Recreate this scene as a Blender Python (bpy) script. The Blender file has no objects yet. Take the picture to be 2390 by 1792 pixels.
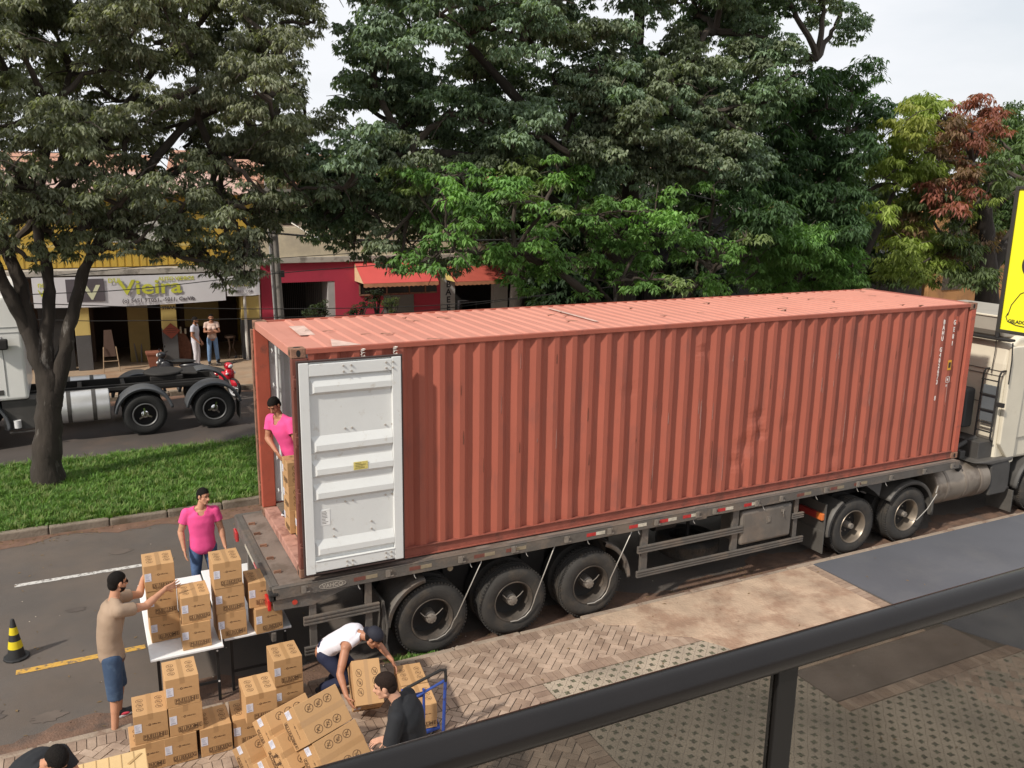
import bpy, math, random
import numpy as np
from mathutils import Vector, Matrix
SC = bpy.context.scene
COL = SC.collection
R = math.radians
random.seed(7)

# ------------------------------------------------------------ camera
CAM = Vector((-2.139, -9.987, 6.214))
CR = Vector((0.89434, -0.44713, 0.01509)).normalized()
CF = Vector((0.43907, 0.87076, -0.22134)).normalized()
CU = CR.cross(CF).normalized()
cd = bpy.data.cameras.new('camera')
cam = bpy.data.objects.new('camera', cd)
COL.objects.link(cam)
cam.matrix_world = Matrix(((CR.x, CU.x, -CF.x, CAM.x), (CR.y, CU.y, -CF.y, CAM.y), (CR.z, CU.z, -CF.z, CAM.z), (0, 0, 0, 1)))
cd.sensor_width = 36
cd.lens = 30.325
cd.clip_start = 0.05
cd.clip_end = 2000
SC.camera = cam
SC.view_settings.view_transform = 'Standard'
SC.view_settings.look = 'None'
SC.view_settings.exposure = 0.0
SC.view_settings.gamma = 1.0

# ------------------------------------------------------------ sky and sun
SUN = Vector((-0.70, -0.26, 0.66)).normalized()      # towards the sun
W = bpy.data.worlds.new('World')
SC.world = W
W.use_nodes = True
nt = W.node_tree
nt.nodes.clear()
out = nt.nodes.new('ShaderNodeOutputWorld')
bg = nt.nodes.new('ShaderNodeBackground')
sky = nt.nodes.new('ShaderNodeTexSky')
sky.sky_type = 'NISHITA'
sky.sun_disc = False
sky.sun_elevation = math.asin(SUN.z)
sky.sun_rotation = math.atan2(SUN.x, SUN.y)
sky.air_density = 1.2
sky.dust_density = 2.0
tc = nt.nodes.new('ShaderNodeTexCoord')
mp = nt.nodes.new('ShaderNodeMapping')
mp.inputs['Scale'].default_value = (1.0, 1.0, 3.5)
nz = nt.nodes.new('ShaderNodeTexNoise')
nz.inputs['Scale'].default_value = 1.6
nz.inputs['Detail'].default_value = 7
nz.inputs['Roughness'].default_value = 0.55
cr = nt.nodes.new('ShaderNodeValToRGB')
cr.color_ramp.elements[0].position = 0.34
cr.color_ramp.elements[0].color = (0.72, 0.72, 0.72, 1)
cr.color_ramp.elements[1].position = 0.56
cr.color_ramp.elements[1].color = (1, 1, 1, 1)
mx = nt.nodes.new('ShaderNodeMixRGB')
mx.inputs['Color2'].default_value = (9.6, 9.8, 10.2, 1)
nt.links.new(tc.outputs['Generated'], mp.inputs[0])
nt.links.new(mp.outputs[0], nz.inputs['Vector'])
nt.links.new(nz.outputs['Fac'], cr.inputs[0])
nt.links.new(cr.outputs[0], mx.inputs['Fac'])
nt.links.new(sky.outputs[0], mx.inputs['Color1'])
nt.links.new(mx.outputs[0], bg.inputs['Color'])
bg.inputs['Strength'].default_value = 0.098
nt.links.new(bg.outputs[0], out.inputs[0])
sl = bpy.data.lights.new('sun', 'SUN')
sl.energy = 4.0
sl.angle = R(2.6)
sl.color = (1.0, 0.93, 0.82)
so = bpy.data.objects.new('sun', sl)
COL.objects.link(so)
so.rotation_euler = SUN.to_track_quat('Z', 'Y').to_euler()

# ------------------------------------------------------------ helpers
PX = 2390 / 2212.0
def at(x, y, Y=None, Z=None, X=None):
    d = CF + CR * ((x * PX - 1195) / 2013.2) - CU * ((y * PX - 896) / 2013.2)
    if Y is not None: t = (Y - CAM.y) / d.y
    elif Z is not None: t = (Z - CAM.z) / d.z
    else: t = (X - CAM.x) / d.x
    return CAM + d * t

def tag(o, label=None, cat=None, group=None, kind=None):
    if label: o['label'] = label
    if cat: o['category'] = cat
    if group: o['group'] = group
    if kind: o['kind'] = kind
    return o

def empty(name, loc=(0, 0, 0), rz=0.0, label=None, cat=None, group=None):
    o = bpy.data.objects.new(name, None)
    COL.objects.link(o)
    o.location = loc
    o.rotation_euler = (0, 0, rz)
    o.empty_display_size = 0.1
    return tag(o, label, cat, group)

WORLD = {}
def wempty(name, loc, label, cat, group=None):
    # an Empty whose parts are modelled in world coordinates
    o = empty(name, loc, 0, label, cat, group)
    WORLD[o.name] = Matrix.Translation(-Vector(loc))
    return o
def adopt(o, parent):
    if parent is None: return
    o.parent = parent
    if parent.name in WORLD: o.matrix_parent_inverse = WORLD[parent.name]

MATS = {}
def mat(name, col, rough=0.6, metal=0.0, var=0.12, vs=3.0, bump=0.0, bs=30.0, col2=None, c2amt=0.5, c2s=1.5, spec=0.5, stretch=None, coat=0, orand=0, c2lo=0.5, c2hi=0.62):
    if name in MATS: return MATS[name]
    m = bpy.data.materials.new(name)
    m.use_nodes = True
    t = m.node_tree
    N = t.nodes; L = t.links
    b = N['Principled BSDF']
    b.inputs['Roughness'].default_value = rough
    b.inputs['Metallic'].default_value = metal
    b.inputs['Specular IOR Level'].default_value = spec
    if coat: b.inputs['Coat Weight'].default_value = coat
    c = N.new('ShaderNodeTexCoord')
    src = c.outputs['Object']
    if stretch:
        mm = N.new('ShaderNodeMapping'); mm.inputs['Scale'].default_value = stretch
        L.new(src, mm.inputs[0]); src = mm.outputs[0]
    n = N.new('ShaderNodeTexNoise'); n.inputs['Scale'].default_value = vs; n.inputs['Detail'].default_value = 6
    L.new(src, n.inputs['Vector'])
    mr = N.new('ShaderNodeMapRange')
    mr.inputs['From Min'].default_value = 0.25; mr.inputs['From Max'].default_value = 0.75
    mr.inputs['To Min'].default_value = 1 - var; mr.inputs['To Max'].default_value = 1 + var
    L.new(n.outputs['Fac'], mr.inputs[0])
    base = N.new('ShaderNodeRGB'); base.outputs[0].default_value = (*col, 1)
    csrc = base.outputs[0]
    if col2:
        n2 = N.new('ShaderNodeTexNoise'); n2.inputs['Scale'].default_value = c2s; n2.inputs['Detail'].default_value = 8; n2.inputs['Roughness'].default_value = 0.65
        L.new(src, n2.inputs['Vector'])
        r2 = N.new('ShaderNodeMapRange'); r2.inputs['From Min'].default_value = c2lo; r2.inputs['From Max'].default_value = c2hi
        r2.inputs['To Max'].default_value = c2amt
        L.new(n2.outputs['Fac'], r2.inputs[0])
        mc = N.new('ShaderNodeMixRGB'); mc.inputs['Color2'].default_value = (*col2, 1)
        L.new(r2.outputs[0], mc.inputs['Fac']); L.new(csrc, mc.inputs['Color1'])
        csrc = mc.outputs[0]
    if orand:
        oi = N.new('ShaderNodeObjectInfo'); r4 = N.new('ShaderNodeMapRange'); r4.inputs['To Min'].default_value = 1 - orand; r4.inputs['To Max'].default_value = 1 + orand
        L.new(oi.outputs['Random'], r4.inputs[0]); q4 = N.new('ShaderNodeVectorMath'); q4.operation = 'SCALE'; L.new(csrc, q4.inputs[0]); L.new(r4.outputs[0], q4.inputs['Scale']); csrc = q4.outputs[0]
    vm = N.new('ShaderNodeVectorMath'); vm.operation = 'SCALE'
    L.new(csrc, vm.inputs[0]); L.new(mr.outputs[0], vm.inputs['Scale'])
    L.new(vm.outputs[0], b.inputs['Base Color'])
    if bump:
        n3 = N.new('ShaderNodeTexNoise'); n3.inputs['Scale'].default_value = bs; n3.inputs['Detail'].default_value = 5
        L.new(src, n3.inputs['Vector'])
        bp = N.new('ShaderNodeBump'); bp.inputs['Strength'].default_value = bump; bp.inputs['Distance'].default_value = 0.02
        L.new(n3.outputs['Fac'], bp.inputs['Height']); L.new(bp.outputs[0], b.inputs['Normal'])
    MATS[name] = m
    return m

class MB:
    def __init__(s): s.v = []; s.f = []; s.m = []; s.mi = 0; s.cut = []
    def add(s, vs, fs):
        s.cut.append((len(s.v), len(s.f))); o = len(s.v); s.v += [tuple(v) for v in vs]
        for f in fs: s.f.append(tuple(o + i for i in f)); s.m.append(s.mi)
        return s
    def box(s, x0, x1, y0, y1, z0, z1, M=None):
        vs = [Vector((x, y, z)) for x in (x0, x1) for y in (y0, y1) for z in (z0, z1)]
        if M is not None: vs = [M @ v for v in vs]
        return s.add(vs, [(0, 1, 3, 2), (4, 6, 7, 5), (0, 4, 5, 1), (2, 3, 7, 6), (0, 2, 6, 4), (1, 5, 7, 3)])
    def cyl(s, p0, p1, r0, r1=None, n=16, cap=True):
        p0 = Vector(p0); p1 = Vector(p1); r1 = r0 if r1 is None else r1
        q = (p1 - p0).to_track_quat('Z', 'Y')
        a = q @ Vector((1, 0, 0)); b = q @ Vector((0, 1, 0))
        vs = []
        for i in range(n):
            t = 2 * math.pi * i / n; d = a * math.cos(t) + b * math.sin(t)
            vs += [p0 + d * r0, p1 + d * r1]
        fs = [(2 * i, 2 * ((i + 1) % n), 2 * ((i + 1) % n) + 1, 2 * i + 1) for i in range(n)]
        if cap: fs += [tuple(2 * i for i in reversed(range(n))), tuple(2 * i + 1 for i in range(n))]
        return s.add(vs, fs)
    def tube(s, pts, r, n=8):
        pts = [Vector(p) for p in pts]
        rs = r if isinstance(r, (list, tuple)) else [r] * len(pts)
        vs = []; up = None
        for k, p in enumerate(pts):
            d = (pts[min(k + 1, len(pts) - 1)] - pts[max(k - 1, 0)]).normalized()
            if up is None: up = d.orthogonal().normalized()
            up = (up - d * up.dot(d)).normalized(); sd = d.cross(up)
            for i in range(n):
                t = 2 * math.pi * i / n
                vs.append(p + (up * math.cos(t) + sd * math.sin(t)) * rs[k])
        fs = []
        for k in range(len(pts) - 1):
            for i in range(n):
                j = (i + 1) % n
                fs.append((k * n + i, k * n + j, (k + 1) * n + j, (k + 1) * n + i))
        fs += [tuple(reversed(range(n))), tuple((len(pts) - 1) * n + i for i in range(n))]
        return s.add(vs, fs)
    def lathe(s, prof, c=(0, 0, 0), axis='Y', n=40, a0=0.0, a1=2 * math.pi):
        c = Vector(c); vs = []; full = abs(a1 - a0 - 2 * math.pi) < 1e-6
        m = n if full else n + 1
        for i in range(m):
            t = a0 + (a1 - a0) * i / n
            for (r, h) in prof:
                if axis == 'Y': p = Vector((r * math.cos(t), h, r * math.sin(t)))
                elif axis == 'Z': p = Vector((r * math.cos(t), r * math.sin(t), h))
                else: p = Vector((h, r * math.cos(t), r * math.sin(t)))
                vs.append(c + p)
        k = len(prof); fs = []
        for i in range(n):
            j = (i + 1) % m
            for q in range(k - 1):
                fs.append((i * k + q, j * k + q, j * k + q + 1, i * k + q + 1))
        return s.add(vs, fs)
    def prism(s, poly, lo, hi, axis='Y'):
        n = len(poly)
        def P(a, b, h):
            return (a, h, b) if axis == 'Y' else ((a, b, h) if axis == 'Z' else (h, a, b))
        vs = [P(a, b, lo) for a, b in poly] + [P(a, b, hi) for a, b in poly]
        fs = [tuple(range(n)), tuple(reversed(range(n, 2 * n)))] + [(i, i + n, (i + 1) % n + n, (i + 1) % n) for i in range(n)]
        return s.add(vs, fs)
    def ball(s, c, r, n=12, m=8, M=None):
        c = Vector(c); r = Vector(r) if hasattr(r, '__len__') else Vector((r, r, r))
        vs = [Vector((0, 0, -1))]
        for j in range(1, m):
            ph = -math.pi / 2 + math.pi * j / m
            for i in range(n):
                t = 2 * math.pi * i / n
                vs.append(Vector((math.cos(ph) * math.cos(t), math.cos(ph) * math.sin(t), math.sin(ph))))
        vs.append(Vector((0, 0, 1)))
        o = []
        for v in vs:
            v = Vector((v.x * r.x, v.y * r.y, v.z * r.z))
            if M is not None: v = M @ v
            o.append(v + c)
        fs = [(0, 1 + (i + 1) % n, 1 + i) for i in range(n)]
        for j in range(m - 2):
            for i in range(n):
                a = 1 + j * n + i; b = 1 + j * n + (i + 1) % n
                fs.append((a, b, b + n, a + n))
        L = 1 + (m - 2) * n; T = len(vs) - 1
        fs += [(T, L + i, L + (i + 1) % n) for i in range(n)]
        return s.add(o, fs)
    def build(s, name, m, parent=None, bevel=0.0, smooth=False, seg=2):
        me = bpy.data.meshes.new(name)
        me.from_pydata(s.v, [], s.f)
        ms = m if isinstance(m, (list, tuple)) else [m]
        for q in ms: me.materials.append(q)
        if len(ms) > 1: me.polygons.foreach_set('material_index', s.m)
        me.update()
        o = bpy.data.objects.new(name, me)
        COL.objects.link(o)
        adopt(o, parent)
        if smooth:
            me.polygons.foreach_set('use_smooth', [True] * len(me.polygons))
            try:
                me.set_sharp_from_angle(angle=R(40))
            except Exception: pass
        if bevel:
            b = o.modifiers.new('bevel', 'BEVEL'); b.width = bevel; b.segments = seg; b.limit_method = 'ANGLE'; b.angle_limit = R(40)
        return o

def each(b, per, name, m, parent=None, **kw):
    # one object for every `per` shapes collected in b
    cut = b.cut + [(len(b.v), len(b.f))]; r = []
    for i in range(0, len(b.cut), per):
        (v0, f0), (v1, f1) = cut[i], cut[min(i + per, len(b.cut))]
        q = MB(); q.v = b.v[v0:v1]; q.f = [tuple(k - v0 for k in f) for f in b.f[f0:f1]]; q.m = b.m[f0:f1]
        r.append(q.build(name, m, parent, **kw))
    return r
def box(name, x0, x1, y0, y1, z0, z1, m, parent=None, bevel=0.0):
    return MB().box(x0, x1, y0, y1, z0, z1).build(name, m, parent, bevel)

def textmesh(s, size, m, M, name='lettering', parent=None, extrude=0.0015, align='LEFT', bold=0.0, sx=1.0):
    c = bpy.data.curves.new('t', 'FONT'); c.body = s; c.size = size; c.extrude = extrude; c.align_x = align; c.offset = bold
    c.resolution_u = 3
    o = bpy.data.objects.new('t', c); COL.objects.link(o)
    dg = bpy.context.evaluated_depsgraph_get(); dg.update()
    me = bpy.data.meshes.new_from_object(o.evaluated_get(dg))
    bpy.data.objects.remove(o); bpy.data.curves.remove(c)
    me.transform(M @ Matrix.Diagonal((sx, 1, 1, 1)))
    me.materials.clear(); me.materials.append(m)
    r = bpy.data.objects.new(name, me); COL.objects.link(r)
    adopt(r, parent)
    return r
def faceM(loc, right, up):
    r = Vector(right).normalized(); u = Vector(up).normalized(); n = r.cross(u)
    return Matrix(((r.x, u.x, n.x, loc[0]), (r.y, u.y, n.y, loc[1]), (r.z, u.z, n.z, loc[2]), (0, 0, 0, 1)))

def children(o): return [c for c in bpy.data.objects if c.parent == o]
def copy_tree(o, parent=None, kids=None):
    c = o.copy(); COL.objects.link(c)
    if parent is not None: c.parent = parent
    for ch in (kids or children)(o): copy_tree(ch, c, kids)
    return c
# ------------------------------------------------------------ ground, roads, kerbs, paving
def sheet(name, x0, x1, y0, y1, z, m, kind='structure', nx=1, ny=1):
    b = MB()
    xs = [x0 + (x1 - x0) * i / nx for i in range(nx + 1)]; ys = [y0 + (y1 - y0) * i / ny for i in range(ny + 1)]
    b.add([(x, y, z) for y in ys for x in xs], [(j * (nx + 1) + i, j * (nx + 1) + i + 1, (j + 1) * (nx + 1) + i + 1, (j + 1) * (nx + 1) + i) for j in range(ny) for i in range(nx)])
    o = b.build(name, m); tag(o, kind=kind); return o

M_soil = mat('soil', (0.13, 0.085, 0.055), 0.95, var=0.2, vs=0.4, bump=0.3)
M_asph = mat('asphalt', (0.098, 0.083, 0.073), 0.9, var=0.16, vs=0.9, bump=0.4, bs=160, col2=(0.145, 0.108, 0.082), c2amt=0.7, c2s=0.55, c2lo=0.42, c2hi=0.7)
M_asph2 = mat('asphalt_far', (0.075, 0.062, 0.056), 0.9, var=0.15, vs=0.7, bump=0.4, bs=120, col2=(0.12, 0.085, 0.065), c2amt=0.7, c2s=0.4)
sheet('ground', -300, 400, -60, 500, -0.01, M_soil)
sheet('road', -60, 120, -0.2, 6.75, 0.0, M_asph)
sheet('far_road', -60, 120, 11.1, 17.0, 0.0, M_asph2)
# gutter dirt beside the kerbs: reddish earth washed along the gutter
def strip(name, x0, x1, yf0, yf1, z, m, n=160, seed=1):
    rn = random.Random(seed); b = MB(); vs = []
    for i in range(n + 1):
        x = x0 + (x1 - x0) * i / n
        vs += [(x, yf0, z), (x, yf1 + 0.16 * math.sin(x * 1.3 + seed) + rn.uniform(-.05, .05) + 0.1 * math.sin(x * 4.1), z)]
    b.add(vs, [(2 * i, 2 * i + 2, 2 * i + 3, 2 * i + 1) for i in range(n)])
    return tag(b.build(name, m), kind='structure')
M_mud = mat('gutter_earth', (0.15, 0.088, 0.060), 0.95, var=0.3, vs=5, bump=0.7, bs=40, col2=(0.10, 0.07, 0.055), c2amt=0.9, c2s=2.0)
strip('gutter_earth', -12, 20, -0.12, 0.42, 0.004, M_mud, 300, 3)
strip('gutter_earth', -14, 20, 6.72, 6.36, 0.004, mat('gutter_earth_b', (0.16, 0.09, 0.06), 0.95, var=0.3, vs=4, bump=0.5, bs=30), 160, 5)
strip('gutter_earth', -14, 30, 16.9, 16.5, 0.004, mat('gutter_earth_b', (0, 0, 0)), 160, 6)
# painted markings
def worn(name, col):
    return mat(name, col, 0.8, var=0.15, vs=30, col2=(0.12, 0.10, 0.09), c2amt=0.85, c2s=14, c2lo=0.5, c2hi=0.6)
M_white_line = worn('worn_white_paint', (0.55, 0.53, 0.5)); M_yel_line = worn('worn_yellow_paint', (0.56, 0.32, 0.06))
for i, x in enumerate((-9.6, -3.45, 2.7, 8.8, 15)):
    o = sheet('lane_marking', x, x + 2.05, 4.60, 4.71, 0.005, M_white_line)
o = sheet('edge_marking', -3.3, -1.75, 1.78, 1.90, 0.005, M_yel_line)
sheet('edge_marking', -7.9, -6.0, 1.78, 1.90, 0.005, M_yel_line)
# kerbs: one low stone after another, slightly out of line
def kerb(name, x0, x1, y0, y1, h, m, seed=0, step=1.0):
    rn = random.Random(seed); b = MB(); x = x0
    while x < x1:
        dy = rn.uniform(-.012, .012); dz = rn.uniform(-.015, .01)
        b.box(x, x + step - .012, y0 + dy, y1 + dy, -0.05, h + dz); x += step
    return tag(b.build(name, m, bevel=0.025), kind='structure')
M_kerb = mat('kerb_concrete', (0.30, 0.235, 0.18), 0.9, var=0.2, vs=6, bump=0.6, bs=25, col2=(0.16, 0.10, 0.07), c2amt=0.8, c2s=3)
kerb('kerb', -14, 40, -0.235, -0.13, 0.125, M_kerb, 1)
kerb('median_kerb', -16, 40, 6.72, 6.86, 0.14, mat('median_kerb_concrete', (0.21, 0.17, 0.13), 0.9, var=0.25, vs=4, bump=0.6, bs=25, col2=(0.10, 0.075, 0.05), c2amt=0.9, c2s=2), 2)
kerb('median_kerb', -16, 40, 11.0, 11.12, 0.12, MATS['median_kerb_concrete'], 3)
kerb('kerb', -16, 60, 16.95, 17.1, 0.14, MATS['median_kerb_concrete'], 4)
# far pavement
M_fpav = mat('far_pavement', (0.34, 0.245, 0.165), 0.9, var=0.12, vs=0.8, bump=0.3, bs=20, col2=(0.30, 0.16, 0.085), c2amt=0.8, c2s=0.35)
sheet('far_pavement', -60, 120, 17.1, 30, 0.13, M_fpav)
# median soil and grass
M_msoil = mat('median_soil', (0.10, 0.075, 0.04), 1.0, var=0.3, vs=2)
sheet('median', -60, 120, 6.86, 11.0, 0.10, M_msoil)
def grass(name, x0, x1, y0, y1, z, n, hmin, hmax, label, seed=3, cols=((0.12, 0.24, 0.04), (0.16, 0.29, 0.055), (0.09, 0.18, 0.035), (0.22, 0.28, 0.09))):
    rs = np.random.RandomState(seed)
    # tufts
    nt_ = n // 14
    tx = rs.uniform(x0, x1, nt_); ty = rs.uniform(y0, y1, nt_)
    th = hmin + (hmax - hmin) * rs.rand(nt_) ** 1.5
    idx = np.repeat(np.arange(nt_), 14)
    a = rs.uniform(0, 2 * np.pi, len(idx)); rr = rs.rand(len(idx)) * 0.09
    bx_ = tx[idx] + rr * np.cos(a); by_ = ty[idx] + rr * np.sin(a)
    by_ = np.clip(by_, y0 - 0.03, y1 + 0.03)
    h = th[idx] * rs.uniform(.6, 1.15, len(idx)); lean = rs.uniform(.2, 1.0, len(idx)) * h
    w = rs.uniform(.005, .011, len(idx))
    dx, dy = np.cos(a), np.sin(a)
    sx, sy = -dy * w, dx * w
    V = np.zeros((len(idx), 5, 3))
    V[:, 0] = np.stack([bx_ - sx, by_ - sy, np.full_like(bx_, z)], 1); V[:, 1] = np.stack([bx_ + sx, by_ + sy, np.full_like(bx_, z)], 1)
    V[:, 2] = np.stack([bx_ + dx * lean * .3 + sx * .8, by_ + dy * lean * .3 + sy * .8, z + h * .6], 1)
    V[:, 3] = np.stack([bx_ + dx * lean * .3 - sx * .8, by_ + dy * lean * .3 - sy * .8, z + h * .6], 1)
    V[:, 4] = np.stack([bx_ + dx * lean, by_ + dy * lean, z + h * .92], 1)
    k = np.arange(len(idx))[:, None] * 5
    loops = np.concatenate([k + np.array([[0, 1, 2, 3]]), k + np.array([[3, 2, 4]])], 1).ravel()
    me = bpy.data.meshes.new(name)
    me.vertices.add(len(idx) * 5); me.vertices.foreach_set('co', V.ravel())
    me.loops.add(len(loops)); me.loops.foreach_set('vertex_index', loops.astype(np.int32))
    me.polygons.add(2 * len(idx))
    st = (np.arange(len(idx))[:, None] * 7 + np.array([[0, 4]])).ravel()
    me.polygons.foreach_set('loop_start', st.astype(np.int32))
    me.update(calc_edges=True)
    cc = np.array(cols)[rs.choice(len(cols), nt_)][idx] * rs.uniform(.75, 1.25, (len(idx), 1))
    ca = me.color_attributes.new('tint', 'FLOAT_COLOR', 'POINT')
    full = np.ones((len(idx), 5, 4)); full[:, :, :3] = cc[:, None, :]
    ca.data.foreach_set('color', full.ravel())
    me.materials.append(leafmat('grass_blade', 0.6))
    o = bpy.data.objects.new(name, me); COL.objects.link(o)
    return tag(o, label, 'grass', kind='stuff')
def leafmat(name, rough=0.5, trans=0.28):
    if name in MATS: return MATS[name]
    m = bpy.data.materials.new(name); m.use_nodes = True
    t = m.node_tree; N = t.nodes; L = t.links; b = N['Principled BSDF']
    at_ = N.new('ShaderNodeAttribute'); at_.attribute_name = 'tint'
    L.new(at_.outputs['Color'], b.inputs['Base Color'])
    b.inputs['Roughness'].default_value = rough
    b.inputs['Specular IOR Level'].default_value = 0.35
    tr = N.new('ShaderNodeBsdfTranslucent')
    g = N.new('ShaderNodeMixRGB'); g.blend_type = 'MULTIPLY'; g.inputs['Fac'].default_value = 1; g.inputs['Color2'].default_value = (1.2, 1.35, 0.5, 1)
    L.new(at_.outputs['Color'], g.inputs['Color1']); L.new(g.outputs[0], tr.inputs['Color'])
    ms = N.new('ShaderNodeMixShader'); ms.inputs[0].default_value = trans
    L.new(b.outputs[0], ms.inputs[1]); L.new(tr.outputs[0], ms.inputs[2]); L.new(ms.outputs[0], N['Material Output'].inputs[0])
    MATS[name] = m; return m
grass('grass', -9, 5.5, 6.83, 10.98, 0.10, 260000, 0.04, 0.17, 'uncut bright green grass covering the median strip around the tree trunk')

# near pavement: bedding, paving bricks, grass pavers, concrete drive and grey slab
ZP = 0.12
M_bed = mat('paving_joint_sand', (0.10, 0.075, 0.055), 0.95, var=0.3, vs=8, bump=0.5, bs=60)
sheet('pavement', -20, 60, -14, -0.23, ZP - 0.012, M_bed)
M_brick = [mat('paving_brick_%s' % n, c, 0.85, var=0.18, vs=7, bump=0.3, bs=60, col2=(c[0] * .6, c[1] * .55, c[2] * .55), c2amt=0.6, c2s=1.1) for n, c in
           (('pink', (0.36, 0.265, 0.198)), ('tan', (0.41, 0.305, 0.23)), ('brown', (0.29, 0.205, 0.15)))]
def clip_box(b, cx, cy, hx, hy, ang, z0, z1, region):
    # brick as a polygon clipped by an axis-aligned region
    c, s_ = math.cos(ang), math.sin(ang)
    poly = [(cx + c * u - s_ * v, cy + s_ * u + c * v) for u, v in ((-hx, -hy), (hx, -hy), (hx, hy), (-hx, hy))]
    x0, x1, y0, y1 = region
    for ax, lim, sg in ((0, x0, 1), (0, x1, -1), (1, y0, 1), (1, y1, -1)):
        o = []
        for i in range(len(poly)):
            p, q = poly[i], poly[(i + 1) % len(poly)]
            ip = (p[ax] - lim) * sg >= 0; iq = (q[ax] - lim) * sg >= 0
            if ip: o.append(p)
            if ip != iq:
                t = (lim - p[ax]) / (q[ax] - p[ax]); o.append((p[0] + t * (q[0] - p[0]), p[1] + t * (q[1] - p[1])))
        poly = o
        if len(poly) < 3: return
    area = abs(sum(poly[i][0] * poly[(i + 1) % len(poly)][1] - poly[(i + 1) % len(poly)][0] * poly[i][1] for i in range(len(poly)))) / 2
    if area < 2e-4: return
    b.prism(poly, z0, z1, 'Z')
def herring(b, region, L=0.205, Wd=0.1, ang=R(45), gap=0.005, rn=random.Random(4)):
    x0, x1, y0, y1 = region; cx0, cy0 = (x0 + x1) / 2, (y0 + y1) / 2
    rad = math.hypot(x1 - x0, y1 - y0) / 2 + L
    n = int(rad / Wd) + 2
    c, s_ = math.cos(ang), math.sin(ang)
    # classic herringbone: unit cell steps (Wd, Wd) and (2Wd, -2Wd)
    for i in range(-n, n + 1):
        for j in range(-n // 2 - 1, n // 2 + 2):
            ox = i * Wd + j * 2 * Wd; oy = i * Wd - j * 2 * Wd
            for (u, v, hx, hy) in ((ox + Wd, oy + Wd / 2, Wd, Wd / 2), (ox + Wd * .5, oy + Wd * 2, Wd / 2, Wd)):
                X = cx0 + c * u - s_ * v; Y = cy0 + s_ * u + c * v
                if X < x0 - L or X > x1 + L or Y < y0 - L or Y > y1 + L: continue
                b.mi = rn.choice((0, 0, 1, 1, 2))
                clip_box(b, X, Y, hx - gap, hy - gap, ang, ZP - .03, ZP + rn.uniform(-.004, .003), region)
def soldier(b, x0, x1, y0, y1, along='x', w=0.1, rn=random.Random(9)):
    if along == 'x':
        x = x0
        while x < x1 - .02: b.mi = rn.choice((0, 2, 2)); b.box(x + .004, min(x + w, x1) - .004, y0 + .004, y1 - .004, ZP - .03, ZP + rn.uniform(-.001, .003)); x += w
    else:
        y = y0
        while y < y1 - .02: b.mi = rn.choice((0, 2, 2)); b.box(x0 + .004, x1 - .004, y + .004, min(y + w, y1) - .004, ZP - .03, ZP + rn.uniform(-.001, .003)); y += w
b = MB()
soldier(b, -4.5, 4.2, -0.44, -0.24); herring(b, (-4.5, 5.4, -1.25, -0.44)); soldier(b, -4.5, 5.5, -1.45, -1.25)
tag(b.build('pavement_bricks', M_brick, bevel=0.003, seg=1), kind='structure')
b = MB()
herring(b, (-4.5, 2.45, -5.4, -1.46)); soldier(b, 2.45, 2.66, -5.4, -1.46, 'y')
soldier(b, 8.30, 8.5, -2.0, -0.24, 'y'); soldier(b, 5.75, 9.3, -3.55, -3.35)
herring(b, (7.4, 11.5, -6.4, -3.55))
tag(b.build('pavement_bricks', M_brick, bevel=0.003, seg=1), kind='structure')
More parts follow.
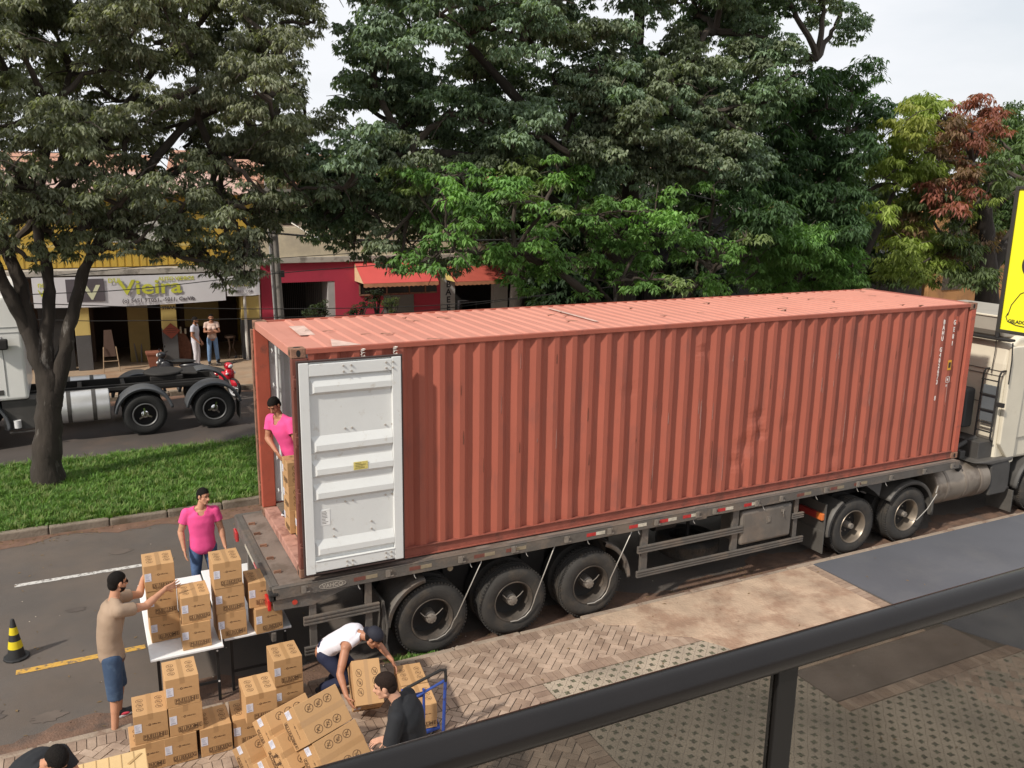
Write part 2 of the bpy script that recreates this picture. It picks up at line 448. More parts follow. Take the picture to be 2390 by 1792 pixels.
# perforated grass paving
def paver_mat():
    m = bpy.data.materials.new('grass_paver'); m.use_nodes = True
    t = m.node_tree; N = t.nodes; L = t.links; b = N['Principled BSDF']; b.inputs['Roughness'].default_value = .9
    tc = N.new('ShaderNodeTexCoord'); sep = N.new('ShaderNodeSeparateXYZ')
    nz = N.new('ShaderNodeTexNoise'); nz.inputs['Scale'].default_value = 9
    L.new(tc.outputs['Object'], nz.inputs['Vector'])
    ad = N.new('ShaderNodeMixRGB'); ad.blend_type = 'ADD'; ad.inputs['Fac'].default_value = 0.05
    L.new(tc.outputs['Object'], ad.inputs['Color1']); L.new(nz.outputs['Color'], ad.inputs['Color2'])
    mp = N.new('ShaderNodeMapping'); mp.inputs['Rotation'].default_value = (0, 0, R(45)); mp.inputs['Scale'].default_value = (6.9, 6.9, 1)
    L.new(ad.outputs[0], mp.inputs[0]); L.new(mp.outputs[0], sep.inputs[0])
    def M(op, a, b_=None):
        n = N.new('ShaderNodeMath'); n.operation = op
        for k, q in enumerate((a, b_)):
            if q is None: continue
            if isinstance(q, (int, float)): n.inputs[k].default_value = q
            else: L.new(q, n.inputs[k])
        return n.outputs[0]
    fx = M('SUBTRACT', M('FRACT', sep.outputs[0]), .5); fy = M('SUBTRACT', M('FRACT', sep.outputs[1]), .5)
    r = M('SQRT', M('ADD', M('MULTIPLY', fx, fx), M('MULTIPLY', fy, fy)))
    an = M('ARCTAN2', fy, fx)
    lobe = M('ADD', .235, M('MULTIPLY', M('COSINE', M('MULTIPLY', an, 4)), .05))
    hole = M('LESS_THAN', r, lobe)
    jx = M('LESS_THAN', M('ABSOLUTE', M('SUBTRACT', M('ABSOLUTE', fx), .5)), .015)
    n1 = N.new('ShaderNodeTexNoise'); n1.inputs['Scale'].default_value = 0.9; n1.inputs['Detail'].default_value = 6; L.new(tc.outputs['Object'], n1.inputs['Vector'])
    cr = N.new('ShaderNodeValToRGB'); cr.color_ramp.elements[0].position = .35; cr.color_ramp.elements[0].color = (.24, .20, .155, 1)
    cr.color_ramp.elements[1].position = .65; cr.color_ramp.elements[1].color = (.41, .34, .26, 1); L.new(n1.outputs['Fac'], cr.inputs[0])
    n2 = N.new('ShaderNodeTexNoise'); n2.inputs['Scale'].default_value = 40; L.new(tc.outputs['Object'], n2.inputs['Vector'])
    c2 = N.new('ShaderNodeValToRGB'); c2.color_ramp.elements[0].position = .42; c2.color_ramp.elements[0].color = (.075, .065, .045, 1)
    c2.color_ramp.elements[1].position = .6; c2.color_ramp.elements[1].color = (.14, .14, .085, 1); L.new(n2.outputs['Fac'], c2.inputs[0])
    mj = N.new('ShaderNodeMixRGB'); mj.inputs['Color2'].default_value = (.14, .11, .085, 1); L.new(jx, mj.inputs['Fac']); L.new(cr.outputs[0], mj.inputs['Color1'])
    mh = N.new('ShaderNodeMixRGB'); L.new(hole, mh.inputs['Fac']); L.new(mj.outputs[0], mh.inputs['Color1']); L.new(c2.outputs[0], mh.inputs['Color2'])
    L.new(mh.outputs[0], b.inputs['Base Color'])
    bp = N.new('ShaderNodeBump'); bp.inputs['Strength'].default_value = .8; bp.inputs['Distance'].default_value = .02
    L.new(M('SUBTRACT', n2.outputs['Fac'], M('MULTIPLY', hole, 1.0)), bp.inputs['Height']); L.new(bp.outputs[0], b.inputs['Normal'])
    return m
M_gp = paver_mat()
def slab(name, x0, x1, y0, y1, z0, z1, m):
    return tag(MB().box(x0, x1, y0, y1, z0, z1).build(name, m), kind='structure')
slab('grass_paving', 2.67, 5.74, -9, -1.46, ZP - .03, ZP, M_gp)
slab('grass_paving', 5.75, 14, -9, -3.56, ZP - .03, ZP - .002, M_gp)
M_conc = mat('old_concrete', (0.43, 0.315, 0.225), 0.9, var=0.22, vs=2.6, bump=0.8, bs=24, col2=(0.29, 0.185, 0.125), c2amt=0.95, c2s=1.7, c2lo=.45, c2hi=.6)
b = MB()
edge = [(4.12, -0.24), (8.29, -0.24), (8.29, -2.0), (8.29, -2.6), (5.76, -2.6), (5.35, -1.7), (5.1, -1.3), (4.75, -1.1), (4.5, -0.85), (4.6, -0.7), (4.2, -0.5)]
b.prism(edge, ZP - .03, ZP + .006, 'Z')
tag(b.build('driveway', M_conc, bevel=.004), kind='structure')
M_conc2 = mat('dark_concrete', (0.17, 0.13, 0.105), 0.9, var=0.2, vs=1.6, bump=0.5, bs=18)
slab('driveway', 5.76, 8.7, -3.34, -2.61, ZP - .03, ZP + .003, M_conc2)
M_slab = mat('painted_grey_slab', (0.095, 0.098, 0.112), 0.75, var=0.1, vs=0.8, bump=0.15, bs=12, col2=(0.125, 0.125, 0.13), c2amt=0.5, c2s=0.6)
b = MB(); b.prism([(8.51, -.24), (60, -.24), (60, -7), (9.6, -7), (9.32, -4.2), (8.72, -2.7), (8.55, -1.8)], ZP - .03, ZP + .007, 'Z')
tag(b.build('painted_slab', M_slab), kind='structure')
# small weeds and rubble in the gutter by the rear wheels
grass('weeds', 1.15, 1.75, -0.11, 0.03, 0.004, 900, 0.04, 0.10, 'small green weeds growing in the gutter beside the rear trailer wheel', 8)
rn = random.Random(12); b = MB()
for i in range(150):
    x = rn.uniform(-4, 8); y = -0.10 + abs(rn.gauss(0, .06)); r = rn.uniform(.006, .022)
    if 1.3 < x < 2.2 and rn.random() < .7: r *= 1.6
    b.ball((x, y, 0.004 + r * .4), (r, r * rn.uniform(.6, 1), r * .6), 6, 4)
for i in range(40):
    x = rn.uniform(1.5, 2.4); y = -0.07 + rn.uniform(-.03, .08); r = rn.uniform(.012, .03); b.ball((x, y, 0.004 + r * .4), (r, r * .8, r * .6), 6, 4)
for i in range(60):
    x = rn.uniform(-6, 6); y = rn.uniform(.2, 6.6); r = rn.uniform(.006, .014); b.ball((x, y, .003), (r, r, r * .4), 6, 4)
for i in range(45):
    x = rn.uniform(3, 9); y = rn.uniform(-5.5, -2.2); r = rn.uniform(.006, .016); b.ball((x, y, ZP + .003), (r, r * .8, r * .4), 6, 4)
tag(b.build('gravel', mat('rubble', (0.42, 0.36, 0.29), 0.9, var=.3, vs=20)), 'scattered pale pebbles and crumbs along the gutter and paving', 'gravel', kind='stuff')

# fallen leaves and litter, oil stains on the carriageway
rn = random.Random(33); b = MB()
for i in range(900):
    t = rn.random()
    if t < .35: x, y, z = rn.uniform(-7, 3), 6.7 - abs(rn.gauss(0, .22)), .008
    elif t < .6: x, y, z = rn.uniform(-6, 8), -.08 + abs(rn.gauss(0, .25)), .008
    elif t < .75: x, y, z = rn.uniform(-6, 2), rn.uniform(.3, 6.5), .006
    elif t < .9: x, y, z = rn.uniform(-4, 10), rn.uniform(-5.5, -.3), ZP + .009
    else: x, y, z = rn.uniform(-6, 6), rn.uniform(17.2, 20.5), .136
    a = rn.uniform(0, 6.28); l = rn.uniform(.012, .035); w = l * rn.uniform(.3, .5); c, s_ = math.cos(a), math.sin(a); h = rn.uniform(.002, .012)
    b.add([(x - c * l, y - s_ * l, z), (x - s_ * w, y + c * w, z + h), (x + c * l, y + s_ * l, z + h * .4), (x + s_ * w, y - c * w, z + .001)], [(0, 3, 2, 1)])
tag(b.build('fallen_leaves', mat('dry_leaf', (.17, .11, .05), .9, var=.5, vs=9)), 'small dry fallen leaves strewn along the gutters and road', 'leaves', kind='stuff')
def blot(x, y, r, z, m, seed):
    rn = random.Random(seed); b = MB(); n = 26
    b.add([(x + r * rn.uniform(.6, 1.1) * 1.8 * math.cos(t), y + r * rn.uniform(.6, 1.1) * math.sin(t), z) for t in [2 * math.pi * k / n for k in range(n)]], [tuple(range(n))])
    tag(b.build('road_stain', m), kind='structure')
M_st = mat('oil_stain', (.085, .068, .058), .7, var=.2, vs=5); M_st2 = mat('damp_stain', (.115, .09, .074), .8, var=.15, vs=3)
for i, (x, y, r) in enumerate(((-4.2, 3.2, .16), (-2.6, 3.4, .09), (-1.9, 5.4, .12), (-3.7, .9, .22), (-.6, 6.0, .10), (-5.2, 5.2, .2), (-2.9, .6, .12))): blot(x, y, r, .0055, M_st if i % 2 else M_st2, i)
# ------------------------------------------------------------ shipping container
CL, CW, CZ, CH = 12.192, 2.438, 1.45, 2.896
CT = CZ + CH
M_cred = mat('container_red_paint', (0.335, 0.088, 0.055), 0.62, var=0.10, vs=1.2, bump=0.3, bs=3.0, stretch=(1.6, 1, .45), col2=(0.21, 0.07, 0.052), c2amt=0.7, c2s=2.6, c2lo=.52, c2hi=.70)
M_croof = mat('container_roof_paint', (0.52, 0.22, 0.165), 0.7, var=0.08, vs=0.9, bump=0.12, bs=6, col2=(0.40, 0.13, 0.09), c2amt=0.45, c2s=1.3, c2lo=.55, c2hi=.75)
M_crust = mat('worn_brown_steel', (0.26, 0.135, 0.085), 0.8, var=0.25, vs=9, bump=0.5, bs=60, col2=(0.12, 0.06, 0.04), c2amt=0.8, c2s=6)
M_cwhite = mat('container_inner_white', (0.66, 0.67, 0.66), 0.55, var=0.05, vs=2, bump=0.08, bs=12, col2=(0.42, 0.36, 0.28), c2amt=0.6, c2s=7, c2lo=.60, c2hi=.74)
M_cgrey = mat('container_inner_grey', (0.66, 0.68, 0.68), 0.6, var=0.08, vs=2, col2=(0.33, 0.30, 0.27), c2amt=0.5, c2s=2.5, c2lo=.55)
M_gask = mat('door_gasket', (0.045, 0.025, 0.022), 0.6)
M_hole = mat('dark_hole', (0.012, 0.011, 0.010), 0.9)
M_bolt = mat('bolt_steel', (0.42, 0.38, 0.34), 0.5, metal=0.4)
M_wood = mat('container_floor_wood', (0.17, 0.13, 0.10), 0.85, var=0.25, vs=3, stretch=(1, 8, 1), bump=0.3)
M_white = mat('white_marking', (0.74, 0.68, 0.64), 0.8, var=.2, vs=30)
ct = wempty('shipping_container', (0, 0, CZ), 'long weathered red corrugated shipping container riding on the grey trailer, one door open', 'container')
# corrugated side walls
def corr(x0, x1, pitch, depth, y_out, sgn):
    pts = []; x = x0; fl = 0.26
    while x < x1 - 1e-6:
        for u, d in ((0, 0), (fl, 0), (0.5, 1), (0.5 + fl - .02, 1)):
            xx = x + u * pitch
            if xx <= x1: pts.append((xx, y_out + sgn * d * depth))
        x += pitch
    pts.append((x1, y_out)); return pts
def wall(name, pts, z0, z1, m, thick, nz=14, rnd=None):
    b = MB(); n = len(pts)
    for layer, off in ((0, 0.0), (1, thick)):
        vs = []
        for k in range(nz + 1):
            z = z0 + (z1 - z0) * k / nz
            for i, (x, y) in enumerate(pts):
                dd = 0
                if rnd and 0 < k < nz: dd = rnd(x, z)
                vs.append((x, y + off + dd, z))
        fs = []
        for k in range(nz):
            for i in range(n - 1):
                q = (k * n + i, k * n + i + 1, (k + 1) * n + i + 1, (k + 1) * n + i)
                fs.append(q if layer == 0 else q[::-1])
        b.add(vs, fs)
    o = b.build(name, m, ct); return o
rd = random.Random(77)
dents = [(7.05, 2.3, .30, .035), (7.25, 2.75, .22, .03), (7.35, 2.45, .16, .03), (7.9, 2.6, .2, .012), (3.9, 2.1, .4, .008), (6.1, 3.9, .15, .02), (10.2, 2.2, .3, .008), (9.0, 1.9, .25, .015), (4.8, 3.4, .2, .01), (6.9, 2.05, .2, .03)]
def dent(x, z):
    s_ = 0
    for dx, dz, r, a in dents:
        q = ((x - dx) ** 2 + ((z - dz) * 1.2) ** 2) / (r * r)
        if q < 1: s_ += a * (1 - q) ** 2
    return s_ + .0025 * math.sin(x * 2.3 + z * 1.7) + .002 * math.sin(z * 5 + x)
pitch = (CL - 0.36) / 42.5
wall('side_wall', corr(0.2, CL - 0.14, pitch, 0.050, 0.012, 1), CZ + .15, CT - .06, M_cred, 0.003, nz=40, rnd=dent)
wall('inner_lining', corr(0.2, CL - 0.14, pitch, 0.050, 0.0175, 1), CZ + .15, CT - .06, M_cgrey, 0.001, nz=40, rnd=dent)
wall('side_wall', corr(0.2, CL - 0.14, pitch, -0.036, CW - 0.015, 1), CZ + .15, CT - .06, M_cred, 0.003, nz=1)
wall('inner_lining', corr(0.2, CL - 0.14, pitch, -0.036, CW - 0.020, 1), CZ + .15, CT - .06, M_cgrey, 0.001, nz=1)
# end wall
b = MB(); vs = []
ys = [0.06 + (CW - .12) * i / 36 for i in range(37)]
for z in (CZ + .1, CT - .06):
    vs += [(CL - .02 - (0.04 if (i // 2) % 2 else 0), y, z) for i, y in enumerate(ys)]
b.add(vs, [(i, i + 1, 37 + i + 1, 37 + i) for i in range(36)]); b.box(CL - .09, CL - .08, .06, CW - .06, CZ + .1, CT - .06)
b.build('end_wall', M_cred, ct)
# roof: shallow ribs across the width
b = MB(); xs = []; x = 0.34
prof = []
while x < CL - .2:
    for u, h in ((0, 0), (.45, 0), (.56, 1), (.88, 1)): prof.append((x + u * .209, CT - .028 + h * .018))
    x += .209
prof = [(0.18, CT - .028)] + prof + [(CL - .18, CT - .028)]
ny = 8; vs = []
for j in range(ny + 1):
    y = .05 + (CW - .1) * j / ny
    for (x, z) in prof: vs.append((x, y, z + (.003 * math.sin(x * 1.7 + y * 2) if 0 < j < ny else -.004)))
n = len(prof)
b.add(vs, [(j * n + i, j * n + i + 1, (j + 1) * n + i + 1, (j + 1) * n + i) for j in range(ny) for i in range(n - 1)])
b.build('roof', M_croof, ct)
box('ceiling', .18, CL - .18, .05, CW - .05, CT - .05, CT - .046, M_cgrey, ct)
# scuffs left bare on the roof
b = MB(); rd = random.Random(5)
for i in range(34):
    x = rd.uniform(.4, 11.8); y = rd.uniform(.1, 2.3) ; l = rd.uniform(.03, .12); w = rd.uniform(.008, .02); a = rd.uniform(-.5, .5)
    q = [(-l, -w), (l * .3, -w * 1.6), (l, 0), (l * .2, w), (-l * .8, w * 1.4)]
    b.prism([(x + u * math.cos(a) - v * math.sin(a), y + u * math.sin(a) + v * math.cos(a)) for u, v in q], CT - .006, CT - .004, 'Z')
each(b, 1, 'scuff_mark', M_crust, ct)
b = MB(); b.prism([(.33, .95), (.52, .93), (.56, 1.7), (.36, 1.72)], CT - .008, CT - .0045, 'Z')
b.prism([(.50, .04), (.86, .04), (.62, .55)], CT - .009, CT - .0055, 'Z')
b.prism([(4.55, .6), (4.60, .6), (4.62, 2.1), (4.57, 2.1)], CT - .009, CT - .0055, 'Z')
each(b, 1, 'bare_patch', mat('bare_primer', (0.56, 0.40, 0.34), .8, var=.25, vs=8), ct)
# rails and posts
b = MB()
b.box(.178, CL - .178, 0, .06, CT - .075, CT - .012); b.box(.178, CL - .178, CW - .06, CW, CT - .075, CT - .012)
each(b, 1, 'top_rail', M_cred, ct, bevel=.006)
b = MB()
for y0, y1 in ((0.0, .012), (CW - .012, CW)):
    b.box(.178, CL - .178, y0 + (.02 if y0 == 0 else 0), y1 + (.02 if y0 == 0 else 0), CZ + .03, CZ + .15)
b.box(.178, CL - .178, -0.004, .05, CZ + .145, CZ + .16); b.box(.178, CL - .178, -.004, .06, CZ + .016, CZ + .032)
b.box(.178, CL - .178, CW - .05, CW, CZ + .145, CZ + .16)
b.build('bottom_rail', mat('container_rail_paint', (0.27, 0.075, 0.05), 0.7, var=.2, vs=4, bump=.3, col2=(.14, .055, .04), c2amt=.7, c2s=3), ct, .003)
M_post = mat('post_red_paint', (0.42, 0.095, 0.055), .6, var=.12, vs=3, bump=.15, bs=20, col2=(.20, .07, .05), c2amt=.8, c2s=4, c2lo=.6, c2hi=.7)
for y0, y1 in ((0.0, .10), (CW - .10, CW)):
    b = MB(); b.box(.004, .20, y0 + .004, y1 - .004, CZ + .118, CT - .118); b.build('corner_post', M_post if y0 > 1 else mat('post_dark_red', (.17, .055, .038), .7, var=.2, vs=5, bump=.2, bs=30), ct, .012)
    b = MB(); b.box(CL - .14, CL - .004, y0 + .004, y1 - .004, CZ + .118, CT - .118); b.build('corner_post', M_post, ct, .012)
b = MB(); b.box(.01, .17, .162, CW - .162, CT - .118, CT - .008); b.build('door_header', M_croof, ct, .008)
b = MB(); b.box(.01, .20, .162, CW - .162, CZ + .01, CZ + .14); b.build('door_sill', mat('worn_sill', (.42, .22, .17), .75, var=.2, vs=7, col2=(.24, .11, .08), c2amt=.9, c2s=5), ct, .01)
box('floor', .20, CL - .1, .05, CW - .05, CZ + .12, CZ + .15, M_wood, ct)
b = MB(); b.box(CL - .17, CL - .01, .162, CW - .162, CT - .118, CT - .01); b.box(CL - .17, CL - .01, .162, CW - .162, CZ + .01, CZ + .14); each(b, 1, 'end_rail', M_cred, ct, bevel=.008)
# corner castings with their oval lifting holes
for x0 in (0, CL - .178):
    for y0 in (0, CW - .162):
        for z0 in (CZ, CT - .118):
            c = MB().box(x0, x0 + .178, y0, y0 + .162, z0, z0 + .118).build('corner_casting', M_crust, ct, .01)
            h = MB(); yy = -.001 if y0 == 0 else CW + .001; cx = x0 + .089; cz = z0 + .059
            h.prism([(cx + .026 * math.cos(t) , cz + .042 * math.sin(t)) for t in [2 * math.pi * k / 20 for k in range(20)]], min(yy, yy + .003), max(yy, yy + .003), 'Y')
            xx = -.001 if x0 == 0 else CL - .002
            h.prism([(y0 + .081 + .026 * math.cos(t), cz + .036 * math.sin(t)) for t in [2 * math.pi * k / 20 for k in range(20)]], xx, xx + .003, 'X')
            if z0 > 3: h.prism([(cx + .045 * math.cos(t), y0 + .081 + .03 * math.sin(t)) for t in [2 * math.pi * k / 20 for k in range(20)]], CT - .001, CT + .002, 'Z')
            h.build('lifting_hole', M_hole, c)
# near door, swung right round against the side wall: its white inner face shows
dr = MB(); X0, X1, Y0, Z0, Z1 = .045, 1.29, -.175, 1.56, 4.20
dr.box(X0, X1, Y0 + .045, Y0 + .10, Z0, Z1)
door = dr.build('door', M_cwhite, ct)
b = MB()
b.box(X0, X0 + .115, Y0, Y0 + .05, Z0, Z1); b.box(X1 - .115, X1, Y0, Y0 + .05, Z0, Z1)
b.box(X0 + .115, X1 - .115, Y0 + .002, Y0 + .05, Z1 - .165, Z1 - .02); b.box(X0 + .115, X1 - .115, Y0 + .002, Y0 + .05, Z0 + .02, Z0 + .15)
b.box(X0 + .115, X1 - .115, Y0 - .006, Y0 + .05, Z0 + .15, Z0 + .165)
b.build('door_frame', M_cwhite, door, .006)
b = MB()
for zt, zb in ((4.02, 3.80), (3.30, 3.08), (3.00, 2.78), (2.70, 2.48), (1.98, 1.76)):
    xa, xb = X0 + .115, X1 - .118
    yb_, yf = Y0 + .045, Y0 + .004
    h = zt - zb
    b.add([(xa, yb_, zt), (xb, yb_, zt), (xb, yf, zt - h * .5), (xa + .06, yf, zt - h * .5), (xb, yf, zb + .04), (xa + .06, yf, zb + .04), (xb, yb_, zb), (xa, yb_, zb)],
          [(0, 1, 2, 3), (3, 2, 4, 5), (5, 4, 6, 7), (0, 3, 5, 7)])
each(b, 1, 'panel_rib', M_cwhite, door)
b = MB(); g = .022
b.box(X0 - g, X0 - .001, Y0 + .012, Y0 + .06, Z0 - g, Z1 + g); b.box(X1 + .001, X1 + g, Y0 + .012, Y0 + .06, Z0 - g, Z1 + g)
b.box(X0, X1, Y0 + .012, Y0 + .06, Z1 + .001, Z1 + g); b.box(X0, X1, Y0 + .012, Y0 + .06, Z0 - g, Z0 - .001)
b.build('gasket', M_gask, door, .004)
b = MB()
for fx, z in ((.44, 4.14), (.52, 4.14), (.88, 4.14), (.95, 4.14), (.44, 4.07), (.52, 4.07), (.88, 4.07), (.95, 4.07), (.45, 3.36), (.52, 3.36), (.87, 3.35), (.945, 3.35),
              (.43, 2.43), (.51, 2.43), (.86, 2.44), (.93, 2.44), (.30, 2.10), (.30, 2.00), (.70, 2.12), (.70, 2.02), (.42, 1.66), (.48, 1.66), (.84, 1.68), (.9, 1.68), (.42, 1.60), (.48, 1.60), (.84, 1.62), (.9, 1.62)):
    x = X0 + fx * 1.2
    yy = Y0 + (.0 if (z > 4.04 or z < 1.72) else .045)
    b.cyl((x, yy - .012, z), (x, yy + .01, z), .012, n=8); b.cyl((x, yy - .02, z), (x, yy - .01, z), .006, n=6)
each(b, 2, 'bolt', M_bolt, door)
b = MB(); b.box(X0 + .62, X0 + .80, Y0 - .001, Y0 + .003, 2.83, 2.93); b.build('yellow_sticker', mat('yellow_sticker', (.62, .52, .16), .6, var=.25, vs=40), door)
b = MB(); b.box(X0 + .20, X0 + .32, Y0 + .041, Y0 + .045, 2.16, 2.36); st = b.build('paper_sticker', mat('paper', (.78, .78, .77), .7), door)
M_ink = mat('ink', (0.055, 0.032, 0.02), .8)
b = MB(); rd = random.Random(3)
for i in range(9): b.box(X0 + .22, X0 + .22 + rd.uniform(.04, .08), Y0 + .0385, Y0 + .041, 2.335 - i * .019, 2.339 - i * .019)
for i in range(4): b.box(X0 + .64, X0 + .64 + rd.uniform(.06, .13), Y0 - .0035, Y0 - .001, 2.91 - i * .02, 2.914 - i * .02)
b.build('print', M_ink, st)
# hinges
b = MB()
for z in (1.85, 2.55, 3.25, 3.95): b.box(-.006, X0, -.10, .0, z - .05, z + .05); b.cyl((.012, -.06, z - .09), (.012, -.06, z + .09), .016, n=10)
each(b, 2, 'hinge', MATS['post_dark_red'], ct, bevel=.004)
# the locking bars now behind the open door
b = MB()
for x in (.45, 1.0): b.cyl((x, -.052, Z0 + .02), (x, -.052, Z1 - .02), .017, n=10)
each(b, 1, 'locking_bar', M_crust, door)
# far door hangs down the far side, seen edge on
b = MB(); b.box(.04, 1.26, CW + .07, CW + .13, Z0, Z1); fd = b.build('door', M_post, ct, .006)
b = MB()
for z in (1.85, 2.55, 3.25, 3.95): b.box(-.012, .09, CW, CW + .10, z - .05, z + .05); b.cyl((0, CW + .05, z - .09), (0, CW + .05, z + .09), .02, n=10)
each(b, 2, 'hinge', M_crust, ct, bevel=.004)
b = MB(); b.box(-.012, .03, CW + .035, CW + .12, Z0, Z1); b.build('gasket', M_crust, fd)
# rope ends tied to the roof rail above the door
b = MB()
for x in (.86, 1.27):
    for k in range(5): b.tube([(x + .02 * math.sin(k * 2), -.012 - .01 * (k % 2), CT - .05 - .02 * k), (x + .03 * math.cos(k * 3), -.03, CT - .055 - .022 * k), (x - .02, -.015, CT - .06 - .02 * k)], .006, 6)
each(b, 5, 'rope_tie', mat('rope', (.62, .56, .5), .9), ct)
# lashing points inside
b = MB()
for z in (1.8, 2.3, 2.8, 3.4, 3.9): b.tube([(.24, CW - .08, z - .03), (.24, CW - .12, z), (.24, CW - .08, z + .03)], .008, 6)
b.cyl((.30, CW - .10, CZ + .2), (.30, CW - .10, CT - .1), .022, n=10)
each(b, 1, 'lashing_ring', M_cwhite, ct)
# vertical white codes near the front end
yk = .0105
s1 = 'GE AFO 40GR'; mk = 0
def vert_text(s, x, z, size, dz):
    for i, chh in enumerate(s):
        if chh == ' ': continue
        textmesh(chh, size, M_white, faceM((x - .02 * i, yk - .001, z - dz * i), (1, 0, 0), (0, 0, 1)), 'code_letter', ct, .002, 'CENTER', .002)
xo = .2 + pitch * 39 + pitch * .13
def ridge(k): return .2 + pitch * k + pitch * .13
for x, z, s_, dz in ((ridge(41), 3.98, 'GE81', .125), (ridge(40), 4.0, 'BAHU G402673  8', .098)):
    for i, chh in enumerate(s_):
        if chh != ' ': textmesh(chh, .115, M_white, faceM((x, yk, z - dz * i), (1, 0, 0), (0, 0, 1)), 'code_letter', ct, .002, 'CENTER', .003, .7)
b = MB(); x = ridge(41); b.box(x - .045, x + .045, yk - .002, yk, 3.16, 3.34); pl = b.build('yellow_plate', mat('yellow_plate', (.70, .36, .03), .5), ct)
b = MB(); b.box(x - .03, x + .03, yk - .004, yk - .002, 3.2, 3.3); b.build('plate_print', M_ink, pl)
b = MB()
for a in ((x - .05, x + .05, 3.03, 3.04), (x - .05, x + .05, 2.93, 2.94), (x - .05, x - .04, 2.93, 3.04), (x + .04, x + .05, 2.93, 3.04), (x - .02, x + .02, 2.965, 3.005), (x - .035, x + .0, 2.88, 2.892), (x - .035, x, 2.86, 2.872)):
    b.box(a[0], a[1], yk - .002, yk, a[2], a[3])
b.build('size_mark', M_white, ct)
b = MB(); b.box(11.68, 11.72, .0, .03, 3.98, 4.12); b.build('vent', M_post, ct, .004)

# rust streaks and rubbed scrapes along the ribs of the near wall
M_scr = mat('rubbed_scrape', (.30, .155, .13), .8, var=.3, vs=25); M_rust = mat('rust_streak', (.13, .05, .032), .9, var=.3, vs=15)
rd = random.Random(91); b = MB(); b2 = MB()
for i in range(60):
    k = rd.randrange(5, 42); x = .2 + pitch * k + rd.uniform(.0, .26) * pitch; z = rd.uniform(CZ + .2, CT - .4); l = rd.uniform(.05, .5) * (1.4 if z < 2.6 else .6); w = rd.uniform(.002, .006)
    y = .0105 - .0 + dent(x, z)
    q = [(x - w, z), (x + w * .6, z + .01), (x + w, z + l * .5), (x + w * .2, z + l), (x - w * .7, z + l * .6)]
    (b if rd.random() < .55 else b2).prism([(u, v) for u, v in q if v < CT - .09], y - .004, y + .012, 'Y')
each(b, 1, 'scrape', M_scr, ct); each(b2, 1, 'rust_streak', M_rust, ct)
# ------------------------------------------------------------ wheels and trailer
M_tyre = mat('tyre_rubber', (0.034, 0.031, 0.028), 0.85, var=.2, vs=5, bump=.25, bs=40, col2=(.065, .052, .04), c2amt=.8, c2s=3)
M_tyre2 = mat('tyre_rubber_black', (0.016, 0.016, 0.016), 0.8, var=.2, vs=5, bump=.25, bs=40)
M_frame = mat('trailer_grey_paint', (0.105, 0.093, 0.082), 0.62, var=.18, vs=3, bump=.3, bs=25, col2=(.17, .13, .10), c2amt=.7, c2s=2.5)
M_dark = mat('chassis_black', (0.018, 0.016, 0.015), 0.75, var=.2, vs=4)
M_rim = mat('rim_dusty_steel', (0.078, 0.066, 0.056), 0.55, metal=.3, var=.2, vs=6, bump=.1, col2=(.17, .13, .1), c2amt=.6, c2s=4)
M_hub = mat('hub_steel', (0.24, 0.21, 0.18), 0.55, metal=.35, var=.2, vs=12)
M_alu = mat('polished_rim', (0.27, 0.225, 0.18), 0.42, metal=.65, var=.15, vs=8)
M_rod = mat('galvanised_tube', (0.45, 0.42, 0.38), .4, metal=.6)
M_redref = mat('red_reflector', (0.42, 0.03, 0.03), .3, var=.25, vs=20); M_wref = mat('white_reflector', (0.50, 0.46, 0.38), .35, var=.25, vs=20)
M_redref2 = mat('dusty_red_reflector', (0.16, 0.055, 0.04), .6, var=.2, vs=20); M_wref2 = mat('dusty_white_reflector', (0.26, 0.21, 0.14), .6, var=.2, vs=20)
M_lred = mat('red_lamp', (.5, .02, .02), .2, coat=.5); M_lor = mat('orange_lamp', (.6, .16, .04), .25, coat=.5)
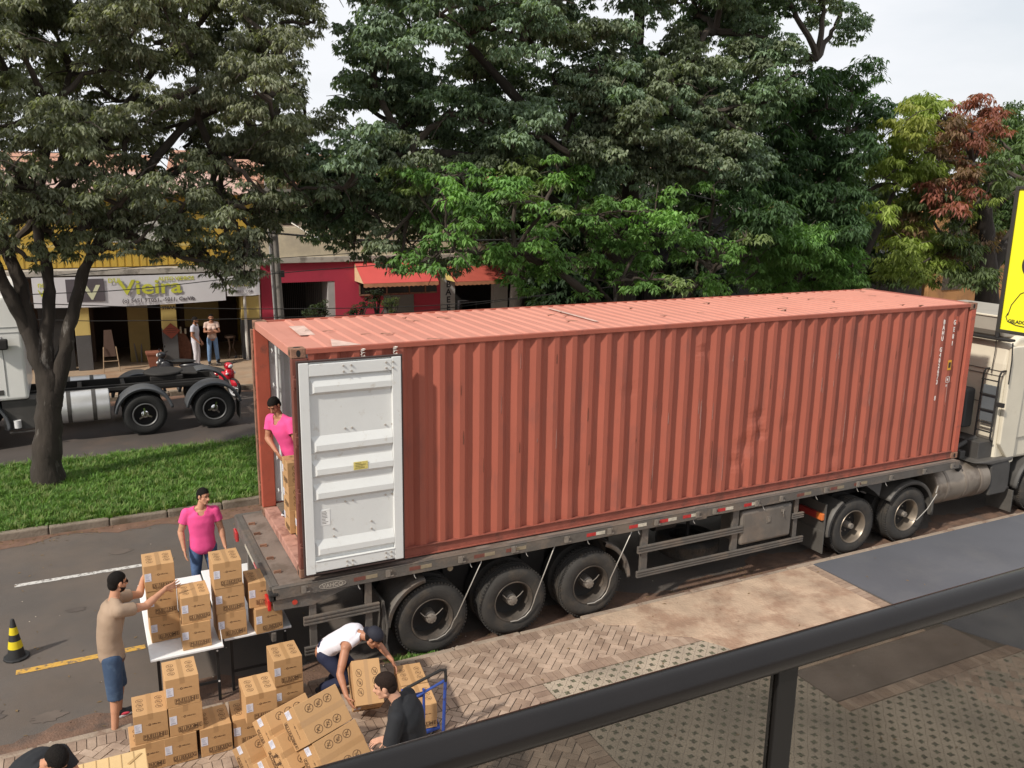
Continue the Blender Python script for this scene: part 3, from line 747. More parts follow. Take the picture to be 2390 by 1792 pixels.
def wheel(parent, x, z, y0, s, style='trailer', r=.52, w=.28, tyre=None, tread=True):
    # outer face at y0; the wheel runs inwards (direction s)
    t = MB()
    ri = r * .565
    prof = [(ri, .025), (ri + .02, .008), (ri + .06, -.002), (r * .80, -.012), (r * .90, 0.0), (r - .035, .022), (r - .008, .05)]
    for k in range(3):
        a = .05 + (w - .1) * (k + .5) / 3.5
        prof += [(r, a), (r, a + .03), (r - .014, a + .034), (r - .014, a + .046), (r, a + .05)]
    prof += [(r - .008, w - .05), (r - .035, w - .022), (r * .9, w), (r * .8, w + .01), (ri, w - .01)]
    t.lathe([(q, s * h) for q, h in prof], (x, y0, z), n=64)
    if tread:
        for k in range(64):
            a = 2 * math.pi * k / 64; c, q = math.cos(a), math.sin(a)
            M = Matrix(((-q, 0, c, x + c * (r - .012)), (0, 1, 0, y0), (c, 0, q, z + q * (r - .012)), (0, 0, 0, 1)))
            t.box(-.013, .013, s * .03 if s > 0 else s * .075, s * .075 if s > 0 else s * .03, -.01, .014, M)
            t.box(-.013, .013, min(s * (w - .075), s * (w - .03)), max(s * (w - .075), s * (w - .03)), -.01, .014, M)
    wh = t.build('wheel', tyre or M_tyre, parent, smooth=True)
    rb = MB()
    dep = .23 if style != 'front' else .03
    rb.lathe([(ri + .012, s * .022), (ri + .004, s * .004), (ri - .006, s * .006), (ri - .02, s * .03), (ri - .03, s * dep)], (x, y0, z), n=48)
    rm = rb.build('rim', {'trailer': M_rim, 'alu': M_alu, 'far': M_tyre2, 'front': M_rim}[style], wh, smooth=True)
    MB().lathe([(ri - .028, s * (dep - .004)), (ri * .62, s * (dep + .015)), (ri * .40, s * (dep - .01)), (.02, s * (dep - .012))], (x, y0, z), n=32).build('rim_disc', M_dark if style != 'front' else M_rim, rm, smooth=True)
    hb = MB()
    if style in ('trailer', 'alu'):
        hr = .072 if style == 'trailer' else .05
        hb.lathe([(.0, s * .0), (hr * .75, s * .0), (hr, s * .012), (hr, s * .05), (hr * 1.15, s * .06), (hr * 1.25, s * dep)], (x, y0 + s * .03, z), n=24)
        for k in range(8):
            a = 2 * math.pi * k / 8; hb.cyl((x + hr * .8 * math.cos(a), y0 + s * .024, z + hr * .8 * math.sin(a)), (x + hr * .8 * math.cos(a), y0 + s * .035, z + hr * .8 * math.sin(a)), .007, n=6)
        for k in range(10 if style == 'alu' else 0):
            a = 2 * math.pi * k / 10; hb.cyl((x + .15 * math.cos(a), y0 + s * (dep - .03), z + .15 * math.sin(a)), (x + .15 * math.cos(a), y0 + s * dep, z + .15 * math.sin(a)), .014, n=6)
        for a in ((2.5, .6) if style == 'trailer' else ()):
            hb.tube([(x + .05 * math.cos(a), y0 + s * .04, z + .05 * math.sin(a)), (x + .13 * math.cos(a + .1), y0 + s * .02, z + .13 * math.sin(a + .1)), (x + .20 * math.cos(a), y0 + s * .05, z + .20 * math.sin(a))], .006, 6)
        m = M_hub
    else:
        hb.lathe([(0, s * .06), (.05, s * .06), (.09, s * .08), (.10, s * .18)], (x, y0, z), n=20)
        for k in range(3):
            a = 2 * math.pi * k / 3 + .5 + x
            c, q = math.cos(a), math.sin(a)
            hb.prism([(x + .03 * -q, z + .03 * c), (x + .17 * c + .018 * -q, z + .17 * q + .018 * c), (x + .17 * c - .018 * -q, z + .17 * q - .018 * c), (x - .03 * -q, z - .03 * c)], y0 + s * .03, y0 + s * .06, 'Y')
        m = M_chrome
    hb.build('hub', m, wh, smooth=True)
    if style == 'far':
        MB().lathe([(ri + .004, s * .0), (ri - .01, s * -.004), (ri - .03, s * .01)], (x, y0, z), n=48).build('rim_ring', mat('rim_ring', (.2, .2, .2), .35, metal=.5), wh, smooth=True)
    return wh
M_chrome = mat('chrome', (.75, .75, .75), .15, metal=1.0)
def arc_guard(parent, x, z, r, a0, a1, y0, y1, m, name='mudguard', th=.012, lip=.05, ridges=True):
    b = MB(); n = 28; vs = []
    for i in range(n + 1):
        t = a0 + (a1 - a0) * i / n; c, q = math.cos(t), math.sin(t)
        for rr, y in ((r - lip, y0 + .004), (r - .004, y0 - .004), (r + .006, y0 + .012), (r + .012, y0 + .05), (r, y0 + .06), (r + (.006 if ridges else 0), (y0 + y1) / 2), (r, y1 - .05), (r, y1), (r - lip, y1)):
            vs.append((x + rr * c, y, z + rr * q))
    k = 9
    b.add(vs, [(i * k + j, i * k + j + 1, (i + 1) * k + j + 1, (i + 1) * k + j) for i in range(n) for j in range(k - 1)])
    o = b.build(name, m, parent, smooth=True)
    sd = o.modifiers.new('solid', 'SOLIDIFY'); sd.thickness = th
    return o
tr = wempty('semi_trailer', (6, 1.2, 0), 'dusty grey flatbed trailer carrying the red container, three axles at its rear', 'trailer')
ZD = 1.445
b = MB()
for y in (.72, 1.62): b.box(-.25, 12.3, y, y + .10, 1.24, 1.27); b.box(-.25, 12.3, y, y + .10, .86, .89); b.box(-.25, 12.3, y + .045, y + .055, .89, 1.24)
for i in range(22): b.box(-.2 + i * .57, -.12 + i * .57, -.05, 2.49, 1.27, 1.36)
b.build('chassis_frame', M_dark, tr)
box('deck', -.35, 12.1, -.06, 2.50, 1.385, ZD, mat('deck_dusty_plate', (.19, .15, .125), .75, var=.2, vs=2, bump=.3, bs=20, col2=(.12, .09, .07), c2amt=.8, c2s=2.5), tr, .004)
b = MB(); b.box(-.35, -.28, -.06, 2.50, ZD, ZD + .012); b.box(-.39, -.35, -.07, 2.51, 1.29, ZD + .012); b.build('tail_beam', M_frame, tr, .006)
b = MB()
for y in (.3, .75, 1.2, 1.65, 2.05): b.box(-.26, -.17, y, y + .03, ZD, ZD + .03); b.box(-.2, -.17, y - .02, y + .05, ZD, ZD + .012)
each(b, 2, 'stake_pocket', M_crust, tr)
# side rails
for (ya, yb_) in ((-.13, -.06), (2.50, 2.57)):
    b = MB(); b.box(-.36, 6.08, ya, yb_, 1.29, 1.432); b.box(6.22, 12.1, ya, yb_, 1.30, 1.442)
    b.box(6.06, 6.24, ya - .006, yb_, 1.275, 1.455)
    b.box(-.36, 12.1, ya - .004 if ya < 0 else ya, yb_ if ya < 0 else yb_ + .004, 1.434, 1.444)
    b.build('side_rail', M_frame, tr, .008)
# lashing winch brackets
b = MB()
for x in (-.02, 1.06, 2.07, 2.86, 3.7, 4.42, 5.25, 6.02, 6.35, 7.2, 7.72, 8.7, 9.45, 10.25, 11.1, 11.85):
    b.box(x, x + .055, -.158, -.13, 1.33, 1.415); b.box(x + .05, x + .10, -.158, -.145, 1.33, 1.345); b.box(x + .05, x + .075, -.158, -.14, 1.40, 1.415)
each(b, 3, 'lashing_bracket', M_hub, tr)
b = MB()
for i, x in enumerate((.7, 1.45, 2.25, 3.1, 4.1, 4.98, 6.0, 7.4, 8.55, 9.5, 10.2)):
    b.tube([(x, -.10, 1.29), (x + .004, -.12, 1.25), (x + .02, -.13, 1.225)], .006, 6)
each(b, 1, 'lashing_hook', M_rod, tr)
b = MB()
for i, x in enumerate((.64, 1.38, 2.30, 2.78, 4.07, 4.45 + .35, 5.35, 5.78, 6.45, 6.98, 8.1, 8.85, 9.4)):
    w = .155
    b.mi = 2 if i in (0, 1, 2, 3) or i > 9 else 0; b.box(x, x + w, -.1335, -.13, 1.345, 1.395)
    b.mi = 3 if i in (0, 1, 2, 3) or i > 9 else 1; b.box(x + w, x + 2 * w, -.1335, -.13, 1.345, 1.395)
each(b, 2, 'reflector_tape', [M_redref, M_wref, M_redref2, M_wref2], tr)
# oval maker's plate on the rail
b = MB(); b.prism([(.37 + .17 * math.cos(t), 1.362 + .045 * math.sin(t)) for t in [2 * math.pi * k / 28 for k in range(28)]], -.134, -.130, 'Y')
pl = b.build('name_plate', mat('plate_grey', (.16, .14, .12), .6), tr)
textmesh('VAHCO', .075, mat('plate_letter', (.36, .32, .27), .6), faceM((.37, -.1345, 1.335), (1, 0, .0), (0, 0, 1)), 'lettering', pl, .002, 'CENTER', .001)
b = MB(); b.tube([(.37 + .17 * math.cos(t), -.134, 1.362 + .045 * math.sin(t)) for t in [2 * math.pi * k / 28 for k in range(29)]], .003, 5); b.build('plate_border', MATS['plate_letter'], pl)
# rear: bumper, lamps
b = MB(); b.box(-.36, -.30, .1, 2.35, .62, .74); b.box(-.33, -.2, .55, .62, .74, 1.25); b.box(-.33, -.2, 1.85, 1.92, .74, 1.25); b.build('rear_bumper', M_frame, tr, .01)
b = MB(); b.box(-.40, -.32, -.13, -.02, 1.28, 1.40); b.box(-.41, -.30, -.14, -.12, 1.345, 1.385); b.build('corner_buffer', M_dark, tr, .012)
b = MB(); b.prism([(-.35, 1.14), (-.36, 1.28), (.62, 1.28), (.12, 1.12)], -.10, -.02, 'Y'); b.build('corner_gusset', M_frame, tr, .004)
b = MB(); b.box(-.415, -.37, -.05, .16, 1.12, 1.27); b.box(-.415, -.37, 2.28, 2.48, 1.12, 1.27); each(b, 1, 'tail_lamp', M_lred, tr, bevel=.012)
b = MB(); b.box(-.398, -.391, .3, .95, 1.32, 1.36); b.build('reflector_tape', M_redref, tr); b = MB(); b.box(-.398, -.391, .95, 1.6, 1.32, 1.36); b.build('reflector_tape', M_wref, tr)
b = MB(); b.cyl((-.10, -.112, 1.21), (-.10, -.10, 1.21), .032, n=20); b.build('side_lamp', mat('side_lamp', (.45, .05, .03), .3), tr)
b = MB(); b.cyl((1.98, -.07, 1.24), (1.98, -.05, 1.24), .04, n=20); b.build('side_lamp', M_wref2, tr)
# side under-run guards
def ribbed(b, x0, x1, z0, z1, y=-.1):
    b.box(x0, x1, y, y + .03, z0, z1); h = (z1 - z0) / 5
    for k in (0, 2, 4): b.box(x0, x1, y - .012, y, z0 + h * k, z0 + h * (k + 1))
b = MB(); ribbed(b, .0, .98, .86, .975); ribbed(b, .0, .98, .45, .56); each(b, 4, 'side_guard', M_frame, tr, bevel=.003)
b = MB(); b.box(.08, .17, -.07, -.03, .45, 1.3); b.box(.80, .89, -.07, -.03, .45, 1.32); each(b, 1, 'guard_post', M_frame, tr, bevel=.004)
b = MB(); ribbed(b, 5.0, 7.02, .90, 1.01); ribbed(b, 5.0, 8.35, .51, .61); ribbed(b, 8.07, 8.32, .95, 1.04); each(b, 4, 'side_guard', M_frame, tr, bevel=.003)
b = MB(); b.box(5.08, 5.2, -.07, -.02, .52, 1.3); b.box(6.83, 6.95, -.07, -.02, .6, 1.3); b.box(8.13, 8.22, -.07, -.02, .6, 1.32); each(b, 1, 'guard_post', M_frame, tr, bevel=.004)
b = MB(); b.box(6.99, 8.06, -.10, .42, .665, 1.245); tb = b.build('tool_box', mat('tool_box_grey', (.13, .115, .10), .5, var=.15, vs=4, bump=.2, bs=8, col2=(.19, .15, .12), c2amt=.6, c2s=3), tr, .045, seg=3)
b = MB(); b.box(7.03, 8.02, -.108, -.10, .71, 1.20); b.box(7.50, 7.60, -.114, -.10, .97, 1.09); b.build('lid', MATS['tool_box_grey'], tb, .01)
b = MB(); b.box(7.52, 7.58, -.118, -.112, .99, 1.07); b.box(7.535, 7.565, -.126, -.118, 1.0, 1.03); b.tube([(7.84, -.11, 1.16), (7.83, -.135, 1.10), (7.85, -.13, 1.04)], .008, 6); b.box(7.80, 7.88, -.12, -.11, 1.13, 1.17); b.build('latch', M_hub, tb)
# spare wheel lying flat in its carrier
b = MB(); prof = [(.30, .02), (.40, 0), (.48, .01), (.52, .05), (.52, .24), (.48, .28), (.40, .29), (.30, .27)]
b.lathe([(r_, h) for r_, h in prof], (6.6, .75, .33), 'Z', 48)
for k in range(56):
    a = 2 * math.pi * k / 56; c, q = math.cos(a), math.sin(a); M = Matrix(((-q, c, 0, 6.6 + c * .517), (c, q, 0, .75 + q * .517), (0, 0, 1, .33), (0, 0, 0, 1)))
    b.box(-.012, .012, -.008, .01, .05, .11, M); b.box(-.012, .012, -.008, .01, .18, .24, M)
sp = b.build('spare_tyre', M_tyre, tr, smooth=True); MB().lathe([(.30, .03), (.28, .1), (.1, .12), (.0, .12)], (6.6, .75, .33), 'Z', 32).build('rim', M_rim, sp, smooth=True)
b = MB(); b.cyl((6.6, .75, .5), (6.6, .75, 1.25), .03); b.box(6.3, 6.9, .7, .8, .30, .325); b.build('tyre_carrier', M_dark, tr)
# axles and wheels
AX = (1.74, 2.97, 4.24)
for x in AX:
    MB().cyl((x, .3, .52), (x, 2.14, .52), .07).build('axle', M_dark, tr)
    wheel(tr, x, .52, -.03, 1, 'trailer'); wheel(tr, x, .52, 2.47, -1, 'trailer', tread=False)
    b = MB(); b.lathe([(.30, 0), (.45, -.005), (.515, .04), (.515, .24), (.45, .28), (.30, .28)], (x, .32, .52), n=40); b.lathe([(.30, 0), (.45, -.005), (.515, .04), (.515, .24), (.45, .28), (.30, .28)], (x, 1.84, .52), n=40)
    each(b, 1, 'inner_tyre', M_tyre, tr, smooth=True)
b = MB(); b.box(1.0, 5.0, .70, .74, .60, .86); b.box(1.0, 5.0, 1.72, 1.76, .60, .86)
for x in (2.35, 3.6): b.box(x - .2, x + .2, .62, .80, .5, .95)
b.build('suspension', M_dark, tr)
b = MB(); b.cyl((2.7, 1.0, 1.05), (3.5, 1.0, 1.05), .14); b.cyl((5.2, 1.3, 1.0), (6.0, 1.3, 1.0), .16); b.cyl((5.6, .4, 1.1), (6.0, .4, 1.1), .12); each(b, 1, 'air_tank', M_dark, tr, smooth=True)
# landing legs
b = MB()
for y in (.35, 1.95): b.box(8.45, 8.6, y, y + .15, .55, 1.28)
each(b, 1, 'landing_leg', M_dark, tr)
arc_guard(tr, AX[0], .50, .66, R(175), R(100), -.05, .60, M_frame)
arc_guard(tr, AX[2], .50, .68, R(70), R(2), -.03, .60, M_frame)
b = MB(); b.box(1.03, 1.06, -.06, .60, .18, .95); b.build('mud_flap', mat('flap_rubber', (.085, .075, .066), .8, var=.2, vs=4, bump=.3, bs=6), tr)
b = MB(); b.tube([(1.05, -.06, .9), (1.09, -.065, .6), (1.07, -.06, .35), (1.12, -.065, .12)], [.012, .02, .018, .012], 6); b.build('mud_flap', MATS['flap_rubber'], tr)
b = MB()
for (x0, z0, x1, z1, hx) in ((2.44, 1.30, 2.03, .40, 1.74), (3.58, 1.32, 3.24, .44, 2.97), (4.90, 1.34, 4.50, .46, 4.24)):
    b.tube([(x0 - .06, -.03, 1.36), (x0, -.07, z0), (x0 - .02, -.10, z0 - .04), (x1 + .03, -.10, z1 + .14), (hx + .285, -.07, .46), (hx + .25, -.06, .36), (hx + .17, -.055, .28), (hx + .05, -.05, .235), (hx - .06, -.04, .235)], .008, 8)
each(b, 1, 'tyre_air_line', M_rod, tr, smooth=True)

# ------------------------------------------------------------ near tractor unit
M_cream = mat('cab_cream_paint', (0.66, 0.60, 0.48), .4, var=.06, vs=2, coat=.3, col2=(.46, .40, .31), c2amt=.5, c2s=2.5, c2lo=.58, c2hi=.75)
M_plas = mat('dark_grey_plastic', (0.06, 0.056, 0.052), .6, var=.2, vs=4)
M_guard = mat('mudguard_grey', (0.085, 0.078, 0.07), .55, var=.18, vs=4, bump=.15, bs=15)
tt = wempty('truck_tractor', (12, 1.2, 0), 'cream truck tractor pulling the red container, cut off by the right edge', 'truck')
b = MB()
for y in (.75, 1.6): b.box(9.0, 15.8, y, y + .08, .78, 1.06)
for x in (9.1, 11.6, 12.6, 13.8): b.box(x, x + .1, .83, 1.6, .82, 1.0)
b.build('chassis', M_dark, tt)
b = MB(); b.lathe([(.0, 1.24), (.45, 1.24), (.48, 1.20), (.45, 1.16), (0, 1.16)], (10.4, 1.22, 0), 'Z', 32); b.build('fifth_wheel', M_dark, tt)
for x in (9.62, 10.97):
    st = 'alu'
    wheel(tt, x, .52, -.02, 1, st); wheel(tt, x, .52, 2.46, -1, 'trailer', tread=False)
    b = MB(); b.lathe([(.30, 0), (.45, -.005), (.515, .04), (.515, .24), (.45, .28), (.30, .28)], (x, .32, .52), n=40); b.lathe([(.30, 0), (.45, -.005), (.515, .04), (.515, .24), (.45, .28), (.30, .28)], (x, 1.84, .52), n=40)
    each(b, 1, 'inner_tyre', M_tyre, tt, smooth=True); MB().cyl((x, .3, .52), (x, 2.14, .52), .09).build('axle', M_dark, tt)
arc_guard(tt, 9.62, .50, .64, R(185), R(122), -.04, .60, M_guard)
arc_guard(tt, 10.97, .50, .66, R(145), R(-5), -.04, .60, M_guard)
b = MB(); b.box(8.90, 8.93, -.03, .60, .55, 1.05); b.box(8.88, 8.90, -.05, .62, .16, .56); b.build('mud_flap', M_guard, tt, .004)
b = MB(); b.box(8.84, 8.90, .12, .52, .76, .88); b.build('tail_lamp', mat('tractor_red_lamp', (.30, .03, .025), .3), tt, .01); b = MB(); b.box(8.84, 8.90, -.02, .12, .76, .88); b.build('tail_lamp', M_lor, tt, .01)
b = MB(); b.box(11.62, 11.66, -.03, .3, .42, .75); b.prism([(10.28, 1.28), (10.24, .98), (10.12, 1.08), (9.8, 1.28)], .02, .05, 'Y'); b.build('mud_flap', M_guard, tt, .004)
b = MB(); b.tube([(11.58, -.10, .88), (11.66, -.07, 1.0)], .01, 6); b.tube([(11.60, -.11, .86), (11.36, -.13, .62), (11.12, -.12, .44), (11.0, -.08, .44)], .009, 8); b.build('tyre_air_line', M_rod, tt)
# fuel tank
M_tank = mat('dusty_tank_metal', (0.30, 0.25, 0.20), .42, metal=.55, var=.15, vs=3, col2=(.17, .13, .10), c2amt=.8, c2s=2)
b = MB(); cz, cy, rr = .86, .36, .385
b.lathe([(0, 0), (rr * .9, 0), (rr * .98, .02), (rr, .05), (rr, 1.50), (rr * .98, 1.53), (rr * .9, 1.55), (0, 1.55)], (11.72, cy, cz), 'X', 48)
tk = b.build('fuel_tank', M_tank, tt, smooth=True)
for x in (12.0, 12.52, 12.95):
    MB().lathe([(rr + .002, 0), (rr + .008, .004), (rr + .008, .07), (rr + .002, .074)], (x, cy, cz), 'X', 48).build('strap', mat('tank_strap', (.22, .18, .145), .5, metal=.3, var=.2, vs=5), tk, smooth=True)
b = MB(); b.cyl((12.4, .12, 1.15), (12.4, .07, 1.24), .05, n=16); b.cyl((12.18, .2, 1.2), (12.18, .17, 1.26), .03, n=12); each(b, 1, 'filler_cap', M_dark, tk)
b = MB(); b.prism([(13.30, .52), (13.28, 1.10), (13.34, 1.22), (13.75, 1.24), (13.86, 1.12), (13.88, .62), (13.8, .52)], .02, .62, 'Y'); b.build('battery_box', M_plas, tt, .03)
b = MB(); b.prism([(12.7, 1.27), (13.9, 1.27), (13.86, 1.18), (13.25, 1.16)], .0, .75, 'Y'); b.build('battery_cover', M_guard, tt, .03)
b = MB(); b.box(13.97, 14.0, -.03, .5, .10, .55); b.build('mud_flap', M_guard, tt, .004)
arc_guard(tt, 14.75, .52, .70, R(175), R(20), -.02, .5, M_plas)
wheel(tt, 14.75, .53, -.02, 1, 'front'); wheel(tt, 14.75, .53, 2.46, -1, 'front', tread=False)
# cab
def cab(root, x0, x1, y0, y1, m, sgn):
    # x0 is the rear wall; the cab runs towards sgn*x
    def X(u): return x0 + sgn * u
    L = abs(x1 - x0)
    b = MB()
    side = [(0, 1.18), (0, 3.1), (.06, 3.45), (.3, 3.62), (L - .75, 3.72), (L - .35, 3.6), (L - .12, 2.9), (L, 2.1), (L + .02, 1.2), (L - .1, .55), (L - .45, .5), (L - .5, 1.15)]
    b.prism([(X(u), z) for u, z in side], y0, y1, 'Y')
    c = b.build('cab', m, root, .07, seg=3)
    return c
cb = cab(tt, 13.40, 15.8, .10, 2.34, M_cream, 1)
b = MB(); b.prism([(13.42, 3.60), (13.34, 3.72), (13.34, 3.98), (13.40, 4.0), (14.9, 4.02), (15.5, 3.6), (15.3, 3.5)], .22, 2.22, 'Y'); df = b.build('roof_deflector', mat('deflector_grey_cream', (.34, .31, .26), .5, var=.08, vs=2), tt, .03)
b = MB(); b.box(13.31, 13.38, .20, 2.24, 3.975, 4.01); b.build('trim', M_cream, df, .01)
b = MB(); b.box(13.26, 13.42, .0, 2.2, 3.555, 3.60); b.cyl((13.3, .30, 3.6), (13.3, .30, 3.72), .04, n=8); b.build('rear_lamp_bar', M_dark, tt, .01)
b = MB(); b.box(13.385, 13.40, .12, 2.32, 2.955, 2.965); b.box(13.385, 13.40, .12, 2.32, 2.86, 2.868); b.box(13.385, 13.40, .12, 2.32, 2.30, 2.306); each(b, 1, 'panel_seam', M_plas, cb)
# side fairing behind the door
b = MB(); b.prism([(13.42, 1.55), (13.80, 1.13), (13.90, 1.15), (13.94, 3.45), (13.42, 3.45)], .015, .10, 'Y'); b.build('side_fairing', M_cream, tt, .02)
b = MB(); b.box(13.95, 15.6, .06, .10, 1.6, 3.3); dd = b.build('door', M_cream, tt, .02); b = MB(); b.box(14.3, 15.4, .05, .06, 2.35, 3.1); b.build('window', mat('cab_glass', (.03, .035, .04), .08), dd, .01)
b = MB(); b.tube([(13.44, .06, 3.52), (13.36, -.02, 3.2), (13.36, -.02, 2.75)], .012, 8); b.tube([(13.36, .34, 3.62), (13.34, .32, 3.3), (13.34, .34, 2.9)], .008, 6); each(b, 1, 'hose', M_dark, tt)
# ladder on the rear wall
b = MB()
for y in (.10, .42): b.tube([(13.42, y, 2.98), (13.30, y, 2.98), (13.25, y, 2.90), (13.22, y, 1.65), (13.3, y, 1.6)], .018, 8)
for z in (2.78, 2.5, 2.2, 1.95, 1.78): b.box(13.20, 13.24, .10, .42, z, z + .02)
b.box(13.19, 13.25, -.08, .06, 2.32, 2.40)
ld = b.build('ladder', M_dark, tt); b = MB(); b.box(13.25, 13.30, .13, .40, 1.98, 2.68); b.build('ladder_panel', mat('ladder_panel_blue_grey', (.10, .11, .12), .6), ld, .008)
b = MB(); b.box(13.10, 13.40, .62, 1.15, 1.75, 2.55); ai = b.build('air_intake', mat('air_intake_grey', (.06, .062, .062), .6), tt, .06); MB().box(13.09, 13.10, .70, 1.05, 1.85, 2.45).build('intake_panel', mat('intake_panel', (.085, .087, .085), .6), ai, .02)
b = MB(); b.box(13.0, 13.5, .15, 1.9, 1.25, 1.6); b.tube([(12.6, .55, 1.32), (12.9, .45, 1.5), (13.2, .4, 1.62), (13.4, .4, 1.5)], .05, 8); b.tube([(12.5, .7, 1.3), (12.9, .75, 1.6), (13.3, .8, 1.9)], .03, 8); b.box(12.7, 12.85, .3, .5, 1.27, 1.42); b.build('suspension', M_plas, tt, .02)

# ------------------------------------------------------------ far tractor unit, parked facing left without a trailer
ft = wempty('truck_tractor', (-2, 14, 0), 'white truck tractor without a trailer, parked across the street with its bare rear wheels', 'truck')
Y = 12.8
M_wcab = mat('cab_white_paint', (0.80, 0.79, 0.76), .4, var=.04, vs=2, coat=.3)
b = MB()
for y in (Y + .75, Y + 1.6): b.box(-4.8, .98, y, y + .07, 1.0, 1.2)
b.box(-4.8, 1.0, Y + .62, Y + .70, 1.08, 1.16)
for x in (-2.4, -1.4, .85): b.box(x, x + .1, Y + .8, Y + 1.6, 1.02, 1.18)
b.build('chassis', M_dark, ft, .005)
for x in (-.93, .74, -4.62):
    wheel(ft, x, .53, Y, 1, 'far', tyre=M_tyre2); wheel(ft, x, .53, Y + 2.46, -1, 'far', tyre=M_tyre2, tread=False)
    if x > -3:
        b = MB(); b.lathe([(.30, 0), (.45, -.005), (.515, .04), (.515, .24), (.45, .28), (.30, .28)], (x, Y + .33, .53), n=32); b.lathe([(.30, 0), (.45, -.005), (.515, .04), (.515, .24), (.45, .28), (.30, .28)], (x, Y + 1.85, .53), n=32)
        each(b, 1, 'inner_tyre', M_tyre2, ft, smooth=True)
        MB().cyl((x, Y + .3, .53), (x, Y + 2.1, .53), .1).build('axle', M_dark, ft)
M_fg = mat('far_mudguard_grey', (.075, .08, .088), .5, var=.12, vs=4)
for x in (-.93, .74):
    for y0, y1 in ((Y - .02, Y + .60), (Y + 1.86, Y + 2.48)): arc_guard(ft, x, .53, .68, R(172), R(12), y0, y1, M_fg)
arc_guard(ft, -4.62, .53, .74, R(150), R(-5), Y - .02, Y + .5, M_fg)
b = MB(); b.box(1.36, 1.385, Y, Y + .6, .18, .62); b.build('mud_flap', M_plas, ft)
b = MB(); b.lathe([(0, 1.40), (.46, 1.40), (.50, 1.37), (.48, 1.32), (0, 1.32)], (-.35, Y + 1.22, 0), 'Z', 36); b.prism([(-.1, Y + 1.0), (.45, Y + .75), (.45, Y + 1.7), (-.1, Y + 1.45)], 1.31, 1.37, 'Z')
b.box(-.7, .1, Y + .8, Y + 1.65, 1.2, 1.32); b.build('fifth_wheel', M_dark, ft, .02)
for y in (Y + .33, Y + 2.12):
    b = MB(); b.lathe([(0, 0), (.34, 0), (.38, .03), (.385, .05), (.385, 1.35), (.38, 1.38), (.34, 1.4), (0, 1.4)], (-3.1, y, .83), 'X', 40)
    k = b.build('fuel_tank', mat('tank_aluminium', (.60, .60, .60), .38, metal=.5, var=.08, vs=3), ft, smooth=True)
    for x in (-2.65, -2.1): MB().lathe([(.386, 0), (.393, .003), (.393, .09), (.386, .093)], (x, y, .83), 'X', 40).build('strap', M_plas, k, smooth=True)
b = MB(); b.cyl((-3.72, Y + .05, .50), (-3.72, Y + .05, .68), .08, n=20); b.build('wheel_chock_bucket', mat('white_plastic', (.7, .7, .7), .5), ft)
b = MB(); b.box(-3.9, -3.1, Y + .02, Y + .06, .38, .41); b.box(-4.0, -3.3, Y + .1, Y + .7, .45, 1.15); b.build('side_step', M_plas, ft)
cf = cab(ft, -3.42, -6.0, Y, Y + 2.4, M_wcab, -1)
b = MB(); b.prism([(-3.44, 3.55), (-3.48, 3.85), (-4.8, 4.0), (-5.6, 3.55)], Y + .15, Y + 2.25, 'Y'); b.build('roof_deflector', M_wcab, ft, .04)
b = MB(); b.box(-3.86, -3.845, Y - .012, Y + .01, 1.3, 2.7); b.box(-5.4, -3.42, Y - .012, Y + .01, 2.90, 2.915); b.box(-5.4, -3.42, Y - .012, Y + .01, 2.78, 2.79); each(b, 1, 'panel_seam', mat('seam_grey', (.25, .25, .25), .6), cf)
b = MB(); b.box(-4.15, -3.72, Y - .22, Y - .06, 2.42, 2.66); b.build('mirror', M_dark, ft, .03)
b = MB(); b.box(-4.3, -3.92, Y - .012, Y + .02, 1.32, 1.44); b.build('door_vent', M_plas, cf, .004)
b = MB(); b.box(-5.2, -4.15, Y - .01, Y + .02, 2.1, 2.85); b.build('window', MATS['cab_glass'], cf, .01)
# ------------------------------------------------------------ buildings across the street
FY = 21.2
M_yel = mat('yellow_paint', (0.52, 0.34, 0.05), .75, var=.08, vs=1, bump=.2, bs=8, col2=(.45, .30, .07), c2amt=.5, c2s=1.2, c2lo=.5)
M_pyel = mat('pale_yellow_paint', (0.60, 0.46, 0.16), .75, var=.06, vs=1)
M_dgrey = mat('dark_grey_paint', (0.085, 0.083, 0.085), .7, var=.1, vs=2)
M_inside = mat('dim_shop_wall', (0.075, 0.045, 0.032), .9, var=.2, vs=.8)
M_creamw = mat('cream_render', (0.62, 0.53, 0.38), .85, var=.08, vs=.6, bump=.2, bs=10, col2=(.42, .36, .28), c2amt=.6, c2s=.9)
M_grend = mat('stained_concrete', (0.42, 0.38, 0.33), .9, var=.18, vs=1.5, col2=(.16, .14, .12), c2amt=.8, c2s=2.2)
M_redw = mat('crimson_wall', (0.42, 0.032, 0.065), .75, var=.08, vs=.9, col2=(.30, .03, .05), c2amt=.5, c2s=1)
M_tile = mat('roof_tile', (0.42, 0.22, 0.15), .85, var=.2, vs=3, bump=.6, bs=14)
M_banner = mat('banner_white', (0.66, 0.64, 0.66), .6, var=.03)
M_signy = mat('banner_yellow', (0.55, 0.55, 0.06), .6); M_signd = mat('banner_dark', (0.10, 0.085, 0.095), .6); M_signg = mat('banner_shadow_grey', (.28, .27, .28), .6)
ys = wempty('shop_building', (-3, 23, 0.13), 'yellow fronted shop with a white banner and dark open bays, left behind the tree', 'building')
b = MB()
b.box(-12, 3.55, FY + .0, FY + .25, 3.50, 5.9); b.box(-12, -11.7, FY + .25, 30, .13, 5.9); b.box(3.35, 3.55, FY + .25, 30, .13, 5.9); b.box(-12, 3.55, 29.8, 30, .13, 5.9)
b.build('wall', M_yel, ys, .01)
b = MB()
for i in range(70): b.box(-12 + i * .222, -12 + i * .222 + .15, FY - .02, FY + .003, 3.52, 4.15)
each(b, 70, 'corrugated_fascia', M_yel, ys)
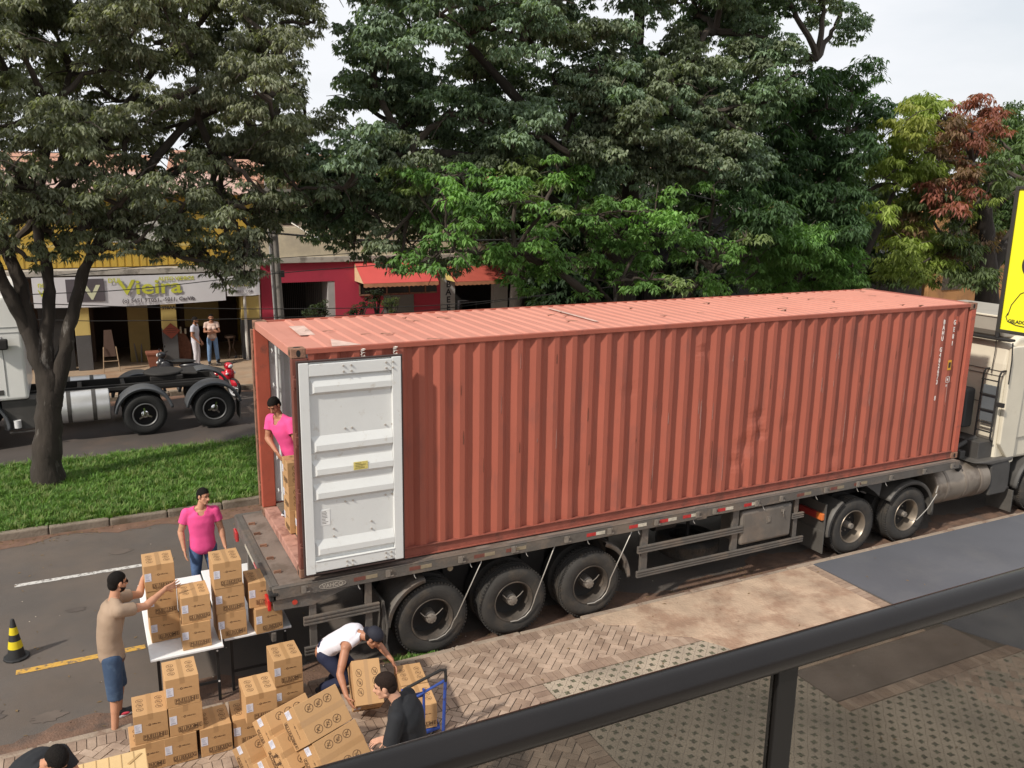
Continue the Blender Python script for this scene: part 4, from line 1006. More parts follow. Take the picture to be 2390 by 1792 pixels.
box('upper_band', -12, 3.55, FY - .01, FY, 4.16, 4.24, M_pyel, ys)
box('white_panel', -1.6, .9, FY - .03, FY - .004, 4.30, 5.1, mat('dirty_white', (.52, .5, .46), .8, var=.1, vs=1), ys)
b = MB(); b.box(-12, 3.5, FY - .55, FY, 3.30, 3.48); b.build('canopy', M_grend, ys, .01)
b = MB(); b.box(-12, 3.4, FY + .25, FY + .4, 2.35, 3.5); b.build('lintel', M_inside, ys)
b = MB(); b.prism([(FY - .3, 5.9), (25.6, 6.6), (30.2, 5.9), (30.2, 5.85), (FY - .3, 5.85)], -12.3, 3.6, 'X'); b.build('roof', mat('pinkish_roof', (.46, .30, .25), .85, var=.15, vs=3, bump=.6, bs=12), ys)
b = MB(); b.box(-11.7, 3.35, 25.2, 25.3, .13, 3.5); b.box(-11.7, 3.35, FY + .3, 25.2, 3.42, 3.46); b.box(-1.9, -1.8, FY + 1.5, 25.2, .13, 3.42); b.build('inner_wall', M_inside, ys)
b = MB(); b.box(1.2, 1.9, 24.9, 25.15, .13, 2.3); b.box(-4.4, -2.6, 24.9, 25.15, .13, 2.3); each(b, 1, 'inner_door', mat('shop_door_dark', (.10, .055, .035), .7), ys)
b = MB(); b.box(-.75, -.1, FY + .9, FY + 1.0, .13, 2.35); b.box(1.2, 2.4, FY + 2.0, FY + 2.05, 1.1, 2.35); each(b, 1, 'yellow_panel', mat('dim_yellow_panel', (.26, .19, .07), .8, var=.1), ys)
for (x0, x1, zc) in ((-10.6, -10.1, 1.3), (-6.6, -6.1, 1.3), (-2.38, -1.93, 1.30), (.27, .74, 1.35), (2.88, 3.5, 1.55)):
    c = box('column', x0, x1, FY - .02, FY + .35, .13, zc, M_dgrey, ys, .01)
    box('column_head', x0 - (0 if x0 < 2 else 0), x1, FY - .021, FY + .35, zc + .001, 2.36, M_pyel, c, .01)
MB().cyl((3.0, FY - .12, .13), (3.0, FY - .12, 3.3), .05, n=14).build('drain_pipe', mat('white_pipe', (.62, .6, .56), .5), ys, smooth=True)
box('black_gate', -3.4, -2.45, FY + .1, FY + .16, .13, 2.3, M_dark, ys)
textmesh('STBAAJ', .15, M_ink, faceM((.30, FY - .024, 2.05), (1, 0, 0), (0, 0, 1)), 'lettering', ys, .002, 'LEFT', .004, .95)
# banner, gently sagging
def banner(x0, x1, z0, z1, y, sag=.06):
    b = MB(); n = 24; vs = []
    for i in range(n + 1):
        t = i / n; x = x0 + (x1 - x0) * t; yy = y - .02 * math.sin(t * 9)
        vs += [(x, yy, z0 - sag * math.sin(math.pi * t)), (x, yy, z1 - .02 * math.sin(math.pi * t))]
    b.add(vs, [(2 * i, 2 * i + 2, 2 * i + 3, 2 * i + 1) for i in range(n)])
    o = b.build('shop_banner', M_banner); s_ = o.modifiers.new('s', 'SOLIDIFY'); s_.thickness = .006; return o
def btext(o, s, x, z, size, m, y, bold=0.0, sx=1.0): textmesh(s, size, m, faceM((x, y, z), (1, 0, 0), (0, 0, 1)), 'lettering', o, .002, 'LEFT', bold, sx)
YB = FY - .60
bn = banner(-3.45, 2.3, 2.34, 3.28, YB); tag(bn, 'long white shop banner with big yellow green Vieira lettering', 'banner')
btext(bn, 'Vieira', -.98, 2.64, .66, M_signg, YB - .028, .012, 1.25); btext(bn, 'Vieira', -1.02, 2.67, .66, M_signy, YB - .034, .012, 1.25)
btext(bn, "D'UL", -1.3, 3.06, .19, M_signy, YB - .03, .005); btext(bn, 'AUTO VIDROS', .2, 3.08, .17, M_signy, YB - .03, .005)
btext(bn, '(o) 5651 9T051, -5011, CarVib', -.93, 2.40, .17, M_signd, YB - .03, .004, 1.05)
b = MB(); b.box(-2.52, -1.42, YB - .03, YB - .026, 2.48, 3.2); k = b.build('logo_panel', M_signd, bn, .002)
btext(k, 'V', -2.02, 2.56, .62, mat('logo_pale', (.66, .66, .45), .6), YB - .034, .02, 1.2)
btext(bn, 'nas', -3.3, 2.98, .25, M_signy, YB - .03, .004); btext(bn, 'Vi', -3.3, 2.68, .3, M_signy, YB - .03, .004)
bn2 = banner(2.34, 3.45, 2.48, 3.16, YB + .02, .02); tag(bn2, 'short white end banner with yellow lettering beside the red building', 'banner')
btext(bn2, 'Vieiras', 2.36, 2.80, .26, mat('banner_ochre', (.45, .40, .08), .6), YB - .012, .006, 1.1); btext(bn2, 'FIS W8E0: OS8', 2.38, 2.58, .13, M_signd, YB - .012, .003)

rb = wempty('terrace_building', (8, 23, 0.13), 'crimson and cream two storey building with a red awning, behind the container', 'building')
b = MB()
b.box(3.6, 4.28, FY, FY + .25, .13, 3.5); b.box(4.28, 6.25, FY, FY + .25, 2.80, 3.5); b.box(6.25, 10.4, FY, FY + .25, .13, 3.5)
b.build('red_wall', M_redw, rb)
b = MB(); b.box(3.6, 20, FY - .02, FY + .25, 3.70, 4.75); b.box(3.6, 20, FY + 1.3, FY + 1.5, 4.75, 6.3); b.box(3.56, 3.62, FY - .02, 30, 3.7, 6.3); b.box(10.4, 20, FY + .02, FY + .25, 2.9, 3.5); b.build('cream_wall', M_creamw, rb)
box('cornice', 3.56, 20.05, FY - .12, FY + .25, 3.50, 3.70, M_grend, rb, .01)
b = MB(); b.prism([(FY + 1.0, 6.3), (25.5, 6.95), (30, 6.3), (30, 6.24), (FY + 1.0, 6.24)], 3.5, 20, 'X'); b.build('roof', M_tile, rb)
b = MB()
for i in range(60): b.tube([(3.6 + i * .275, FY + .98, 6.33), (3.6 + i * .275, 25.5, 6.98)], .06, 6)
each(b, 60, 'tile_rows', M_tile, rb)
# garage opening
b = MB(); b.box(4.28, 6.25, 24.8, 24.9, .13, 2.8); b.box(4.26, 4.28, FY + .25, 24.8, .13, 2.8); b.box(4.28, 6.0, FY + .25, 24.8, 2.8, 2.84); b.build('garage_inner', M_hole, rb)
box('garage_side', 6.0, 6.25, FY + .02, 24.8, .13, 2.79, mat('garage_side_grey', (.36, .34, .33), .8), rb)
b = MB()
for i in range(24): b.box(4.3 + i * .072, 4.312 + i * .072, FY + .9, FY + .92, .13, 2.75)
each(b, 24, 'gate_bars', mat('gate_dark', (.04, .035, .035), .6), rb)
# shutters upstairs
b = MB()
for i in range(9): b.box(4.72, 5.30, FY + 1.26, FY + 1.3, 4.78 + i * .095, 4.855 + i * .095)
each(b, 9, 'shutter', mat('shutter_brown', (.13, .09, .08), .7), rb)
b = MB()
for i in range(9): b.box(6.3, 6.9, FY + 1.26, FY + 1.3, 4.78 + i * .095, 4.855 + i * .095)
each(b, 9, 'shutter', MATS['shutter_brown'], rb)
# awnings
def awning(x0, x1, z0, z1, dep, m, m2):
    b = MB(); vs = [(x0, FY - .01, z1), (x1, FY - .01, z1), (x1, FY - dep, z0), (x0, FY - dep, z0), (x0, FY - .01, z0), (x1, FY - .01, z0)]
    b.add(vs, [(0, 1, 2, 3)])
    a = b.build('awning', m, rb); s_ = a.modifiers.new('s', 'SOLIDIFY'); s_.thickness = .01
    b = MB(); b.add([(x0, FY - .01, z1 - .02), (x0, FY - dep, z0), (x0, FY - .01, z0)], [(0, 1, 2)]); b.add([(x1, FY - .01, z1 - .02), (x1, FY - dep, z0), (x1, FY - .01, z0)], [(0, 2, 1)])
    each(b, 1, 'side_cheek', M_pyel if m2 is None else m2, a)
    b = MB(); n = int((x1 - x0) / .09); vs = []
    for i in range(n + 1):
        x = x0 + (x1 - x0) * i / n
        vs += [(x, FY - dep - .005, z0 - .12 - (.03 if i % 2 else 0)), (x, FY - dep - .005, z0)]
    b.add(vs, [(2 * i, 2 * i + 2, 2 * i + 3, 2 * i + 1) for i in range(n)])
    b.build('valance', mat('faded_orange_valance', (.50, .22, .12), .85, var=.2, vs=4), a)
M_awn = mat('awning_red', (.55, .075, .065), .7, var=.06, vs=2)
awning(7.0, 9.9, 2.78, 3.46, 1.1, M_awn, mat('awning_cream_side', (.6, .42, .25), .8)); awning(10.6, 12.9, 2.72, 3.2, 1.0, mat('awning_dull_red', (.42, .08, .055), .8), None)
box('window_band', 7.15, 10.25, FY - .02, FY + .01, 2.25, 2.68, mat('window_dark', (.025, .02, .018), .2), rb)
b = MB()
for x in (7.15, 8.2, 9.1, 9.75): b.box(x, x + .05, FY - .04, FY - .02, 2.25, 2.68)
b.box(7.15, 10.25, FY - .04, FY - .02, 2.22, 2.27); b.build('window_frame', M_crust, rb)
box('grey_door', 8.1, 9.3, FY - .03, FY, .13, 2.2, mat('garage_grey', (.16, .16, .15), .7), rb)
b = MB(); b.box(10.4, 11.0, FY - .05, FY + .25, .13, 2.9); b.box(12.7, 13.3, FY - .05, FY + .25, .13, 2.9); b.box(16.4, 17, FY - .05, FY + .25, .13, 2.9); each(b, 1, 'pilaster', mat('pilaster_grey', (.40, .40, .39), .8, var=.1), rb)
for i, chh in enumerate('BAEEI'): textmesh(chh, .34, mat('letter_black', (.03, .03, .035), .6), faceM((10.72, FY - .055, 2.42 - .30 * i), (1, 0, 0), (0, 0, 1)), 'letter', rb, .003, 'CENTER', .008)
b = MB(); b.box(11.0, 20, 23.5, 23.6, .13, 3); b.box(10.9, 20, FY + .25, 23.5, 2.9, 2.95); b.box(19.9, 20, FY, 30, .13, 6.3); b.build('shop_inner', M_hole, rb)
b = MB(); rd = random.Random(4)
for i in range(12): x = rd.uniform(11.1, 16); b.box(x, x + .35, 22.6, 22.9, .13 + rd.uniform(0, 1), 1.4 + rd.uniform(0, .6))
each(b, 1, 'shelf_goods', mat('shelf_goods', (.05, .045, .05), .7), rb)
dk = wempty('dark_building', (28, 24, 0.13), 'low dark fronted building in deep shade under the mango trees', 'building')
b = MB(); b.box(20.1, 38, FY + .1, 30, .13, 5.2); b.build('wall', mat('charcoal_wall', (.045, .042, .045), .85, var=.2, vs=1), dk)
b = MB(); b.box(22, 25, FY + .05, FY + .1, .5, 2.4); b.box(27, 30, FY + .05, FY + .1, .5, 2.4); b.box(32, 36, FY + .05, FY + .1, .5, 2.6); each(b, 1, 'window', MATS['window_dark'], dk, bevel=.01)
b = MB(); b.box(33.2, 36.5, FY + .02, FY + .05, 3.0, 3.45); k = b.build('shop_sign', mat('grey_sign', (.30, .31, .33), .6), dk); textmesh('LISSI', .36, M_signd, faceM((33.6, FY + .015, 3.08), (1, 0, 0), (0, 0, 1)), 'lettering', k)
og = wempty('orange_building', (46, 25, 0.13), 'orange rendered building with grilled windows at the right edge', 'building')
b = MB(); b.box(38.4, 70, FY, 34, .13, 6.0); b.build('wall', mat('orange_render', (.46, .24, .10), .85, var=.15, vs=.7, col2=(.28, .15, .08), c2amt=.6, c2s=1), og)
b = MB()
for i in range(10): b.box(39.4 + i * 2.6, 41 + i * 2.6, FY - .04, FY, 1.2, 2.9)
for i in range(10): b.box(39.4 + i * 2.6, 41 + i * 2.6, FY - .04, FY, 3.9, 5.2)
each(b, 1, 'window', mat('grille_window', (.08, .065, .05), .6, var=.4, vs=12), og)
box('cornice', 38.4, 70, FY - .25, FY, 3.3, 3.45, M_grend, og)
# back rows of the town, low roofs seen through gaps
for i, (x0, x1, yy, h, c) in enumerate(((-30, -14, 24, 5.2, (.45, .42, .38)), (-26, 2, 42, 6.2, (.5, .42, .34)), (4, 26, 44, 6.6, (.46, .36, .27)), (-60, -32, 30, 6, (.4, .35, .3)), (30, 60, 48, 7.5, (.5, .45, .4)), (70, 110, 30, 7, (.45, .3, .2)))):
    hb = wempty('house', ((x0 + x1) / 2, yy + 4, .1), ['pale grey house beyond the left edge of the yellow shop', 'long cream house with a tiled roof behind the yellow shop', 'long ochre house with a tiled roof behind the crimson building', 'grey brown house far to the left', 'pale house far behind the dark fronted building', 'brown house at the far right end of the street'][i], 'house')
    box('wall', x0, x1, yy, yy + 9, 0, h, mat('house_wall_%s' % 'abcdef'[i], c, .85, var=.12, vs=.5), hb)
    b = MB(); b.prism([(yy - .4, h), (yy + 4.5, h + 1.6), (yy + 9.4, h), (yy + 9.4, h - .08), (yy - .4, h - .08)], x0 - .4, x1 + .4, 'X'); b.build('roof', M_tile, hb)
    b = MB()
    for k in range(int((x1 - x0) / 4)): b.box(x0 + 1 + k * 4, x0 + 2.4 + k * 4, yy - .03, yy, 1.2, 2.6)
    each(b, 1, 'window', MATS['window_dark'], hb)

# ------------------------------------------------------------ street furniture across the road
M_pole = mat('concrete_pole', (.26, .235, .21), .9, var=.15, vs=3, bump=.3, bs=20)
up = wempty('utility_pole', (3.38, 17.5, .13), 'tapering grey concrete utility pole beside the crimson wall', 'pole')
b = MB(); b.cyl((3.50, 17.5, .1), (3.28, 17.5, 8.8), .16, .10, n=16); pp = b.build('pole', M_pole, up, smooth=True)
MB().cyl((3.33, 17.36, .1), (3.14, 17.4, 8.0), .035, n=8).build('conduit', mat('conduit_grey', (.30, .29, .28), .6), up, smooth=True)
b = MB(); b.box(2.3, 4.3, 17.35, 17.43, 8.1, 8.22); b.box(2.6, 4.0, 17.35, 17.43, 6.0, 6.08); each(b, 1, 'cross_arm', M_pole, up)
b = MB(); b.tube([(3.40, 17.4, 5.2), (3.7, 16.9, 5.15), (4.3, 16.4, 4.72)], .025, 8); b.build('lamp_arm', M_rod, up); b = MB(); b.ball((4.55, 16.25, 4.62), (.38, .12, .09)); b.build('lamp_head', mat('lamp_grey', (.36, .36, .35), .5), up, smooth=True)
b = MB(); b.box(3.50, 3.62, 17.3, 17.42, 3.4, 3.6); b.build('meter_box', M_dark, up)
def wire(pts, y, r, label, grp, ext=None):
    P = [at(px, py, Y=y) for px, py in pts]
    # smooth the polyline and carry it on past the frame
    d0 = (P[0] - P[1]).normalized(); d1 = (P[-1] - P[-2]).normalized()
    P = [P[0] + d0 * 12] + P + [P[-1] + d1 * 12]
    Q = []
    for i in range(len(P) - 1):
        a = P[max(i - 1, 0)]; b_ = P[i]; c = P[i + 1]; d = P[min(i + 2, len(P) - 1)]
        for k in range(8):
            t = k / 8
            Q.append(.5 * ((2 * b_) + (c - a) * t + (2 * a - 5 * b_ + 4 * c - d) * t * t + (3 * b_ - a - 3 * c + d) * t ** 3))
    Q.append(P[-1])
    o = MB().tube(Q, r, 6).build('overhead_cable', M_dark, smooth=True); tag(o, label, 'cable', grp); return o
W_ = [([(0, 402), (310, 470), (610, 505), (850, 520), (1150, 516), (1500, 500)], 17.3, .032, 'thick black cable bundle sagging past the lamp head of the utility pole'),
      ([(0, 606), (110, 596), (300, 577), (560, 560)], 17.2, .012, 'thin cable crossing the canopy above the white banner'),
      ([(0, 639), (279, 625), (592, 591), (811, 573), (899, 564), (1150, 560)], 17.2, .014, 'thin cable rising across the middle of the white banner'),
      ([(0, 653), (307, 663), (592, 667), (928, 660), (1163, 638), (1400, 610)], 17.25, .014, 'cable running along the bottom edge of the white banner'),
      ([(0, 689), (251, 693), (592, 686), (900, 672), (1160, 640)], 17.3, .012, 'lowest cable passing in front of the shop columns'),
      ([(0, 328), (500, 335), (900, 344), (1600, 350)], 17.0, .012, 'high thin cable threading through the left tree crown'),
      ([(0, 338), (500, 343), (900, 350), (1600, 362)], 17.05, .012, 'second high cable just below the highest one'),
      ([(1930, 565), (2050, 590), (2200, 610), (2400, 650)], 17, .02, 'grey cable slanting past the red leaved tree towards the sign'),
      ([(1850, 500), (1940, 520), (2060, 585), (2200, 640)], 16, .02, 'steep cable behind the red leaved tree')]
for pts, y, r, lab in W_: wire(pts, y, r, lab, 'overhead cables along the street')
M_terra = mat('terracotta', (.24, .085, .05), .8, var=.15, vs=5)
pt = wempty('plant_pot', (-.07, 20.9, .13), 'empty square terracotta pot standing before the shop column', 'pot')
b = MB(); b.add([(-.24, 20.72, .13), (.06, 20.72, .13), (.06, 21.0, .13), (-.24, 21.0, .13), (-.32, 20.66, .62), (.15, 20.66, .62), (.15, 21.08, .62), (-.32, 21.08, .62)], [(0, 3, 2, 1), (0, 1, 5, 4), (1, 2, 6, 5), (2, 3, 7, 6), (3, 0, 4, 7)]); b.build('pot_body', M_terra, pt)
b = MB(); b.box(-.34, .17, 20.64, 21.1, .60, .68); b.build('rim', M_terra, pt, .01)
lf = wempty('a_frame_board', (-1.43, 20.7, .13), 'folding board on thin brass legs leaning in the open shop bay', 'sign board')
b = MB(); b.tube([(-1.66, 20.55, .13), (-1.60, 20.75, .95)], .018, 6); b.tube([(-1.17, 20.55, .13), (-1.23, 20.75, .95)], .018, 6); b.tube([(-1.63, 20.6, .5), (-1.20, 20.6, .5)], .015, 6); b.build('leg_frame', mat('brass_leg', (.30, .21, .13), .5), lf)
b = MB(); b.prism([(-1.62, .62), (-1.24, .62), (-1.32, 1.5), (-1.55, 1.5)], 20.78, 20.81, 'Y'); b.build('board', mat('board_brown', (.10, .06, .045), .7), lf)
dm = MB(); dm.prism([(.24, 1.30), (.53, 1.03), (.83, 1.30), (.53, 1.57)], FY - .06, FY - .03, 'Y'); o = dm.build('diamond_sign', mat('diamond_rust', (.25, .055, .03), .7, var=.15, vs=4), None, .004); tag(o, 'rust red diamond shaped sign hanging on the middle shop column', 'sign')
b = MB()
for i in range(3): b.box(.34 + .06 * abs(i - 1), .72 - .06 * abs(i - 1), FY - .064, FY - .061, 1.24 + i * .07, 1.255 + i * .07)
each(b, 1, 'print_line', M_ink, o)
def leanpole(x0, x1, z1, lab):
    o = MB().cyl((x0, 22.0, .13), (x1, 22.4, z1), .025, n=8).build('leaning_pole', mat('grey_stick', (.16, .14, .13), .7)); tag(o, lab, 'pole', 'poles leaning in the shop bay')
leanpole(-.55, -.75, 2.3, 'thin grey pole leaning left in the open shop bay'); leanpole(-.42, -.28, 2.2, 'thin grey pole leaning right in the open shop bay')
ch = wempty('wicker_stand', (1.0, 21.9, .13), 'low brown wicker stand with bottles just inside the shop', 'stand')
b = MB(); b.prism([(.75, .13), (1.15, .13), (1.2, .75), (1.0, 1.15), (.75, 1.2)], 21.5, 21.9, 'Y'); b.build('basket', mat('wicker', (.15, .06, .035), .85, var=.3, vs=12), ch, .03)
b = MB(); b.cyl((.86, 21.45, 1.15), (.86, 21.45, 1.38), .035, n=10); b.cyl((1.02, 21.5, 1.12), (1.02, 21.5, 1.3), .035, n=10); each(b, 1, 'bottle', mat('pale_bottle', (.5, .45, .35), .4), ch)
sc_ = wempty('stool', (2.55, 21.9, .13), 'carved wooden stool inside the shop near the drain pipe', 'stool')
b = MB(); b.cyl((2.55, 21.8, .85), (2.55, 21.8, .92), .2, n=20); b.build('seat', mat('stool_wood', (.13, .08, .055), .7), sc_)
b = MB()
for a in (0, 2.1, 4.2): b.tube([(2.55 + .15 * math.cos(a), 21.8 + .15 * math.sin(a), .85), (2.55 + .07 * math.cos(a), 21.8 + .07 * math.sin(a), .5), (2.55 + .2 * math.cos(a), 21.8 + .2 * math.sin(a), .13)], .025, 6)
each(b, 1, 'leg', MATS['stool_wood'], sc_)

# ------------------------------------------------------------ motorbikes
def motorbike(loc, rz, mp, lab):
    o = empty('motorbike', loc, rz, lab, 'motorbike')          # nose towards local +X
    for x, r in ((.62, .29), (-.60, .28)):
        b = MB(); b.lathe([(r - .055, -.04), (r - .02, -.05), (r, -.02), (r, .02), (r - .02, .05), (r - .055, .04)], (x, 0, r), n=32); w = b.build('wheel', M_tyre2, o, smooth=True)
        b = MB(); b.lathe([(r - .052, -.025), (r - .075, -.03), (r - .075, .03), (r - .052, .025)], (x, 0, r), n=32)
        for k in range(6):
            a = k * math.pi / 3; b.cyl((x, 0, r), (x + (r - .07) * math.cos(a), 0, r + (r - .07) * math.sin(a)), .012, n=6)
        b.cyl((x, -.06, r), (x, .06, r), .05, n=12); b.build('rim', mat('bike_rim_white', (.62, .62, .64), .4), w, smooth=True)
    b = MB(); b.tube([(.62, .07, .29), (.46, .07, .62), (.38, .05, .92)], .022, 8); b.tube([(.62, -.07, .29), (.46, -.07, .62), (.38, -.05, .92)], .022, 8); each(b, 1, 'fork', M_hub, o, smooth=True)
    b = MB(); b.ball((.62, 0, .44), (.24, .075, .12)); b.build('front_fender', mp, o, smooth=True)
    b = MB(); b.ball((.42, 0, .66), (.14, .17, .22)); b.ball((.30, .12, .55), (.20, .07, .22)); b.ball((.30, -.12, .55), (.20, .07, .22)); b.build('leg_shield', mp, o, smooth=True)
    b = MB(); b.ball((.40, 0, .93), (.14, .13, .11)); hb = b.build('handlebar_cowl', mp, o, smooth=True)
    b = MB(); b.ball((.51, 0, .93), (.05, .08, .06)); b.build('headlight', mat('lamp_clear', (.7, .7, .7), .15), hb, smooth=True)
    b = MB(); b.ball((.50, .13, .72), (.04, .045, .04)); b.ball((.50, -.13, .72), (.04, .045, .04)); each(b, 1, 'indicator', MATS['lamp_clear'], o, smooth=True)
    b = MB(); b.tube([(.32, .36, .99), (.36, .18, .97), (.38, 0, .97), (.36, -.18, .97), (.32, -.36, .99)], .016, 8); b.build('handlebar', M_dark, o, smooth=True)
    for s_ in (1, -1):
        b = MB(); b.tube([(.36, .2 * s_, .98), (.38, .28 * s_, 1.12)], .006, 6); b.ball((.38, .30 * s_, 1.15), (.02, .06, .04)); b.build('mirror', M_dark, o, smooth=True)
    b = MB(); b.ball((-.20, 0, .74), (.42, .13, .07)); b.build('seat', M_tyre2, o, smooth=True)
    b = MB(); b.ball((-.42, .0, .60), (.34, .12, .10)); b.tube([(-.7, 0, .62), (-.9, 0, .52)], [.06, .03], 8); b.build('tail_fairing', mp, o, smooth=True)
    b = MB(); b.ball((.02, 0, .36), (.20, .12, .13)); b.tube([(.1, -.12, .25), (-.3, -.14, .27), (-.75, -.15, .33)], .035, 8); b.tube([(.3, 0, .7), (0, 0, .45), (-.5, 0, .5)], .03, 8); b.tube([(-.1, .1, .3), (-.2, .3, .02)], .012, 6); b.build('engine', M_dark, o, smooth=True)
    return o
motorbike((1.44, 16.62, .0), R(-62), mat('bike_red', (.55, .012, .03), .25, coat=.6), 'glossy red scooter parked nose out at the far kerb')
motorbike((.32, 17.9, .13), R(160), mat('bike_black', (.03, .03, .035), .3), 'black motorbike half hidden behind the white truck tractor')
# ------------------------------------------------------------ cartons
M_card = mat('corrugated_cardboard', (0.47, 0.275, 0.125), .8, var=.07, vs=2.2, bump=.12, bs=9, stretch=(1, 1, 1), col2=(.41, .235, .105), c2amt=.5, c2s=2.5, orand=.10)
M_tape = mat('packing_tape', (0.40, 0.235, 0.11), .35, var=.05)
M_label = mat('label_paper', (0.66, 0.66, 0.74), .6, var=.08, vs=30)
M_print = mat('carton_ink', (0.085, 0.045, 0.022), .8)
BW, BD, BH = .335, .40, .332
def addmesh(b, me):
    b.add([v.co[:] for v in me.vertices], [tuple(p.vertices) for p in me.polygons])
def addtext(b, s, size, M, bold=0.0, sx=1.0, align='LEFT'):
    o = textmesh(s, size, M_print, M, 't', None, .0004, align, bold, sx); addmesh(b, o.data); me = o.data; bpy.data.objects.remove(o); bpy.data.meshes.remove(me)
def ring(b, M, cx, cy, r, w=.0045, n=24):
    for k in range(n):
        a, c = 2 * math.pi * k / n, 2 * math.pi * (k + 1) / n
        q = [(cx + (r - w) * math.cos(a), cy + (r - w) * math.sin(a)), (cx + r * math.cos(a), cy + r * math.sin(a)), (cx + r * math.cos(c), cy + r * math.sin(c)), (cx + (r - w) * math.cos(c), cy + (r - w) * math.sin(c))]
        b.add([M @ Vector((x, y, 0)) for x, y in q], [(0, 1, 2, 3)])
def bar(b, M, x0, y0, x1, y1, w=.0035):
    d = Vector((x1 - x0, y1 - y0)).normalized(); nx, ny = -d.y * w / 2, d.x * w / 2
    b.add([M @ Vector(p) for p in ((x0 + nx, y0 + ny, 0), (x0 - nx, y0 - ny, 0), (x1 - nx, y1 - ny, 0), (x1 + nx, y1 + ny, 0))], [(0, 1, 2, 3)])
def make_carton(word, alt=False):
    w, d, h = BW / 2, BD / 2, BH
    b = MB(); b.box(-w, w, -d, d, 0, h)
    o = b.build('carton', M_card, None, .004)
    e = .0012
    # tape down the middle of the top and over the edges
    b = MB(); b.box(-.025, .025, -d - e * .5, d + e * .5, h, h + e * .4); b.box(-.025, .025, -d - e * .5, -d, h - .07, h + e * .4)
    b.build('tape', M_tape, o)
    T = faceM((0, 0, h + e), (1, 0, 0), (0, 1, 0)); F = faceM((0, -d - e, 0), (1, 0, 0), (0, 0, 1)); Rm = faceM((w + e, 0, 0), (0, 1, 0), (0, 0, 1))
    b = MB(); rd = random.Random(len(word))
    for M_, sx in ((T, .095), (Rm, .10)):
        oy = 0 if M_ is T else h / 2
        for cx in (-sx, sx):
            for cy in (-.085, 0, .085):
                ring(b, M_, cx, cy * (1 if M_ is T else 1) + oy, .036)
                bar(b, M_, cx - .024, cy + oy + .024, cx + .024, cy + oy - .024, .005)
                for k in range(4):
                    a = rd.uniform(0, 6.28); bar(b, M_, cx + .016 * math.cos(a), cy + oy + .016 * math.sin(a), cx + .02 * math.cos(a + 2), cy + oy + .02 * math.sin(a + 2), .003)
    b.build('circle_print', M_print, o)
    b = MB()
    x0 = -.085
    for i, chh in enumerate(word):
        cw = .037; xx = x0 + i * (cw + .003)
        for s_ in ((xx, .045, xx + cw, .045), (xx, .095, xx + cw, .095), (xx, .045, xx, .095), (xx + cw, .045, xx + cw, .095)): bar(b, F, *s_, .0035)
        addtext(b, chh, .052, F @ Matrix.Translation((xx + cw / 2, .051, 0)), .0008, .8, 'CENTER')
    addtext(b, 'HANDLE WITH CARE THIS SIDE UP', .0125, F @ Matrix.Translation((x0 + .002, .031, 0)), .0004)
    addtext(b, 'MADE FOR EXPORT ONLY', .010, F @ Matrix.Translation((x0 + .03, .018, 0)), .0002)
    ring(b, F, -.012, .205, .013, .006); bar(b, F, -.05, .207, -.026, .203, .002); addtext(b, 'Office line', .019, F @ Matrix.Translation((.008, .199, 0)), .0003, 1.1)
    b.build('front_print', M_print, o)
    b = MB(); b.box(-w + .004, -w + .076, -d - .0022, -d - .0008, .135, .235)
    lb = b.build('shipping_label', M_label, o)
    b = MB()
    L_ = faceM((-w + .01, -d - .0026, .14), (1, 0, 0), (0, 0, 1))
    for k in range(6): bar(b, L_, .004, .082 - k * .010, .03 + rd.uniform(0, .02), .082 - k * .010, .0022)
    for k in range(9): bar(b, L_, .008 + k * .005, .006, .008 + k * .005, .02, .0018 if k % 2 else .003)
    b.build('label_print', mat('label_ink', (.22, .22, .30), .8), lb)
    return o
def make_carton_up(word):
    # carton printed with two arrows, used in the tilted pile
    o = make_carton(word)
    F = faceM((0, -BD / 2 - .0012, 0), (1, 0, 0), (0, 0, 1))
    return o
protos = [make_carton('BIROME'), make_carton('PUESNE'), make_carton('DIBOEG')]
used = set()
def carton(k, x, yf, z, rz=0.0, label='', group='cartons stacked on the pavement', M=None, sc=None):
    p = protos[k % 3]
    if id(p) in used: o = copy_tree(p, None, lambda q: KIDS[q.name])
    else: used.add(id(p)); o = p
    if M is not None: o.matrix_world = M
    else:
        o.location = (x, yf + BD / 2, z); o.rotation_euler = (0, 0, R(rz))
    q = .975 + .045 * ((len(label) * 37) % 11) / 10; o.scale = (q, 1.0, 1.0)
    tag(o, label, 'cardboard box', group); return o
KIDS = {}
def reg(o):
    KIDS[o.name] = children(o)
    for c in KIDS[o.name]: reg(c)
for p in protos: reg(p)
def copy_tree(o, parent=None, kids=None):
    c = o.copy(); COL.objects.link(c)
    if parent is not None: c.parent = parent
    for ch in kids(o): copy_tree(ch, c, kids)
    return c
G1, G2, G3 = 'cartons stacked on the pavement', 'cartons stacked on the white tables', 'cartons inside the container'
H = BH + .002; z0 = ZP + .004
carton(0, -1.905, -1.14, z0, 1, 'bottom carton of the leftmost pavement stack, beside the pale flat cardboard', G1)
carton(1, -1.855, -1.13, z0 + H, -1, 'carton on top of the leftmost pavement stack, in front of the red striped shoe', G1)
carton(2, -1.585, -1.14, z0, 0, 'bottom carton of the three high pavement stack, small white tear on its front', G1)
carton(0, -1.515, -1.13, z0 + H, 1, 'middle carton of the three high pavement stack', G1)
carton(1, -1.525, -1.13, z0 + 2 * H, 0, 'top carton of the three high pavement stack below the white table edge', G1)
carton(2, -1.225, -1.14, z0, 1, 'single carton on the bricks right of the three high stack, its top half in shade', G1)
carton(0, -.86, -1.12, z0, -2, 'low carton peeping out left of the stack beside the tilted pile', G1)
carton(1, -.745, -1.24, z0 + H, 1, 'carton standing upright just behind the tilted pile', G1)
